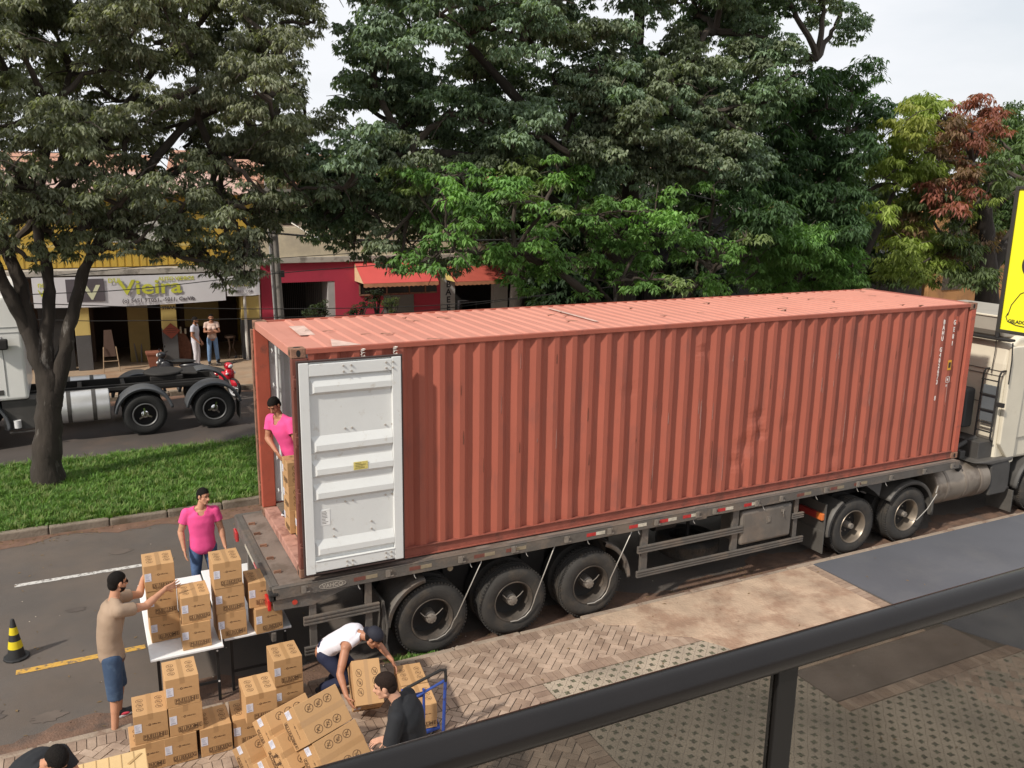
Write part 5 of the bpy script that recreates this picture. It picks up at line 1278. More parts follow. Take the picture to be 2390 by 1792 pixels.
carton(2, -.32, -.64, z0, 0, 'lower carton of the stack between table legs and white vest', G1)
carton(0, -.325, -.65, z0 + H, 1, 'upper carton of the stack just left of the man in the white vest', G1)
ZT = .772
A = [(-1.56, .42, 1), (-1.565, .425, -1), (-1.575, .42, 0)]
LA = ['bottom carton of the left table stack, above the near table corner', 'middle carton of the left table stack, below the steadying hands in khaki sleeves', 'top carton of the left table stack being steadied by the man in the khaki shirt']
for i, (x, y, a) in enumerate(A): carton(i, x, y, ZT + i * H, a, LA[i], G2)
for i, (x, y, a) in enumerate([(-1.235, .07, -1), (-1.225, .09, 1)]): carton(i + 1, x, y, ZT + i * H, a, ['lower carton of the two high stack at the near edge of the left table', 'upper carton of the two high stack in front of the blue jeans'][i], G2)
for i, (x, y, a) in enumerate([(-.815, .16, 1), (-.82, .165, 0), (-.83, .16, 0)]): carton(i, x, y, ZT + i * H, a, ['bottom carton of the tall stack where the two tables meet', 'middle carton of the tall stack where the two tables meet', 'top carton of the tall stack right of the man in pink at the tables'][i], G2)
for i, (x, y, a) in enumerate([(-.39, .11, 4), (-.43, .16, 0)]): carton(i + 2, x, y, ZT + i * H, a, ['lower carton of the right table stack, turned slightly, nearest the trailer', 'upper carton of the right table stack, beside the trailer tail'][i], G2)
zi = CZ + .156
carton(0, .33, 1.07, zi, -90, 'bottom carton of the front stack just inside the container door', G3)
carton(1, .33, 1.07, zi + H, -90, 'second carton up of the front stack just inside the container door', G3)
carton(2, .33, 1.08, zi + 2 * H, -90, 'top carton of the front stack, at the hand of the man in the container', G3)
carton(1, .40, .71, zi, -90, 'lone low carton on the container floor nearer the door post', G3)
carton(0, .76, 1.07, zi, -90, 'bottom carton of the second row inside the container', G3)
carton(2, .76, 1.07, zi + H, -90, 'upper carton of the second row inside the container', G3)
# the big tilted pile on a leaning hand truck
def camv(x, y, f): return CR * x - CU * y + CF * f
wx = camv(.489, .844, -.219).normalized(); dy = camv(.689, -.22, .69); dy = (dy - wx * dy.dot(wx)).normalized(); uz = wx.cross(dy)
def pile(i, j, k, org, px_depth=None): return org + wx * (i * BW * SX) + dy * (j * BD * SY) + uz * (k * BH * SX)
SX, SY = 1.12, 1.22
dd = 8.15
org0 = CAM + (CF + CR * ((682.6 - 1195) / 2013.2) - CU * ((1650.4 - 896) / 2013.2)) * dd      # front top left corner of the uppermost box
# box origin is the centre of its base
base = org0 + wx * (BW * SX / 2) + dy * (BD * SY / 2) - uz * (BH * SX)
rot = Matrix((wx, dy, uz)).transposed().to_4x4()
GP = 'big cartons in the tilted pile'
pl_ = [(0, 0, 0, 'uppermost big carton of the tilted pile, six crossed circles towards the camera'), (1.02, .05, 0, 'second big carton of the tilted pile, by the man in black'), (2.04, .1, -.02, 'third big carton of the tilted pile, cut off by the handrail'),
       (.42, -.22, -1.01, 'carton of the second layer of the tilted pile, with two black arrows'), (1.45, -.20, -1.01, 'carton of the second layer of the tilted pile, low by the handrail'),
       (-.24, .05, -2.02, 'long carton at the back left of the tilted pile, one circle half hidden'), (.75, -.3, -2.02, 'carton of the third layer of the tilted pile, with a curved black mark'), (.12, -.28, -3.03, 'leftmost carton at the foot of the tilted pile'), (1.1, -.35, -3.03, 'lowest carton at the bottom edge of the tilted pile')]
for n, (i, j, k, lab) in enumerate(pl_):
    p = base + wx * (i * BW * SX) + dy * (j * BD * SY) + uz * (k * BH * SX)
    carton(n, 0, 0, 0, 0, lab, GP, M=Matrix.Translation(p) @ rot)
    bpy.data.objects[-1] if False else None
for o in bpy.data.objects:
    if o.get('group') == GP: o.scale = (SX, SY, SX)
# two arrow marks on the second layer carton (dark ink)
b = MB()
pc = base + wx * (.42 * BW * SX) + dy * (-.22 * BD * SY) + uz * (-1.01 * BH * SX)
Fp = Matrix.Translation(pc) @ rot
for s_ in (-.03, .05):
    fm = Fp @ faceM((0, -BD * SY / 2 - .003, .17), (1, 0, 0), (0, 0, 1))
    b.add([fm @ Vector(q) for q in ((s_ - .012, -.05, 0), (s_ + .012, -.05, 0), (s_ + .012, .02, 0), (s_ - .012, .02, 0))], [(0, 1, 2, 3)])
    b.add([fm @ Vector(q) for q in ((s_ - .03, .02, 0), (s_ + .03, .02, 0), (s_, .06, 0))], [(0, 1, 2)])
fm = Fp @ faceM((0, -BD * SY / 2 - .003, .09), (1, 0, 0), (0, 0, 1)); b.add([fm @ Vector(q) for q in ((-.05, 0, 0), (.09, 0, 0), (.09, .01, 0), (-.05, .01, 0))], [(0, 1, 2, 3)])
ar = b.build('arrow_print', M_print); own = [o for o in bpy.data.objects if o.get('label', '').startswith('carton of the second layer of the tilted pile, with two')][0]
own_m = Matrix.Translation(pc) @ rot @ Matrix.Diagonal((SX, SY, SX, 1)); ar.parent = own; ar.matrix_parent_inverse = own_m.inverted()
# box held between the two men
hm = Matrix.Translation(Vector((.47, -1.02, .40))) @ Matrix.Rotation(R(-9), 4, 'Z') @ Matrix.Rotation(R(46), 4, 'X') @ Matrix.Rotation(R(4), 4, 'Y')
o = carton(2, 0, 0, 0, 0, 'tilted carton held by the man in the white vest, six circles on its bright top', None, M=hm); 
if 'group' in o: del o['group']
o.scale = (.97, 1.28, .95)
# boxes on the blue trolley
for n, (x, y, lab) in enumerate(((.955, -1.60, 'near carton lying on the blue trolley, behind its push bar'), (1.02, -1.14, 'far carton lying on the blue trolley, by the white sand on the bricks'))):
    o = carton(n, 0, 0, 0, 0, lab, 'cartons on the blue trolley', M=Matrix.Translation((x, y, .215)) @ Matrix.Rotation(R(-8), 4, 'Z')); o.scale = (.95, 1.1, .9)
M_blue = mat('trolley_blue', (.03, .07, .30), .45, var=.15, vs=12, col2=(.05, .04, .04), c2amt=.6, c2s=9, c2lo=.6)
tl = wempty('platform_trolley', (.97, -1.4, ZP), 'blue tubular platform trolley with a dark rubber grip on its push bar', 'trolley')
b = MB(); b.prism([(.70, -1.90), (1.12, -1.84), (1.28, -.88), (.86, -.82)], .175, .205, 'Z'); b.build('platform', M_blue, tl, .005)
fl = [(.73, -1.93, .19), (.71, -1.96, .78), (.74, -1.96, .86), (.80, -1.955, .88)]
b = MB(); b.tube([(.88, -1.95, .19), (.87, -1.98, .83)], .016, 8); b.tube([(1.12, -1.93, .19), (1.13, -1.97, .85)], .02, 8); b.tube([(.62, -2.0, .72), (1.12, -1.96, .855)], .015, 8); b.tube([(.62, -2.0, .19), (.62, -2.0, .9)], .018, 8); each(b, 1, 'push_bar', M_blue, tl, smooth=True)
b = MB(); b.tube([(.62, -2.0, .88), (.64, -2.0, .90), (1.08, -1.965, 1.0), (1.13, -1.97, .99), (1.135, -1.97, .9), (1.13, -1.97, .84)], .018, 8); b.build('grip', M_dark, tl, smooth=True)
b = MB(); b.box(.70, .87, -1.985, -1.972, .74, .80); b.build('cross_plate', mat('trolley_dark_blue', (.02, .03, .10), .5), tl)
b = MB()
for x, y in ((.78, -1.8), (1.1, -1.75), (.92, -.95), (1.2, -.98)): b.cyl((x - .02, y, .17), (x + .02, y, .17), .05, n=16)
each(b, 1, 'wheel', M_tyre2, tl)
# hand truck that carries the pile
ht = wempty('hand_truck', (.3, -2.6, ZP), 'dark steel hand truck under the tilted pile of big cartons', 'hand truck')
c0 = base + uz * (-3.05 * BH * SX) + wx * .1 - dy * .2
b = MB()
for s_ in (.1, .6): b.tube([base + wx * s_ + dy * .36 + uz * (-3.05 * BH * SX), base + wx * s_ + dy * .36 + uz * .1], .014, 8)
each(b, 1, 'side_tube', M_dark, ht)
wp = base + dy * .3 + uz * (-3.1 * BH * SX)
b = MB()
for s_ in (.1, .6): w_ = wp + wx * s_; w_.z = ZP + .1; b.cyl(w_, w_ + wx * .05, .1, n=20)
each(b, 1, 'wheel', M_tyre2, ht)
# pale flattened cartons at the lower left
b = MB()
for i in range(5): b.box(-2.58 + .01 * i, -1.92 - .006 * i, -2.45 - .01 * i, -1.74 + .008 * i, .14 + .13 * i, .265 + .13 * i)
o = b.build('flattened_cardboard', mat('pale_cardboard', (.62, .43, .21), .8, var=.06, vs=5, bump=.3, bs=7), None, .006); tag(o, 'pale stack of flattened ribbed cardboard in front of the crouched man in black', 'cardboard')
b = MB()
for i in range(6): b.box(-2.5 + i * .11, -2.495 + i * .11, -2.44, -1.72, .787, .790)
b.prism([(-2.12, -1.9), (-2.1, -1.92), (-1.98, -1.79), (-2.0, -1.78)], .787, .793, 'Z')
each(b, 1, 'crease', mat('crease_brown', (.42, .27, .12), .8), o)

# ------------------------------------------------------------ white tables
M_tab = mat('white_laminate', (.80, .80, .80), .35, var=.03); M_leg = mat('black_table_leg', (.012, .012, .013), .5)
def table(x0, x1, y0, y1, lab):
    t = wempty('table', ((x0 + x1) / 2, (y0 + y1) / 2, 0), lab, 'table', 'white folding tables')
    b = MB(); b.box(x0, x1, y0, y1, .735, .768); b.build('table_top', M_tab, t, .008)
    for x in (x0 + .07, x1 - .09):
        for y in (y0 + .06, y1 - .08): box('leg', x, x + .035, y, y + .035, 0, .735, M_leg, t, .003)
    b = MB(); b.box(x0 + .1, x1 - .09, y0 + .07, y0 + .09, .25, .28); b.box(x0 + .1, x1 - .09, y1 - .07, y1 - .05, .25, .28); b.box(x0 + .08, x0 + .1, y0 + .09, y1 - .07, .64, .70); b.box(x1 - .09, x1 - .07, y0 + .09, y1 - .07, .64, .70)
    each(b, 1, 'brace', M_leg, t)
    b = MB(); b.cyl((x1 - .072, y0 + .055, .68), (x1 - .072, y0 + .062, .68), .012, n=10); b.cyl((x1 - .072, y0 + .055, .27), (x1 - .072, y0 + .062, .27), .012, n=10); each(b, 1, 'screw', mat('screw_white', (.7, .7, .7), .4), t)
    return t
table(-1.77, -.945, .02, 2.18, 'white table on black legs with the left carton stacks, nearest the man in khaki')
table(-.92, -.10, .16, 2.30, 'white table on black legs close behind the trailer tail')
b = MB(); b.add([(-.955, .02, .775), (-.945, .30, .775), (-.94, .62, .98), (-.955, .60, 1.20), (-.97, .40, 1.30), (-.965, .15, 1.0)], [(0, 1, 2, 3, 4, 5)])
o = b.build('plastic_sheet', M_tab); s_ = o.modifiers.new('s', 'SOLIDIFY'); s_.thickness = .006; tag(o, 'white plastic sheet standing between the carton stacks on the two tables', 'plastic sheet')

# ------------------------------------------------------------ traffic cone
cn = wempty('traffic_cone', (-3.31, 2.26, 0), 'black traffic cone with two yellow bands standing on the road', 'cone')
cx, cy = -3.31, 2.26
b = MB(); b.prism([(cx + .16 * math.cos(a), cy + .16 * math.sin(a)) for a in [math.pi / 12 + k * math.pi / 6 for k in range(12)]], .0, .03, 'Z'); b.build('base', mat('cone_black', (.02, .02, .021), .55), cn, .01)
def cseg(z0_, z1_, m, name, e=0.0):
    r = lambda z: .112 - .088 * z / .55 + e
    return MB().lathe([(r(z0_), z0_), (r(z1_), z1_)], (cx, cy, 0), 'Z', 32).build(name, m, cn, smooth=True)
MB().lathe([(.112, .0), (.024, .55), (.018, .56), (.0, .562)], (cx, cy, 0), 'Z', 32).build('cone_body', MATS['cone_black'], cn, smooth=True)
M_cy = mat('cone_yellow', (.70, .55, .02), .45); cseg(.155, .26, M_cy, 'yellow_band', .003); cseg(.35, .45, M_cy, 'yellow_band', .003)
# ------------------------------------------------------------ people
def skin_mat(name, c): return mat(name, c, .5, var=.06, vs=9, spec=.35)
M_sk1 = skin_mat('skin_warm', (.50, .25, .155)); M_sk2 = skin_mat('skin_tan', (.40, .185, .11)); M_sk3 = skin_mat('skin_light', (.55, .30, .20))
M_hair = mat('hair_black', (.010, .008, .007), .75, spec=.15, var=.3, vs=60, bump=.6, bs=150)
M_hairb = mat('hair_brown', (.022, .013, .010), .75, spec=.15, var=.3, vs=60, bump=.6, bs=150)
def cloth(name, c, **k): return mat(name, c, .85, var=.10, vs=5, bump=.5, bs=7, **k)
M_pink = cloth('pink_cotton', (.76, .075, .26)); M_jean = cloth('blue_denim', (.075, .13, .26), col2=(.04, .07, .15), c2amt=.7, c2s=6)
M_khaki = cloth('khaki_shirt', (.33, .235, .165)); M_djean = cloth('dark_denim', (.035, .065, .125), col2=(.08, .13, .2), c2amt=.5, c2s=5)
M_wht = cloth('white_vest', (.74, .71, .76)); M_navy = cloth('navy_shorts', (.012, .016, .045)); M_blk = cloth('black_tshirt', (.010, .011, .014))
M_capm = mat('cap_navy', (.012, .013, .024), .8, var=.1); M_shoe = mat('shoe_dark', (.03, .03, .035), .6); M_sole = mat('shoe_white', (.7, .68, .68), .5); M_shoered = mat('shoe_red', (.55, .05, .08), .6)
M_ljean = cloth('light_jeans', (.16, .27, .45)); M_peach = cloth('peach_blouse', (.62, .45, .38)); M_wtee = cloth('white_tee', (.56, .55, .62)); M_wtrs = cloth('white_trousers', (.60, .58, .62)); M_belt = mat('belt_brown', (.10, .035, .02), .5)

def capsule(b, p, q, r0, r1, n=20):
    # tapered, round-ended limb section
    p = Vector(p); q = Vector(q); L = (q - p).length
    if L < 1e-6: return b.ball(p, r0, n, 8)
    rot = (q - p).to_track_quat('Z', 'Y').to_matrix()
    prof = []
    for k in range(5): a = -math.pi / 2 + math.pi / 2 * k / 5; prof.append((max(r0 * math.cos(a), 1e-4), r0 * math.sin(a)))
    prof += [(r0, 0), (r0 + (r1 - r0) * .5, L / 2), (r1, L)]
    for k in range(1, 6): a = math.pi / 2 * k / 5; prof.append((max(r1 * math.cos(a), 1e-4), L + r1 * math.sin(a)))
    vs = []
    for i in range(n):
        t = 2 * math.pi * i / n
        for r, h in prof: vs.append(p + rot @ Vector((r * math.cos(t), r * math.sin(t), h)))
    k = len(prof)
    fs = [(i * k + j, ((i + 1) % n) * k + j, ((i + 1) % n) * k + j + 1, i * k + j + 1) for i in range(n) for j in range(k - 1)]
    fs += [tuple(i * k for i in reversed(range(n))), tuple(i * k + k - 1 for i in range(n))]
    b.add(vs, fs)
def melt(b, name, m, parent, voxel=.008, smooth=3, fold=0.0, seed=0):
    # fuse overlapping closed shapes into one continuous skin
    me = bpy.data.meshes.new('tmp'); me.from_pydata(b.v, [], b.f); me.update()
    o = bpy.data.objects.new('tmp', me); COL.objects.link(o)
    r = o.modifiers.new('r', 'REMESH'); r.mode = 'VOXEL'; r.voxel_size = voxel
    s_ = o.modifiers.new('s', 'SMOOTH'); s_.iterations = smooth; s_.factor = .6
    dg = bpy.context.evaluated_depsgraph_get(); dg.update()
    nm = bpy.data.meshes.new_from_object(o.evaluated_get(dg)); bpy.data.objects.remove(o); bpy.data.meshes.remove(me)
    nm.name = name
    if fold:
        n = len(nm.vertices); co = np.zeros(n * 3); nm.vertices.foreach_get('co', co); co = co.reshape(-1, 3)
        no = np.zeros(n * 3); nm.vertices.foreach_get('normal', no); no = no.reshape(-1, 3)
        ph = seed * 1.7
        x, y, z = co[:, 0], co[:, 1], co[:, 2]
        w1 = np.sin(x * 17 + 3 * np.sin(z * 6 + ph) + y * 9); w2 = np.sin(z * 15 - x * 11 + 3 * np.sin(y * 8 + ph)); w3 = np.sin((x + y) * 29 + z * 21 + 2 * np.sin(z * 13))
        w = np.maximum(0, w1 * w2) ** .7 * 1.3 + .45 * w3 * w1 - .4 * np.maximum(0, w2)
        co += no * (w * fold)[:, None]; nm.vertices.foreach_set('co', co.ravel())
    nm.polygons.foreach_set('use_smooth', [True] * len(nm.polygons)); nm.update()
    nm.materials.clear(); nm.materials.append(m)
    q = bpy.data.objects.new(name, nm); COL.objects.link(q)
    if parent is not None: q.parent = parent
    return q
def frame_of(f, up=Vector((0, 0, 1))):
    f = Vector(f).normalized(); r = f.cross(up)
    if r.length < 1e-3: r = Vector((1, 0, 0))
    r.normalize(); u = r.cross(f); return r, f, u
def hand(b, w, d, palmn, side, curl=.35, spread=.12, s=1.0):
    # w wrist, d pointing direction, palmn palm normal; side +1 puts the thumb on d x palmn
    d = Vector(d).normalized(); n = Vector(palmn); n = (n - d * n.dot(d)).normalized(); t = d.cross(n) * side
    w = Vector(w)
    for k in (-1, 0, 1): capsule(b, w + t * k * .020 * s, w + d * .085 * s + t * k * .027 * s, .016 * s, .014 * s, 8)
    for k, L in enumerate((.072, .080, .074, .058)):
        off = (.033 - .022 * k) * s
        base = w + d * .09 * s + t * off; dr = (d + t * spread * (1.2 - .8 * k) + n * curl * .35).normalized()
        p1 = base + dr * L * .5 * s; d2 = (dr + n * curl).normalized(); p2 = p1 + d2 * L * .3 * s; d3 = (d2 + n * curl).normalized(); p3 = p2 + d3 * L * .25 * s
        capsule(b, base, p1, .0095 * s, .0088 * s, 8); capsule(b, p1, p2, .0088 * s, .008 * s, 8); capsule(b, p2, p3, .008 * s, .007 * s, 8)
    b0 = w + d * .025 * s + t * .026 * s; t1 = b0 + (d * .5 + t * .75 + n * .25).normalized() * .045 * s; t2 = t1 + (d * .85 + t * .35 + n * .35).normalized() * .035 * s
    capsule(b, b0, t1, .0145 * s, .0105 * s, 8); capsule(b, t1, t2, .0105 * s, .008 * s, 8)

def person(name_lab, cat_lab, J, mats, hair='short', look=None, top='tee', legs='jeans', s=1.0, build=1.0, beard=False, glasses=False, cap=False, shoe=None, hands=None, voxel=.007, hem=.10, headtilt=None, root=None, sleeve=.55, vneck=False, female=False, belt=False):
    """J: world positions of the joints; every part is modelled round them."""
    J = {k: Vector(v) for k, v in J.items()}
    loc = root or ((J['anR'] + J['anL']) / 2); loc = Vector((loc[0], loc[1], min(J['anR'].z, J['anL'].z) - .08))
    skin, m_top, m_leg, m_hair = mats
    B = MB(); bw = build
    pel, wai, che, nk, hd = J['pelvis'], J['waist'], J['chest'], J['neck'], J['head']
    sx = (J['shR'] - J['shL']).normalized(); hx = (J['hipR'] - J['hipL']).normalized()
    spine = (nk - pel).normalized(); fw = spine.cross(sx) * -1                     # chest forward
    fw = sx.cross(spine) * -1 if False else spine.cross(sx)
    lookv = Vector(look).normalized() if look is not None else fw
    if fw.dot(Vector((lookv.x, lookv.y, lookv.z))) < -.2: fw = -fw
    def torso(b, e, low=None):
        pts = [pel - (wai - pel).normalized() * .11, pel - (wai - pel).normalized() * .04, (pel + wai) / 2, wai, (wai + che) / 2, che, che + (nk - che) * .45, che + (nk - che) * .85]
        A = [.125, .158, .148, .142, .152, .165, .168, .085]; D = [.095, .114, .108, .104, .110, .116, .100, .065]
        n = 40; K = 6; vs = []; rings = 0
        for i in range(len(pts) - 1):
            p0, p1, p2, p3 = pts[max(i - 1, 0)], pts[i], pts[i + 1], pts[min(i + 2, len(pts) - 1)]
            for k in range(K + (1 if i == len(pts) - 2 else 0)):
                t = k / K; c = .5 * ((2 * p1) + (p2 - p0) * t + (2 * p0 - 5 * p1 + 4 * p2 - p3) * t * t + (3 * p1 - p0 - 3 * p2 + p3) * t ** 3)
                tt = t * t * (3 - 2 * t); aa = (A[i] * (1 - tt) + A[i + 1] * tt) * bw + e; d_ = (D[i] * (1 - tt) + D[i + 1] * tt) * bw + e
                g = (i + t) / (len(pts) - 1); ax = (hx * (1 - g) + sx * g).normalized()
                tg = (p2 - p1).normalized(); ax = (ax - tg * ax.dot(tg)).normalized(); f = ax.cross(tg)
                for j in range(n):
                    th = 2 * math.pi * j / n; vs.append(c + ax * aa * math.copysign(abs(math.cos(th)) ** .9, math.cos(th)) + f * d_ * math.copysign(abs(math.sin(th)) ** .9, math.sin(th)))
                rings += 1
        b.add(vs, [(r * n + j, r * n + (j + 1) % n, (r + 1) * n + (j + 1) % n, (r + 1) * n + j) for r in range(rings - 1) for j in range(n)] + [tuple(reversed(range(n))), tuple((rings - 1) * n + j for j in range(n))])
        for s_ in ('shR', 'shL'): capsule(b, nk * .45 + che * .55 + (J[s_] - che) * .2, J[s_], .062 + e, .058 * min(bw, 1.06) + e, 12)
        for s_ in ('shR', 'shL'): capsule(b, nk, J[s_] + Vector((0, 0, 0)), .045 + e * .6, .045 + e, 12)
        if female:
            for k in (-1, 1): b.ball(che + fw * .085 + sx * k * .07 - spine * .02, .062 + e, 12, 8)
    torso(B, 0.0)
    # neck and head
    capsule(B, nk - spine * .02, hd - (hd - nk).normalized() * .02, .056 * s, .052 * s, 14)
    upv = Vector(headtilt).normalized() if headtilt is not None else (hd - nk).normalized() * .5 + Vector((0, 0, .5))
    r_, f_, u_ = frame_of(lookv, upv.normalized())
    HM = Matrix((r_, f_, u_)).transposed()
    def H(x, y, z): return hd + HM @ Vector((x * s, y * s, z * s))
    B.ball(H(0, -.012, .028), (.076 * s, .096 * s, .088 * s), 20, 14, HM); B.ball(H(0, .02, -.035), (.060 * s, .070 * s, .075 * s), 18, 12, HM)
    B.ball(H(0, .055, -.082), (.034 * s, .030 * s, .026 * s), 12, 8, HM); capsule(B, H(-.045, .0, -.06), H(-.012, .065, -.09), .024 * s, .022 * s); capsule(B, H(.045, .0, -.06), H(.012, .065, -.09), .024 * s, .022 * s)
    capsule(B, H(0, .082, .012), H(0, .108, -.026), .010 * s, .015 * s, 10); B.ball(H(.012, .096, -.03), .010 * s, 8, 6); B.ball(H(-.012, .096, -.03), .010 * s, 8, 6)
    capsule(B, H(-.036, .071, .034), H(.036, .071, .034), .012 * s, .012 * s, 8)
    capsule(B, H(-.02, .084, -.055), H(.02, .084, -.055), .009 * s, .009 * s, 8)
    for k in (-1, 1):
        B.ball(H(.079 * k, -.005, -.004), (.010 * s, .020 * s, .033 * s), 10, 8, HM); B.ball(H(.043 * k, .048, -.022), .021 * s, 10, 6)
    # arms and hands
    for q in 'RL':
        sh, el, wr = J['sh' + q], J['el' + q], J['wr' + q]
        capsule(B, sh, el, .050 * bw, .040 * bw); capsule(B, sh + (el - sh) * .25, sh + (el - sh) * .7, .050 * bw, .046 * bw); capsule(B, el, wr, .041 * bw, .027); capsule(B, el + (wr - el) * .1, el + (wr - el) * .4, .043 * bw, .038 * bw)
        hd_ = (hands or {}).get(q, {})
        d = Vector(hd_.get('d', wr - el)); pn = Vector(hd_.get('n', (0, 0, -1)))
        hand(B, wr + d.normalized() * .01, d, pn, hd_.get('side', 1), hd_.get('curl', .35), hd_.get('spread', .12), s)
    # legs
    for q in 'RL':
        hp, kn, an = J['hip' + q], J['kn' + q], J['an' + q]
        capsule(B, hp, kn, .088 * bw, .056); capsule(B, kn, an, .056, .036); capsule(B, kn + (an - kn) * .12, kn + (an - kn) * .45, .058, .050)
        fd = Vector((J.get('toe' + q, an + Vector((fw.x, fw.y, 0)) * .2) - an)); fd.z = 0; fd = fd.normalized()
        capsule(B, an + Vector((0, 0, -.035)) - fd * .03, an + fd * .13 + Vector((0, 0, -.052)), .036, .030)
    body = melt(B, 'person', skin, None, voxel, 2)
    body.location = (0, 0, 0)
    tag(body, name_lab, 'person')
    e = .014
    # top
    T = MB()
    if top:
        ee = e if top != 'vest' else .008
        torso(T, ee)
        hemc = pel + (pel - wai).normalized() * hem * .5
        f = (fw - hx * fw.dot(hx)).normalized()
        M = Matrix((hx, f, hx.cross(f))).transposed()
        T.ball(hemc, (.150 * bw + e, .108 * bw + e, .10), 40, 30, M)
        if top == 'tee':
            for q in 'RL': sh, el = J['sh' + q], J['el' + q]; capsule(T, sh, sh + (el - sh) * sleeve, .059 * min(bw, 1.08) + e, .058 * min(bw, 1.08) + e * .9)
        t_ = melt(T, 'shirt' if top == 'tee' else 'vest', m_top, body, voxel * 1.3, 9, .0022, len(name_lab))
        trim(t_, pel + (pel - wai).normalized() * hem, (pel - wai).normalized())
        if top == 'vest':
            for q in 'RL': trim_ball(t_, J['sh' + q] + sx * (.03 if q == 'R' else -.03), .085)
        trim_ball(t_, nk + fw * .045 + spine * .025, .078 if not vneck else .088)
        if vneck: trim_ball(t_, nk + fw * .10 - spine * .045, .045)
        for q in 'RL':
            if top == 'tee':
                sh, el = J['sh' + q], J['el' + q]; trim(t_, sh + (el - sh) * sleeve, (el - sh).normalized(), near=.085)
    # trousers or shorts
    if legs:
        if belt:
            Bt = MB(); Bt.lathe([(1, -.016), (1.03, 0), (1, .016)], (0, 0, 0), 'Z', 40); f = (fw - hx * fw.dot(hx)).normalized(); c = pel - (wai - pel).normalized() * (hem - .012)
            Bt.v = [tuple(c + hx * v[0] * (.160 * bw + .008) + f * v[1] * (.118 * bw + .006) + Vector((0, 0, v[2]))) for v in Bt.v]; Bt.build('belt', M_belt, body, smooth=True)
        P = MB(); f = (fw - hx * fw.dot(hx)).normalized(); M = Matrix((hx, f, hx.cross(f))).transposed()
        P.ball(pel, (.160 * bw + .006, .116 * bw + .006, .13), 40, 30, M); P.ball((pel + wai) / 2, (.150 * bw, .110 * bw, .09), 36, 26, M)
        for q in 'RL':
            hp, kn, an = J['hip' + q], J['kn' + q], J['an' + q]
            if legs == 'shorts':
                capsule(P, hp, kn + (an - kn) * .10, .100 * bw, .084)
            else:
                capsule(P, hp, kn, .096 * bw, .070); capsule(P, kn, an + (kn - an) * .08, .070, .058)
        p_ = melt(P, 'shorts' if legs == 'shorts' else 'trousers', m_leg, body, voxel * 1.3, 5, .0022, 3)
        if legs == 'shorts':
            for q in 'RL':
                kn, an = J['kn' + q], J['an' + q]; trim(p_, kn + (an - kn) * .12, (an - kn).normalized(), near=.16)
    # shoes
    for q in 'RL':
        an = J['an' + q]; fd = Vector((J.get('toe' + q, an + Vector((fw.x, fw.y, 0)) * .2) - an)); fd.z = 0; fd = fd.normalized()
        S_ = MB(); gz = an.z - .085
        capsule(S_, Vector((*(an - fd * .045).xy, gz + .040)), Vector((*(an + fd * .15).xy, gz + .036)), .044, .040); capsule(S_, an + Vector((0, 0, -.02)), an + fd * .05 + Vector((0, 0, -.035)), .048, .040)
        sh_ = melt(S_, 'shoe', (shoe or (M_shoe, M_sole))[0], body, voxel, 2)
        O = MB(); lat = Vector((-fd.y, fd.x, 0)); c = an + fd * .055; pts = []
        for k in range(20):
            a = 2 * math.pi * k / 20; v = c + fd * .148 * math.cos(a) + lat * (.050 - .006 * math.cos(a)) * math.sin(a); pts.append((v.x, v.y))
        O.prism(pts, gz, gz + .028, 'Z'); O.build('sole', (shoe or (M_shoe, M_sole))[1], sh_, .006)
        if shoe and len(shoe) > 2:
            O = MB(); O.ball(an + fd * .05 + lat * .045 + Vector((0, 0, -.045)), (.06, .012, .018)); O.ball(an + fd * .05 - lat * .045 + Vector((0, 0, -.045)), (.06, .012, .018)); O.build('stripe', shoe[2], sh_, smooth=True)
    # hair, brows, eyes, lips
    Hh = MB()
    if hair:
        Hh.ball(H(0, -.012, .036), (.0805 * s, .101 * s, .0935 * s), 20, 14, HM); Hh.ball(H(0, -.045, -.012), (.066 * s, .061 * s, .078 * s), 18, 12, HM)
        hh = melt(Hh, 'hair', m_hair, body, .006, 1, .0016)
        # hairline: keep face, ears and nape free
        hi = HM.inverted()
        def bare(v):
            q = hi @ (v - hd) / s
            line = .066 - .9 * max(0, abs(q.x) - .045)
            return (q.y > .030 and q.z < line) or (q.y > -.025 and q.z < -.008 and q.y <= .030) or q.z < -.075
        trim_fn(hh, bare)
        if hair == 'bun': b_ = MB(); b_.ball(H(0, -.10, .03), .04 * s); capsule(b_, H(-.05, -.05, .0), H(-.055, -.03, -.10), .028, .015); capsule(b_, H(.05, -.05, .0), H(.055, -.03, -.10), .028, .015); b_.build('hair_bun', m_hair, body, smooth=True)
    E_ = MB()
    for k in (-1, 1): E_.ball(H(.031 * k, .077, .012), (.0125 * s, .007 * s, .006 * s), 10, 6, HM)
    E_.build('eyes', M_hair, body, smooth=True)
    E_ = MB()
    for k in (-1, 1): capsule(E_, H(.016 * k, .089, .034), H(.050 * k, .078, .036), .0042 * s, .0036 * s, 6)
    E_.build('eyebrows', m_hair, body, smooth=True)
    E_ = MB(); capsule(E_, H(-.020, .0905, -.056), H(.020, .0905, -.056), .0052 * s, .0052 * s, 8); E_.build('lips', mat('lips', (.30, .09, .07), .5), body, smooth=True)
    if beard:
        b_ = MB(); b_.ball(H(0, .022, -.048), (.068 * s, .074 * s, .070 * s), 18, 12, HM)
        bb = melt(b_, 'beard', m_hair, body, .006, 1, .001); trim(bb, H(0, .03, -.040), HM @ Vector((0, .25, .97))); trim(bb, H(0, -.005, 0), HM @ Vector((0, -1, 0)))
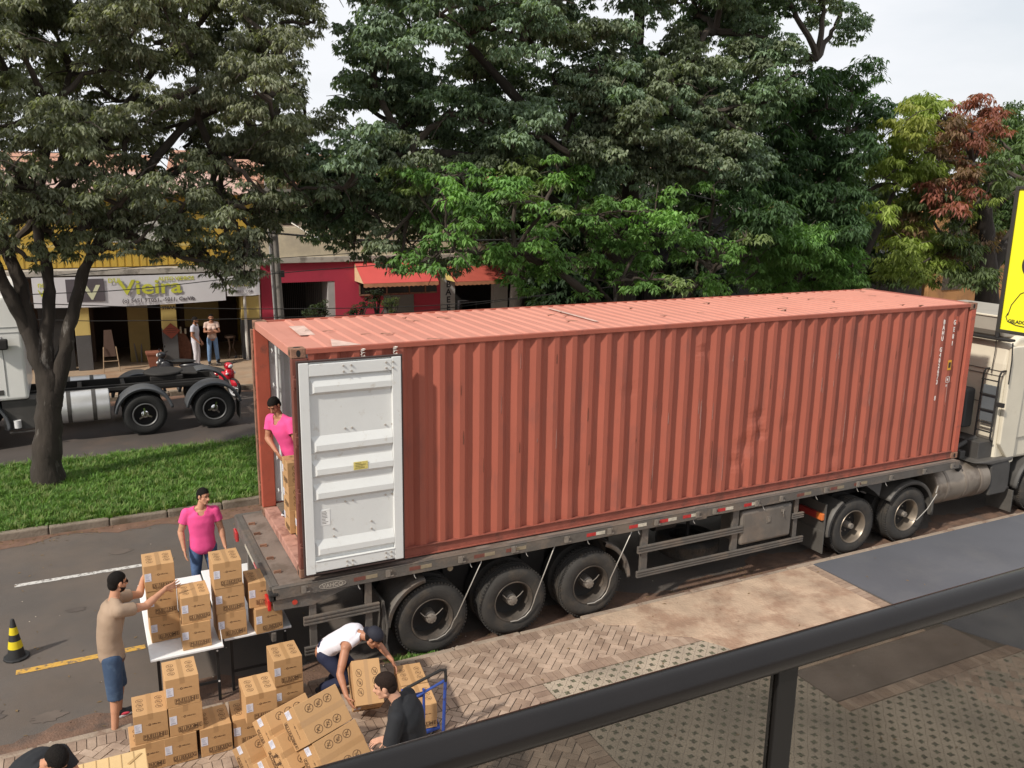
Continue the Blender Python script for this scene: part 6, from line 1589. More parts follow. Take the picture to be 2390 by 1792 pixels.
    if glasses:
        b_ = MB()
        for k in (-1, 1):
            b_.ball(H(.031 * k, .095, .010), (.025 * s, .006 * s, .019 * s), 12, 6, HM); b_.tube([H(.054 * k, .09, .014), H(.078 * k, .02, .012)], .003, 6)
        b_.build('sunglasses', mat('sunglass_black', (.01, .01, .012), .15), body, smooth=True)
    if cap:
        b_ = MB(); b_.ball(H(0, -.015, .045), (.090 * s, .106 * s, .088 * s), 20, 14, HM); cc = melt(b_, 'cap', M_capm, body, .006, 1); trim(cc, H(0, 0, .022), HM @ Vector((0, .12, -.99)))
        b_ = MB(); pts = [H(.075 * math.cos(a), -.075 - .085 * math.sin(a), .022 - .02 * math.sin(a)) for a in [math.pi * k / 12 for k in range(13)]]; n = len(pts)
        b_.add(pts + [p - u_ * .006 for p in pts], [tuple(range(n)), tuple(reversed(range(n, 2 * n)))] + [(i, i + n, (i + 1) % n + n, (i + 1) % n) for i in range(n)]); b_.build('visor', M_capm, cc)
    # move origin to the feet
    inv = Matrix.Translation(-loc)
    body.data.transform(inv); body.location = loc
    for c in children(body): c.matrix_parent_inverse = inv
    return body
def trim(o, p, n, near=None):
    # cut away what lies beyond the plane (p, n)
    import bmesh
    bm = bmesh.new(); bm.from_mesh(o.data); p = Vector(p); n = Vector(n)
    vs = [v for v in bm.verts if (v.co - p).dot(n) > 0 and (near is None or (v.co - p).length < near)]
    bmesh.ops.delete(bm, geom=vs, context='VERTS'); bm.to_mesh(o.data); bm.free()
    if not o.modifiers.get('th'):
        m_ = o.modifiers.new('th', 'SOLIDIFY'); m_.thickness = .004; m_.offset = -1
def trim_fn(o, fn):
    import bmesh
    bm = bmesh.new(); bm.from_mesh(o.data)
    bmesh.ops.delete(bm, geom=[v for v in bm.verts if fn(v.co)], context='VERTS'); bm.to_mesh(o.data); bm.free()
    m_ = o.modifiers.new('th', 'SOLIDIFY'); m_.thickness = .004; m_.offset = -1
def trim_ball(o, c, r):
    import bmesh
    bm = bmesh.new(); bm.from_mesh(o.data); c = Vector(c)
    bmesh.ops.delete(bm, geom=[v for v in bm.verts if (v.co - c).length < r], context='VERTS'); bm.to_mesh(o.data); bm.free()

# man in pink standing behind the tables (turned to the camera, looking to his left)
gx, gy, gz = -.82, 2.80, 0.0
person('man in a pink v-neck shirt and blue jeans standing behind the white tables, looking aside', None,
       dict(pelvis=(gx, gy, .97), waist=(gx, gy, 1.13), chest=(gx, gy, 1.34), neck=(gx + .0, gy - .01, 1.55), head=(gx + .05, gy - .02, 1.72),
            shR=(gx - .195, gy + .02, 1.48), shL=(gx + .195, gy - .0, 1.47), elR=(gx - .29, gy + .03, 1.20), elL=(gx + .27, gy - .02, 1.18), wrR=(gx - .27, gy - .09, .96), wrL=(gx + .30, gy - .14, .93),
            hipR=(gx - .095, gy, .92), hipL=(gx + .095, gy, .92), knR=(gx - .12, gy - .03, .52), knL=(gx + .13, gy - .02, .52), anR=(gx - .13, gy, .09), anL=(gx + .15, gy + .02, .09), toeR=(gx - .16, gy - .2, .09), toeL=(gx + .2, gy - .18, .09)),
       (M_sk1, M_pink, M_jean, M_hair), look=(.62, -.72, -.12), vneck=True, hem=.13, build=1.12, hands=dict(R=dict(n=(1, 0, 0), side=-1), L=dict(n=(-1, 0, 0))))
# man in pink inside the container, leaning out and looking down
cy_, cz_ = 1.72, CZ + .15
person('man in a pink v-neck shirt leaning out of the open container over the inner cartons', None,
       dict(pelvis=(.34, cy_, cz_ + .94), waist=(.30, cy_, cz_ + 1.10), chest=(.23, cy_, cz_ + 1.30), neck=(.18, cy_ + .01, cz_ + 1.50), head=(.12, cy_ + .01, cz_ + 1.655),
            shR=(.10, cy_ + .20, cz_ + 1.42), shL=(.30, cy_ - .19, cz_ + 1.44), elR=(.04, cy_ + .18, cz_ + 1.15), elL=(.34, cy_ - .28, cz_ + 1.18), wrR=(.10, cy_ - .06, cz_ + 1.02), wrL=(.36, cy_ - .36, cz_ + 1.06),
            hipR=(.32, cy_ + .09, cz_ + .90), hipL=(.36, cy_ - .09, cz_ + .90), knR=(.32, cy_ + .10, cz_ + .50), knL=(.36, cy_ - .10, cz_ + .50), anR=(.36, cy_ + .12, cz_ + .09), anL=(.42, cy_ - .10, cz_ + .09), toeR=(.2, cy_ + .1, cz_), toeL=(.2, cy_ - .1, cz_)),
       (M_sk2, M_pink, M_jean, M_hair), look=(-.62, -.55, -.62), vneck=True, hem=.10, s=.98, build=1.08, hands=dict(R=dict(d=(.3, -.5, -.6), n=(.9, .1, 0), side=-1), L=dict(d=(0, -.6, -.3), n=(0, 0, -1), side=1)))
# man in khaki reaching to the cartons
bx_, by_ = -2.17, .05
person('bearded man in a khaki t-shirt, sunglasses and denim shorts reaching for the table cartons', None,
       dict(pelvis=(bx_ - .0, by_, .98), waist=(bx_ - .01, by_, 1.15), chest=(bx_ + .03, by_ + .02, 1.37), neck=(bx_ + .08, by_ + .03, 1.60), head=(bx_ + .13, by_ + .06, 1.77),
            shR=(bx_ + .12, by_ - .17, 1.52), shL=(bx_ + .10, by_ + .22, 1.52), elR=(bx_ + .40, by_ - .03, 1.46), elL=(bx_ + .36, by_ + .40, 1.42), wrR=(bx_ + .63, by_ + .14, 1.55), wrL=(bx_ + .42, by_ + .60, 1.53),
            hipR=(bx_, by_ - .10, .93), hipL=(bx_, by_ + .10, .93), knR=(bx_ + .0, by_ - .16, .50), knL=(bx_ + .06, by_ + .14, .51), anR=(bx_ - .04, by_ - .22, .09), anL=(bx_ + .02, by_ + .20, .09), toeR=(bx_ + .2, by_ - .20, .09), toeL=(bx_ + .25, by_ + .26, .09)),
       (M_sk1, M_khaki, M_djean, M_hair), look=(.88, .42, -.18), legs='shorts', beard=True, glasses=True, build=1.12, belt=True, hem=.09, s=1.04, shoe=(M_shoe, M_sole, M_shoered),
       hands=dict(R=dict(d=(.86, .25, .12), n=(.15, .95, 0), side=-1, curl=.12, spread=.25), L=dict(d=(.15, .3, .1), n=(.9, .0, 0), side=1, curl=.2)))
# man in the white vest bending to lift a carton
person('man in a white vest and backwards dark cap bending over a carton', None,
       dict(pelvis=(.19, -.50, .72), waist=(.26, -.58, .82), chest=(.40, -.71, .94), neck=(.52, -.84, 1.00), head=(.635, -.94, .98),
            shR=(.31, -.88, .90), shL=(.56, -.61, .93), elR=(.19, -1.03, .66), elL=(.76, -.74, .75), wrR=(.21, -1.22, .48), wrL=(.86, -.92, .62),
            hipR=(.13, -.58, .68), hipL=(.25, -.42, .69), knR=(.33, -.76, .40), knL=(.48, -.52, .41), anR=(.10, -.50, .21), anL=(.26, -.34, .21), toeR=(.28, -.64, .21), toeL=(.44, -.46, .21)),
       (M_sk2, M_wht, M_navy, M_hair), look=(.60, -.50, -.72), headtilt=(.55, -.45, .7), top='vest', legs='trousers', cap=True, hem=.02, s=1.05, build=1.05,
       hands=dict(R=dict(d=(.25, -.45, -.6), n=(.9, .1, .1), side=1), L=dict(d=(.1, -.55, -.35), n=(-.9, .1, -.1), side=-1)))
# man in black holding the pile, seen from behind
hx_, hy_ = .27, -3.19
person('man in a black t-shirt facing away between the pile and the blue trolley', None,
       dict(pelvis=(hx_ + .02, hy_ - .0, ZP + .93), waist=(hx_ + .01, hy_, ZP + 1.08), chest=(hx_ - .02, hy_ + .02, ZP + 1.27), neck=(hx_ - .10, hy_ + .05, ZP + 1.46), head=(hx_ - .20, hy_ + .09, ZP + 1.60),
            shR=(hx_ + .05, hy_ + .17, ZP + 1.38), shL=(hx_ - .17, hy_ - .13, ZP + 1.38), elR=(hx_ + .06, hy_ + .28, ZP + 1.10), elL=(hx_ - .27, hy_ - .19, ZP + 1.08), wrR=(hx_ - .12, hy_ + .30, ZP + .90), wrL=(hx_ - .30, hy_ + .04, ZP + .90),
            hipR=(hx_ + .06, hy_ + .09, ZP + .88), hipL=(hx_ - .02, hy_ - .09, ZP + .88), knR=(hx_ - .05, hy_ + .16, ZP + .48), knL=(hx_ - .16, hy_ - .10, ZP + .49), anR=(hx_ + .06, hy_ + .16, ZP + .09), anL=(hx_ - .04, hy_ - .14, ZP + .09), toeR=(hx_ - .2, hy_ + .3, ZP), toeL=(hx_ - .3, hy_ - .0, ZP)),
       (M_sk3, M_blk, M_jean, M_hairb), look=(-.86, .42, -.25), top='tee', hem=.10, s=1.04, build=1.24, beard=False, sleeve=.75,
       hands=dict(R=dict(d=(-.8, .1, -.1), n=(0, 0, -1)), L=dict(d=(-.5, .5, -.2), n=(.5, .5, -.5), side=-1)))
# crouched man in black, lower left corner, head bent towards the paving
person('dark haired man in black bending low over the flat cardboard in the lower left corner', None,
       dict(pelvis=(-2.98, -2.16, ZP + .93), waist=(-2.93, -2.29, ZP + 1.08), chest=(-2.84, -2.48, ZP + 1.25), neck=(-2.73, -2.66, ZP + 1.36), head=(-2.64, -2.78, ZP + 1.46),
            shR=(-3.00, -2.66, ZP + 1.26), shL=(-2.63, -2.46, ZP + 1.31), elR=(-3.02, -2.88, ZP + 1.03), elL=(-2.50, -2.54, ZP + 1.06), wrR=(-2.86, -3.04, ZP + .88), wrL=(-2.42, -2.74, ZP + .90),
            hipR=(-3.06, -2.20, ZP + .88), hipL=(-2.90, -2.10, ZP + .88), knR=(-3.08, -2.26, ZP + .5), knL=(-2.88, -2.14, ZP + .5), anR=(-3.08, -2.16, ZP + .09), anL=(-2.86, -2.04, ZP + .09), toeR=(-3.0, -2.4, ZP), toeL=(-2.7, -2.3, ZP)),
       (M_sk1, M_blk, M_djean, M_hair), look=(.25, -.60, -.76), headtilt=(.35, -.65, .7), top='tee', hem=.10, s=1.06, build=1.1, hands=dict(R=dict(d=(.3, -.3, -.6), n=(.5, .5, 0)), L=dict(d=(.1, -.5, -.5), n=(-.8, 0, 0))))
# two people by the shop across the street
def stander(x, y, ry, lab, mats, arms, **kw):
    z = .13; c, s_ = math.cos(ry), math.sin(ry)
    def P(u, v, h): return (x + c * u - s_ * v, y + s_ * u + c * v, z + h)          # v is forward
    J = dict(pelvis=P(0, 0, .93), waist=P(0, 0, 1.08), chest=P(0, .01, 1.27), neck=P(0, .0, 1.46), head=P(0, .03, 1.61), shR=P(.18, 0, 1.40), shL=P(-.18, 0, 1.40),
             hipR=P(.09, 0, .88), hipL=P(-.09, 0, .88), knR=P(.12, .03, .49), knL=P(-.12, .03, .49), anR=P(.13, 0, .09), anL=P(-.15, .0, .09), toeR=P(.16, .2, .09), toeL=P(-.2, .2, .09))
    J.update({k: P(*v) for k, v in arms.items()})
    return person(lab, None, J, mats, look=(P(*kw.pop('look_'))[0] - x, P(0, 0, 0)[1] * 0 + 0, 0) if False else kw.pop('look'), **kw)
stander(1.20, 20.35, R(-115), 'man in white t-shirt and white trousers standing sideways before the far shop', (M_sk2, M_wtee, M_wtrs, M_hair),
        dict(elR=(.24, -.02, 1.12), wrR=(.16, .16, .90), elL=(-.24, -.02, 1.12), wrL=(-.18, .12, .9)), look=(.85, -.25, -.2), beard=True, voxel=.010, hem=.12)
stander(1.80, 20.80, R(178), 'woman in a peach blouse and blue jeans with folded arms before the far shop', (M_sk2, M_peach, M_ljean, M_hair),
        dict(elR=(.24, .06, 1.14), wrR=(-.02, .20, 1.16), elL=(-.24, .06, 1.13), wrL=(.02, .22, 1.12)), look=(-.05, -1, 0), voxel=.010, hem=.03, hair='bun', female=True, build=.9,
        hands=dict(R=dict(n=(0, 1, 0)), L=dict(n=(0, 1, 0))))
# ------------------------------------------------------------ trees
M_bark = mat('bark_dark', (.036, .028, .022), .95, var=.3, vs=4, bump=1.0, bs=14, stretch=(1, 1, .35), col2=(.22, .20, .18), c2amt=.55, c2s=5, c2lo=.60, c2hi=.68)
M_twig = mat('bark_twig', (.055, .042, .032), .9, var=.2)
def fill(poly, step, rnd, holes=()):
    xs = [p[0] for p in poly]; ys = [p[1] for p in poly]; pts = []
    def inside(x, y):
        c = False; n = len(poly)
        for i in range(n):
            x1, y1 = poly[i]; x2, y2 = poly[(i + 1) % n]
            if (y1 > y) != (y2 > y) and x < (x2 - x1) * (y - y1) / (y2 - y1) + x1: c = not c
        return c
    y = min(ys); row = 0
    while y <= max(ys):
        x = min(xs) + (row % 2) * step / 2
        while x <= max(xs):
            px, py = x + rnd.uniform(-.3, .3) * step, y + rnd.uniform(-.3, .3) * step
            if inside(px, py) and all((px - hx) ** 2 + (py - hy) ** 2 > hr * hr for hx, hy, hr in holes): pts.append((px, py))
            x += step
        y += step * .8; row += 1
    return pts
def leaves(clumps, cover, ll, lw, n_ros, droop, cols, seed, flat=.9, padr=.42, colfn=None, up_bias=.15):
    """clumps: list of (centre, radius, colour index). Each clump is a heap of leafy pads; each pad a dome of leaf rosettes."""
    rs = np.random.RandomState(seed); VV = []; CC = []
    for c, r, ci in clumps:
        npad = max(4, int(9 * (r / .8) ** 2))
        d = rs.normal(size=(npad, 3)); d /= np.linalg.norm(d, axis=1)[:, None]; d[:, 2] = d[:, 2] * .9 + up_bias
        pc = np.array(c)[None] + d * r * rs.uniform(.45, .95, (npad, 1)) * np.array([1, 1, flat])
        pr = r * padr * rs.uniform(.7, 1.25, npad)
        pcol = rs.uniform(.72, 1.25, npad)
        leaf_area = ll * lw * .55
        for k in range(npad):
            nr = int(cover * 2.6 * math.pi * pr[k] ** 2 / (leaf_area * n_ros)) + 2
            q = rs.normal(size=(nr, 3)); q /= np.linalg.norm(q, axis=1)[:, None]; q[:, 2] = np.abs(q[:, 2]) * 1.0 - .25
            rc = pc[k] + q * pr[k] * np.sqrt(rs.uniform(.35, 1.0, (nr, 1))) * np.array([1.1, 1.1, .85])
            # rosette -> leaves
            m = nr * n_ros
            R0 = np.repeat(rc, n_ros, 0); Q = np.repeat(q, n_ros, 0)
            a = rs.uniform(0, 2 * np.pi, m)
            dr = np.stack([np.cos(a), np.sin(a), -rs.uniform(droop[0], droop[1], m)], 1) + Q * np.array([.55, .55, .1])
            dr /= np.linalg.norm(dr, axis=1)[:, None]
            sd = np.cross(dr, np.array([0, 0, 1.0])); sd /= (np.linalg.norm(sd, axis=1)[:, None] + 1e-6)
            sd = sd + rs.normal(size=(m, 3)) * .22; nn = np.cross(sd, dr)
            L = ll * rs.uniform(.65, 1.15, (m, 1)); Wd = lw * rs.uniform(.75, 1.1, (m, 1))
            tw = rs.normal(size=(nr, 3)) * np.array([1, 1, .45]); tw /= np.linalg.norm(tw, axis=1)[:, None]; b0 = R0 + dr * L * .12 + np.repeat(tw, n_ros, 0) * rs.uniform(-.75, .75, (m, 1)) * ll
            V = np.zeros((m, 4, 3)); V[:, 0] = b0; V[:, 1] = b0 + dr * L * .45 + sd * Wd * .5 + nn * Wd * .12; V[:, 2] = b0 + dr * L + np.array([0, 0, -1]) * L * .18; V[:, 3] = b0 + dr * L * .45 - sd * Wd * .5 + nn * Wd * .12
            VV.append(V)
            col = np.array(cols[ci % len(cols)])[None] * pcol[k] * np.repeat(rs.uniform(.8, 1.2, (nr, 1)), n_ros, 0) * rs.uniform(.85, 1.15, (m, 1))
            CC.append(col)
    V = np.concatenate(VV); C = np.concatenate(CC); return V, C
def leafmesh(name, V, C, parent, m):
    n = len(V); me = bpy.data.meshes.new(name)
    me.vertices.add(n * 4); me.vertices.foreach_set('co', V.astype(np.float32).ravel())
    me.loops.add(n * 4); me.loops.foreach_set('vertex_index', np.arange(n * 4, dtype=np.int32))
    me.polygons.add(n); me.polygons.foreach_set('loop_start', (np.arange(n) * 4).astype(np.int32))
    me.update(calc_edges=True)
    ca = me.color_attributes.new('tint', 'FLOAT_COLOR', 'POINT'); full = np.ones((n, 4, 4), np.float32); full[:, :, :3] = C[:, None, :]
    ca.data.foreach_set('color', full.ravel()); me.materials.append(m)
    o = bpy.data.objects.new(name, me); COL.objects.link(o); adopt(o, parent); return o
def limbs(trunk_nodes, clumps, rnd, parent, rmax=.13, sag=.25, twigs=2):
    b = MB(); nodes = [(Vector(p), 0) for p in trunk_nodes]
    cs = sorted(clumps, key=lambda c: min((Vector(c[0]) - n[0]).length for n in nodes))
    for c, r, ci in cs:
        c = Vector(c); p, g = min(nodes, key=lambda n: (c - n[0]).length + n[1] * .5)
        mid = (p + c) / 2 + Vector((rnd.uniform(-.3, .3), rnd.uniform(-.3, .3), rnd.uniform(.0, sag) * (c - p).length))
        r0 = max(rmax * .72 ** g, .022); pts = []
        for k in range(7):
            t = k / 6; pts.append(p * (1 - t) ** 2 + mid * 2 * t * (1 - t) + c * t * t + Vector((rnd.uniform(-.04, .04), rnd.uniform(-.04, .04), rnd.uniform(-.04, .04))))
        b.tube(pts, [r0 * (1 - .45 * k / 6) for k in range(7)], 7)
        for k in range(twigs):
            e = c + Vector((rnd.gauss(0, 1), rnd.gauss(0, 1), rnd.gauss(0, .7))).normalized() * r * .95; b.tube([c, (c + e) / 2 + Vector((0, 0, .08)), e], [.02, .013, .006], 5)
        nodes.append((c, g + 1))
    b.build('limbs', M_twig, parent, smooth=True)
def trunkmesh(paths, parent, m=None):
    b = MB()
    for pts, rr in paths:
        P = [Vector(p) for p in pts]; Q = []; RR = []
        for i in range(len(P) - 1):
            a = P[max(i - 1, 0)]; b_ = P[i]; c = P[i + 1]; d = P[min(i + 2, len(P) - 1)]
            for k in range(5):
                t = k / 5; Q.append(.5 * ((2 * b_) + (c - a) * t + (2 * a - 5 * b_ + 4 * c - d) * t * t + (3 * b_ - a - 3 * c + d) * t ** 3) ); RR.append((rr[i] * (1 - t) + rr[i + 1] * t) * (1 + .06 * math.sin(len(Q) * 1.9)))
        Q.append(P[-1]); RR.append(rr[-1]); b.tube(Q, RR, 16)
    o = b.build('trunk', m or M_bark, parent, smooth=True)
    me = o.data; n = len(me.vertices); co = np.zeros(n * 3); me.vertices.foreach_get('co', co); co = co.reshape(-1, 3)
    co[:, 0] += .018 * np.sin(co[:, 1] * 31 + co[:, 2] * 5) + .012 * np.sin(co[:, 2] * 11); co[:, 1] += .018 * np.sin(co[:, 0] * 27 + co[:, 2] * 6)
    me.vertices.foreach_set('co', co.ravel()); return o
M_leaf = leafmat('leaf_glossy', .45, .34); M_leaf2 = leafmat('leaf_soft', .5, .40)
def clump_at(pts, yf, rf, rnd, cf=lambda x, y: 0):
    r = []
    for px, py in pts:
        p = at(px, py, Y=yf(px, py)); r.append(((p.x, p.y, p.z), rf(px, py), cf(px, py)))
    return r

# T1: forked tree on the median at the left
rn = random.Random(21)
t1 = wempty('street_tree', (-3.04, 9.4, .1), 'dark forked tree on the median at the left, grey green drooping leaves over the road', 'tree', 'trees on the median')
trunkmesh([([(-3.02, 9.4, -.1), (-3.04, 9.4, .6), (-2.92, 9.4, 1.5), (-2.85, 9.4, 2.2), (-3.0, 9.4, 2.8), (-3.12, 9.42, 3.6), (-3.2, 9.5, 4.4), (-3.6, 9.6, 5.6), (-4.3, 9.8, 7.2)], [.34, .28, .24, .23, .17, .14, .12, .10, .07]),
           ([(-2.86, 9.4, 1.9), (-2.88, 9.38, 2.6), (-2.78, 9.4, 3.4), (-2.66, 9.4, 4.3), (-2.75, 9.5, 5.6), (-2.3, 9.6, 7.4)], [.21, .16, .12, .10, .09, .06]),
           ([(-2.85, 9.38, 1.8), (-2.62, 9.36, 2.5), (-2.45, 9.36, 3.1), (-2.28, 9.36, 3.7), (-2.02, 9.36, 4.45), (-1.6, 9.4, 5.2), (-.8, 9.4, 6.0), (.6, 9.2, 6.9)], [.20, .15, .125, .115, .10, .09, .07, .05]),
           ([(-3.12, 9.42, 3.3), (-3.4, 9.2, 4.2), (-3.9, 8.8, 5.4), (-5.2, 8.6, 6.9)], [.13, .12, .11, .08]),
           ([(-3.05, 9.4, 3.1), (-3.35, 9.5, 3.9), (-3.75, 9.6, 4.6), (-4.6, 9.8, 5.2)], [.09, .08, .07, .05]),
           ([(-1.6, 9.4, 5.2), (-.6, 9.2, 6.6), (.3, 9.1, 7.5), (1.6, 9.0, 8.0)], [.09, .08, .07, .05]),
           ([(-2.75, 9.5, 5.6), (-1.8, 9.6, 6.6), (-.9, 9.8, 7.8), (.2, 10, 9.2)], [.10, .08, .07, .05])], t1)
P1 = [(-260, -260), (740, -260), (725, 20), (650, 100), (600, 130), (625, 180), (665, 210), (650, 330), (600, 350), (480, 350), (300, 330), (-260, 330)]
P2 = [(-260, 300), (640, 330), (620, 470), (560, 520), (470, 480), (330, 490), (160, 480), (-260, 500)]
P3 = [(420, 520), (570, 520), (560, 610), (480, 625), (420, 585)]
P4 = [(-100, 470), (60, 460), (330, 490), (560, 500), (600, 560), (420, 560), (330, 570), (200, 540), (60, 570), (-100, 630)]
h1 = [(85, 150, 26), (45, 200, 30), (455, 215, 20), (330, 150, 18), (190, 250, 26), (520, 395, 34), (430, 400, 18), (270, 455, 42), (520, 500, 22), (250, 515, 30), (15, 120, 22)]
c1 = clump_at(fill(P1, 74, rn, h1), lambda x, y: 9.3 + rn.uniform(-2.4, 2.4), lambda x, y: rn.uniform(.55, .85), rn, lambda x, y: rn.choice((0, 0, 1)))
c1 += clump_at(fill(P1, 150, rn, h1), lambda x, y: 11 + rn.uniform(-1, 1.5), lambda x, y: rn.uniform(.6, .9), rn, lambda x, y: 1)
c1 += clump_at(fill(P2, 62, rn, h1), lambda x, y: 9.0 + rn.uniform(-2.2, 1.8), lambda x, y: rn.uniform(.45, .66), rn, lambda x, y: rn.choice((0, 1, 1)))
c1 += clump_at(fill([(150, 420), (600, 400), (620, 500), (430, 560), (330, 500), (160, 560)], 62, rn, [(520, 500, 20), (270, 470, 26)]), lambda x, y: 9.6 + rn.uniform(-2.0, 1.8), lambda x, y: rn.uniform(.40, .58), rn, lambda x, y: 1)
c1 += clump_at(fill([(-60, 400), (560, 420), (600, 470), (480, 520), (300, 480), (-60, 520)], 66, rn, [(520, 500, 20)]), lambda x, y: 8.2 + rn.uniform(-.5, .5), lambda x, y: rn.uniform(.38, .52), rn, lambda x, y: 0)
c1 += clump_at(fill([(120, 490), (420, 520), (580, 520), (575, 585), (470, 600), (300, 560), (120, 560)], 58, rn), lambda x, y: 8.7 + rn.uniform(-.8, .8), lambda x, y: rn.uniform(.26, .38), rn, lambda x, y: rn.choice((0, 1)))
c1 += clump_at(fill(P3, 42, rn), lambda x, y: 8.6 + rn.uniform(-.6, .6), lambda x, y: rn.uniform(.30, .40), rn)
c1 += clump_at(fill(P4, 60, rn), lambda x, y: 9.2 + rn.uniform(-1.5, 1.2), lambda x, y: rn.uniform(.32, .46), rn, lambda x, y: 1)
V, C = leaves(c1, .84, .115, .040, 9, (.35, 1.5), [(.27, .285, .20), (.22, .24, .16)], 31)
leafmesh('crown', V, C, t1, M_leaf); NL = len(V)
limbs([(-4.3, 9.8, 7.2), (-2.3, 9.6, 7.4), (.6, 9.2, 6.9), (-5.2, 8.6, 6.9), (-4.6, 9.8, 5.2), (1.6, 9, 8), (.2, 10, 9.2), (-1.6, 9.4, 5.2), (-2.75, 9.5, 5.6)], c1, rn, t1, .085)

# T2: the big tree behind the container
rn = random.Random(22)
t2 = wempty('street_tree', (11.1, 9.5, .1), 'largest tree, its tall spreading blue green crown rising behind the middle of the container', 'tree', 'trees on the median')
trunkmesh([([(11.0, 9.5, -.1), (11.05, 9.5, 3), (11.1, 9.5, 6), (11.15, 9.5, 9.4), (11.1, 9.5, 12.5)], [.42, .32, .22, .14, .09]),
           ([(11.1, 9.5, 9.3), (10.6, 9.3, 8.9), (10.0, 9.2, 8.2), (9.4, 9.2, 7.6), (8.6, 9.0, 7.0)], [.12, .11, .09, .07, .05]),
           ([(11.1, 9.5, 9.0), (12.2, 9.5, 9.9), (13.4, 9.3, 10.3), (15.5, 9.2, 10.2), (17.0, 9.2, 9.9)], [.11, .10, .08, .06, .04]),
           ([(11.05, 9.5, 5.0), (9.5, 9.6, 6.6), (7.4, 9.5, 8.6), (6.2, 9.3, 9.5)], [.18, .15, .11, .07]),
           ([(11.05, 9.5, 4.2), (9.2, 9.4, 5.6), (6.8, 9.2, 6.8), (4.8, 9.2, 7.0)], [.17, .14, .12, .07]),
           ([(11.1, 9.5, 6.5), (12.6, 9.7, 8.0), (14.0, 9.8, 8.6)], [.14, .11, .07])], t2)
Q1 = [(800, -200), (1900, -200), (1830, 60), (1845, 110), (1760, 130), (1700, 240), (1640, 330), (1560, 360), (1000, 420), (760, 480), (720, 520), (650, 420), (625, 330), (660, 230), (790, 200), (800, 120), (775, 60)]
h2 = [(955, 120, 66), (920, 85, 50), (1000, 75, 40), (1335, 60, 44), (1435, 85, 50), (985, 355, 50), (1290, 15, 30), (1720, 60, 40), (1680, 20, 26), (690, 300, 30), (820, 235, 34)]
c2 = clump_at(fill(Q1, 68, rn, h2), lambda x, y: 9.4 + rn.uniform(-2.3, 2.2), lambda x, y: rn.uniform(.62, .98), rn, lambda x, y: rn.choice((0, 0, 1, 2)))
c2 += clump_at(fill([(600, 330), (980, 400), (970, 570), (900, 600), (830, 560), (760, 550), (740, 520), (700, 490), (620, 450)], 52, rn, [(740, 480, 24), (700, 530, 24)]), lambda x, y: 9.6 + rn.uniform(-1.6, 1.6), lambda x, y: rn.uniform(.42, .66), rn, lambda x, y: 2)
c2 += clump_at(fill([(1250, 150), (1560, 130), (1640, 260), (1560, 420), (1250, 400)], 64, rn), lambda x, y: 7.9 + rn.uniform(-.6, .6), lambda x, y: rn.uniform(.5, .8), rn, lambda x, y: rn.choice((0, 2)))
c2 += clump_at(fill([(1000, 200), (1640, 200), (1640, 420), (1000, 480)], 100, rn), lambda x, y: 11.6, lambda x, y: rn.uniform(.8, 1.1), rn, lambda x, y: 1)
V, C = leaves(c2, .90, .125, .060, 8, (.4, 1.6), [(.20, .27, .18), (.16, .23, .135), (.19, .225, .145)], 32)
leafmesh('crown', V, C, t2, M_leaf); NL += len(V)
limbs([(11.1, 9.5, 12), (8.6, 9, 7), (17, 9.2, 9.9), (6.2, 9.3, 9.5), (4.8, 9.2, 7.0), (14, 9.8, 8.6), (13.4, 9.3, 10.3), (11.1, 9.5, 8)], c2, rn, t2, .10)

# T3: lower bright green tree in front of it
rn = random.Random(23)
t3 = wempty('street_tree', (10.2, 7.9, .1), 'lower bright green leafy tree pressing against the container roof', 'tree', 'trees on the median')
trunkmesh([([(10.2, 7.9, -.1), (10.1, 7.9, 1.5), (9.8, 7.9, 3.2)], [.2, .16, .12]), ([(10.1, 7.9, 1.5), (11.4, 7.9, 3.2), (12.6, 7.8, 4.2)], [.14, .11, .07]), ([(9.8, 7.9, 3.0), (8.2, 7.8, 4.2), (6.8, 7.7, 4.8)], [.11, .09, .06])], t3, M_twig)
Q3 = [(840, 380), (960, 340), (1100, 370), (1250, 380), (1400, 420), (1560, 390), (1660, 470), (1650, 610), (1560, 650), (1300, 655), (1080, 650), (1060, 600), (960, 590), (900, 560), (880, 470)]
c3 = clump_at(fill(Q3, 66, rn, [(915, 545, 18)]), lambda x, y: 7.1 + rn.uniform(-1.2, 1.4), lambda x, y: rn.uniform(.42, .70), rn, lambda x, y: rn.choice((0, 0, 1, 1, 2)))
V, C = leaves(c3, .90, .14, .060, 8, (.25, 1.25), [(.20, .36, .105), (.15, .275, .085), (.24, .31, .13)], 33)
leafmesh('crown', V, C, t3, M_leaf2); NL += len(V)
limbs([(9.8, 7.9, 3.2), (12.6, 7.8, 4.2), (6.8, 7.7, 4.8)], c3, rn, t3, .06, .3, 4)

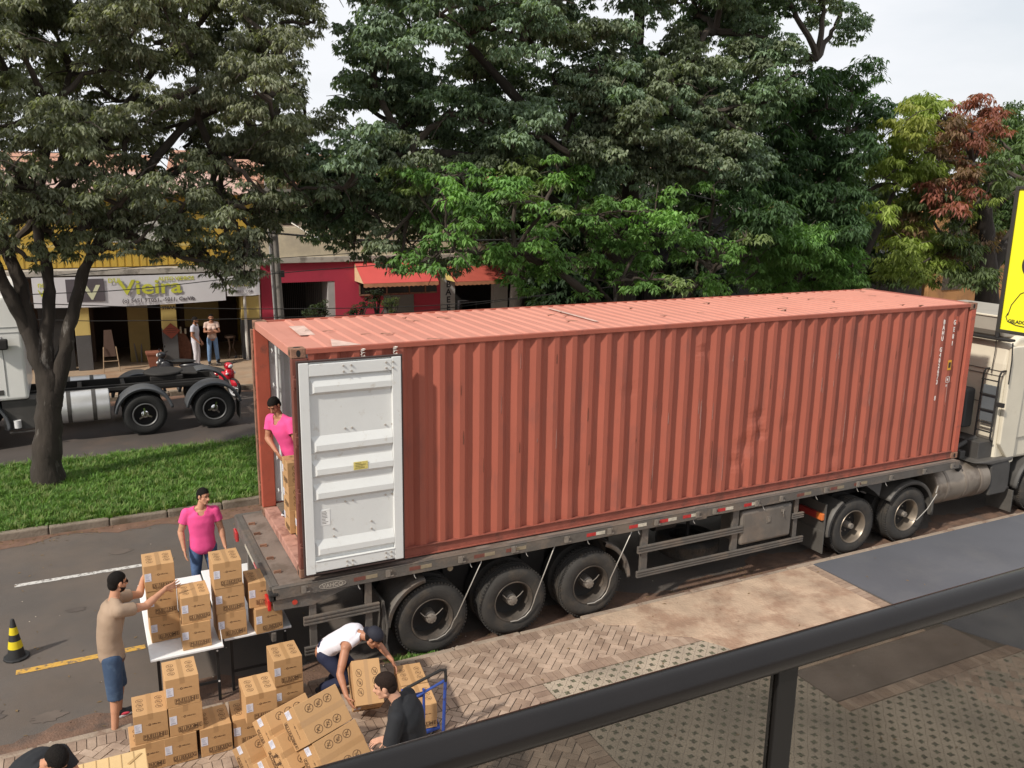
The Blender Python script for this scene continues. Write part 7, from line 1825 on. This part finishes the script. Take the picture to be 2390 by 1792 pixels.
# T4: deep green mango tree right of centre
rn = random.Random(24)
t4 = wempty('mango_tree', (19.0, 9.4, .1), 'deep green mango tree with long drooping leaves behind the front end of the container', 'tree', 'trees on the median')
trunkmesh([([(19, 9.4, -.1), (19, 9.4, 2.4), (18.6, 9.4, 4.5), (18.2, 9.4, 7.0)], [.30, .22, .14, .08]), ([(19, 9.4, 2.4), (20.2, 9.4, 4.8), (21, 9.4, 6.5)], [.16, .10, .06])], t4)
Q4 = [(1640, 330), (1700, 230), (1760, 140), (1850, 115), (1915, 160), (1940, 220), (1870, 290), (1850, 400), (1870, 520), (1880, 600), (1780, 640), (1640, 650), (1600, 560)]
c4 = clump_at(fill(Q4, 56, rn, [(1800, 410, 30)]), lambda x, y: (8.6 if y > 380 else 9.6) + rn.uniform(-1.4, 1.6), lambda x, y: rn.uniform(.62, .98), rn, lambda x, y: 2 if (y > 520 or x > 1850 and y < 240) else rn.choice((0, 0, 1)))
V, C = leaves(c4, .90, .21, .050, 10, (.15, 1.4), [(.070, .125, .055), (.085, .155, .060), (.140, .265, .075)], 34, padr=.40)
leafmesh('crown', V, C, t4, M_leaf); NL += len(V)
limbs([(18.2, 9.4, 7), (21, 9.4, 6.5), (18.6, 9.4, 4.5)], c4, rn, t4, .09)

# T5: mango with yellow green and red flushes
rn = random.Random(25)
t5 = wempty('mango_tree', (26.2, 9.4, .1), 'mango tree with yellow green and reddish new leaves at the right', 'tree', 'trees on the median')
trunkmesh([([(26.6, 9.4, -.1), (26.3, 9.4, 1.9), (25.9, 9.4, 3.6), (25.4, 9.4, 5.8)], [.50, .42, .36, .2]), ([(25.9, 9.4, 3.4), (27.2, 9.4, 5.2), (27.6, 9.4, 6.6)], [.25, .16, .08])], t5)
Q5 = [(1900, 360), (1890, 300), (1960, 250), (2010, 225), (2060, 230), (2110, 225), (2140, 300), (2165, 350), (2160, 420), (2140, 480), (2160, 560), (2150, 600), (1960, 600), (1925, 520), (1900, 460)]
RED = [(2050, 245, 38), (2095, 245, 40), (2120, 310, 48), (2160, 360, 26), (1990, 385, 30), (2140, 400, 34), (2050, 440, 24), (2085, 500, 26), (2120, 520, 26), (2130, 440, 24), (2060, 570, 30), (1975, 560, 20)]
def col5(x, y):
    for hx, hy, hr in RED:
        if (x - hx) ** 2 + (y - hy) ** 2 < hr * hr: return rn.choice((2, 2, 3, 4))
    if y > 400 and rn.random() < .5: return rn.choice((3, 3, 4))
    if x > 2040 and rn.random() < .3: return 4
    return rn.choice((0, 0, 1))
c5 = clump_at(fill(Q5, 40, rn), lambda x, y: 9.2 + rn.uniform(-1.5, 1.8), lambda x, y: rn.uniform(.55, .85), rn, col5)
V, C = leaves(c5, .90, .23, .056, 10, (.25, 1.6), [(.27, .34, .085), (.32, .35, .09), (.30, .115, .085), (.12, .16, .07), (.22, .14, .085)], 35, padr=.40)
leafmesh('crown', V, C, t5, M_leaf2); NL += len(V)
limbs([(25.4, 9.4, 5.8), (27.6, 9.4, 6.6), (25.9, 9.4, 4.2)], c5, rn, t5, .10)

# T6 and friends: paler trees farther along the street
def far_tree(x, y, h, w, cols, seed, lab, hz=2.0, cover=.5, ll=.34):
    rn = random.Random(seed); t = wempty('street_tree', (x, y, .1), lab, 'tree', 'trees farther along the street')
    trunkmesh([([(x, y, -.1), (x + .2, y, hz), (x, y, h * .7)], [.3, .24, .12])], t)
    cl = []
    for i in range(int(9 * w)):
        a = rn.uniform(0, 6.28); rr = w * math.sqrt(rn.random()); z = hz + (h - hz) * rn.random(); k = math.sqrt(max(0.08, 1 - ((z - (hz + h) / 2) / ((h - hz) / 1.9)) ** 2))
        cl.append(((x + rr * k * math.cos(a), y + rr * k * math.sin(a) * .8, z), rn.uniform(.7, 1.15), rn.randrange(3)))
    V, C = leaves(cl, cover, ll, ll * .38, 8, (.2, 1.3), cols, seed); leafmesh('crown', V, C, t, M_leaf2); limbs([(x, y, h * .7), (x + .2, y, hz)], cl, rn, t, .10, twigs=0)
GRN = [(.14, .21, .09), (.11, .17, .07), (.16, .23, .10)]
rn = random.Random(26)
t6 = wempty('street_tree', (33.5, 13, .1), 'pale green tree mass at the right edge behind the yellow sign', 'tree', 'trees farther along the street')
trunkmesh([([(33.5, 13, -.1), (33.7, 13, 2.5), (33.2, 13, 5)], [.35, .28, .15])], t6)
c6 = clump_at(fill([(2130, 290), (2180, 250), (2260, 245), (2420, 260), (2420, 560), (2170, 560), (2150, 480)], 34, rn), lambda x, y: 13.5 + rn.uniform(-1.5, 1.5), lambda x, y: rn.uniform(.6, .9), rn, lambda x, y: rn.choice((0, 1, 2)))
V, C = leaves(c6, .8, .24, .08, 8, (.2, 1.4), GRN, 36); leafmesh('crown', V, C, t6, M_leaf2)
limbs([(33.2, 13, 5), (33.7, 13, 2.5)], c6, rn, t6, .12, twigs=0)
GRN = [(.075, .125, .045), (.055, .100, .035), (.095, .145, .055)]
far_tree(42, 14, 8.6, 4.4, GRN, 42, 'hazy pale green tree farthest right above the yellow sign', 2.5)
far_tree(30, 18.8, 6.8, 3.0, [(.04, .06, .03), (.05, .08, .03), (.035, .055, .028)], 43, 'dark tree on the far pavement behind the red leaved mango')
far_tree(21.5, 19.3, 8.5, 3.4, [(.035, .06, .03), (.045, .075, .03), (.035, .055, .028)], 44, 'dark tree on the far pavement before the charcoal building')
far_tree(14.5, 18.8, 7.8, 3.0, [(.04, .07, .035), (.05, .08, .035), (.035, .06, .03)], 45, 'dark green tree on the far pavement behind the largest tree')
far_tree(12.6, 19.2, 7.4, 2.2, [(.045, .075, .04), (.05, .08, .04), (.04, .06, .035)], 46, 'round leaved tree on the far pavement beside the red awning', 4.0, .45, .2)
far_tree(56, 16, 9.0, 5, GRN, 47, 'tree far down the street at the right')
# shrubs by the crimson wall
def shrub(px, py, Y, r, cols, lab, seed, n=5, ll=.09):
    p = at(px, py, Y=Y); rn = random.Random(seed); o = wempty('shrub', (p.x, Y, .13), lab, 'shrub', 'shrubs before the crimson wall')
    cl = [((p.x + rn.uniform(-.6, .6) * r, Y + rn.uniform(-.4, .4) * r, p.z + rn.uniform(-.5, .4) * r), r * rn.uniform(.4, .6), rn.randrange(2)) for _ in range(n)]
    V, C = leaves(cl, .55, ll, ll * .5, 7, (-.4, .8), cols, seed); leafmesh('foliage', V, C, o, M_leaf2)
    b = MB()
    for c, r_, ci in cl: b.tube([(p.x, Y, .1), (p.x, Y, max(.4, p.z - .9)), c], [.05, .04, .015], 6)
    b.build('stem', M_twig, o)
shrub(690, 672, 18.6, .55, [(.05, .07, .035), (.06, .085, .04)], 'low dull shrub before the garage opening', 51, 6)
shrub(770, 665, 18.6, .55, [(.06, .095, .04), (.05, .08, .035)], 'middle shrub before the crimson wall', 52, 6)
shrub(815, 640, 18.8, .55, [(.05, .07, .04), (.06, .08, .045)], 'tall loose shrub under the red awning', 53, 7)
shrub(845, 660, 18.2, .42, [(.115, .145, .05), (.09, .12, .04)], 'rounded yellow green bush at the right end of the shrubs', 54, 6, .05)
shrub(1865, 625, 4.3, .10, [(.09, .12, .06), (.2, .22, .16)], 'tiny pale twig behind the front end of the container roof', 55, 2) if False else None
print('leaves', NL)
# ------------------------------------------------------------ balcony handrail, glass and the hanging sign
M_rail = mat('handrail_bronze', (.009, .007, .0065), .30, metal=.0, var=.2, vs=6, bump=.05, bs=260, spec=.36)
RY, RZ = -8.80, 5.286
hr = wempty('balcony_railing', (0, RY, 4.5), 'dark bronze round handrail on a square post with smoked glass below, in the foreground', 'railing')
MB().cyl((-7, RY, RZ), (9, RY, RZ), .034, n=48).build('handrail', M_rail, hr, smooth=True)
b = MB()
for x in (-3.9, -.93, 2.1, 5.1): b.box(x + .008, x + .062, RY - .012, RY + .012, 4.45, RZ - .02)
each(b, 1, 'post', mat('post_bronze', (.009, .008, .0075), .5, spec=.3), hr, bevel=.002)
b = MB(); b.cyl((-.58, RY, RZ), (-.579, RY, RZ), .03415, n=48); b.build('joint_ring', M_dark, hr)
g = bpy.data.materials.new('smoked_glass'); g.use_nodes = True; N = g.node_tree.nodes; L = g.node_tree.links
N.remove(N['Principled BSDF']); tr_ = N.new('ShaderNodeBsdfTransparent'); tr_.inputs['Color'].default_value = (.52, .52, .51, 1)
gl = N.new('ShaderNodeBsdfGlossy'); gl.inputs['Roughness'].default_value = .05; gl.inputs['Color'].default_value = (.9, .9, .9, 1)
ms = N.new('ShaderNodeMixShader'); ms.inputs[0].default_value = .04
L.new(tr_.outputs[0], ms.inputs[1]); L.new(gl.outputs[0], ms.inputs[2]); L.new(ms.outputs[0], N['Material Output'].inputs[0])
b = MB()
for x0, x1 in ((-7, -3.894), (-3.836, -.924), (-.866, 2.106), (2.164, 5.106), (5.164, 9)): b.box(x0, x1, RY - .004, RY + .004, 4.55, RZ - .03)
each(b, 1, 'glass_panel', g, hr)
tag(MB().box(-8, 10, -11.5, RY + .1, 4.25, 4.45).build('balcony_floor', M_grend), kind='structure')
# yellow sign hanging edge-on to the street at the right
sg = wempty('hanging_sign', (5.4, -5.6, 5.0), 'tall bright yellow sign panel with black frame, cut off by the right edge', 'sign')
M_sy = mat('sign_yellow', (.86, .80, .02), .5, var=.02); M_sf = mat('sign_frame', (.03, .027, .022), .5)
SY0, SZ0, SZ1 = -4.95, 5.0, 6.29
b = MB(); b.box(5.40, 5.50, SY0 - 1.9, SY0 - .03, SZ0 + .02, SZ1 - .02); b.build('panel', M_sy, sg)
b = MB(); b.box(5.385, 5.52, SY0 - .035, SY0, SZ0 - .01, SZ1 + .01); b.box(5.385, 5.52, SY0 - 1.9, SY0 - .035, SZ0 - .01, SZ0 + .02); b.box(5.385, 5.52, SY0 - 1.9, SY0 - .035, SZ1 - .02, SZ1 + .01); b.box(5.385, 5.52, SY0 - 1.93, SY0 - 1.9, SZ0 - .01, SZ1 + .01); b.build('frame', M_sf, sg, .004)
SM = lambda y, z: faceM((5.397, y, z), (0, -1, 0), (0, 0, 1))
textmesh('FONE', .05, M_sf, SM(SY0 - .115, 5.985), 'lettering', sg, .001, 'LEFT', .001)
b = MB(); b.lathe([(.088, -.001), (.125, -.001)], (5.397, SY0 - .28, 5.62), 'X', 40); b.build('ring_logo', M_sf, sg)
b = MB(); yc, zc = SY0 - .26, 5.26
b.tube([(5.397, yc + .17, 5.155), (5.397, yc + .15, 5.25), (5.397, yc + .08, 5.36), (5.397, yc, 5.40), (5.397, yc - .08, 5.37), (5.397, yc - .15, 5.27), (5.397, yc - .17, 5.16)], .004, 6)
b.tube([(5.397, yc + .17, 5.175), (5.397, yc + .185, 5.14), (5.397, yc + .165, 5.10), (5.397, yc + .08, 5.075), (5.397, yc, 5.07), (5.397, yc - .1, 5.08), (5.397, yc - .18, 5.13)], .004, 6)
b.build('line_logo', M_sf, sg)
textmesh('GELADO', .042, M_sf, SM(SY0 - .10, 5.092), 'lettering', sg, .001, 'LEFT', .001)
b = MB(); b.tube([(5.45, SY0 - 1.9, 6.1), (5.45, -9.2, 6.1)], .03, 8); b.tube([(5.45, SY0 - 1.9, 5.2), (5.45, -9.2, 5.2)], .03, 8); each(b, 1, 'bracket_arm', M_sf, sg)
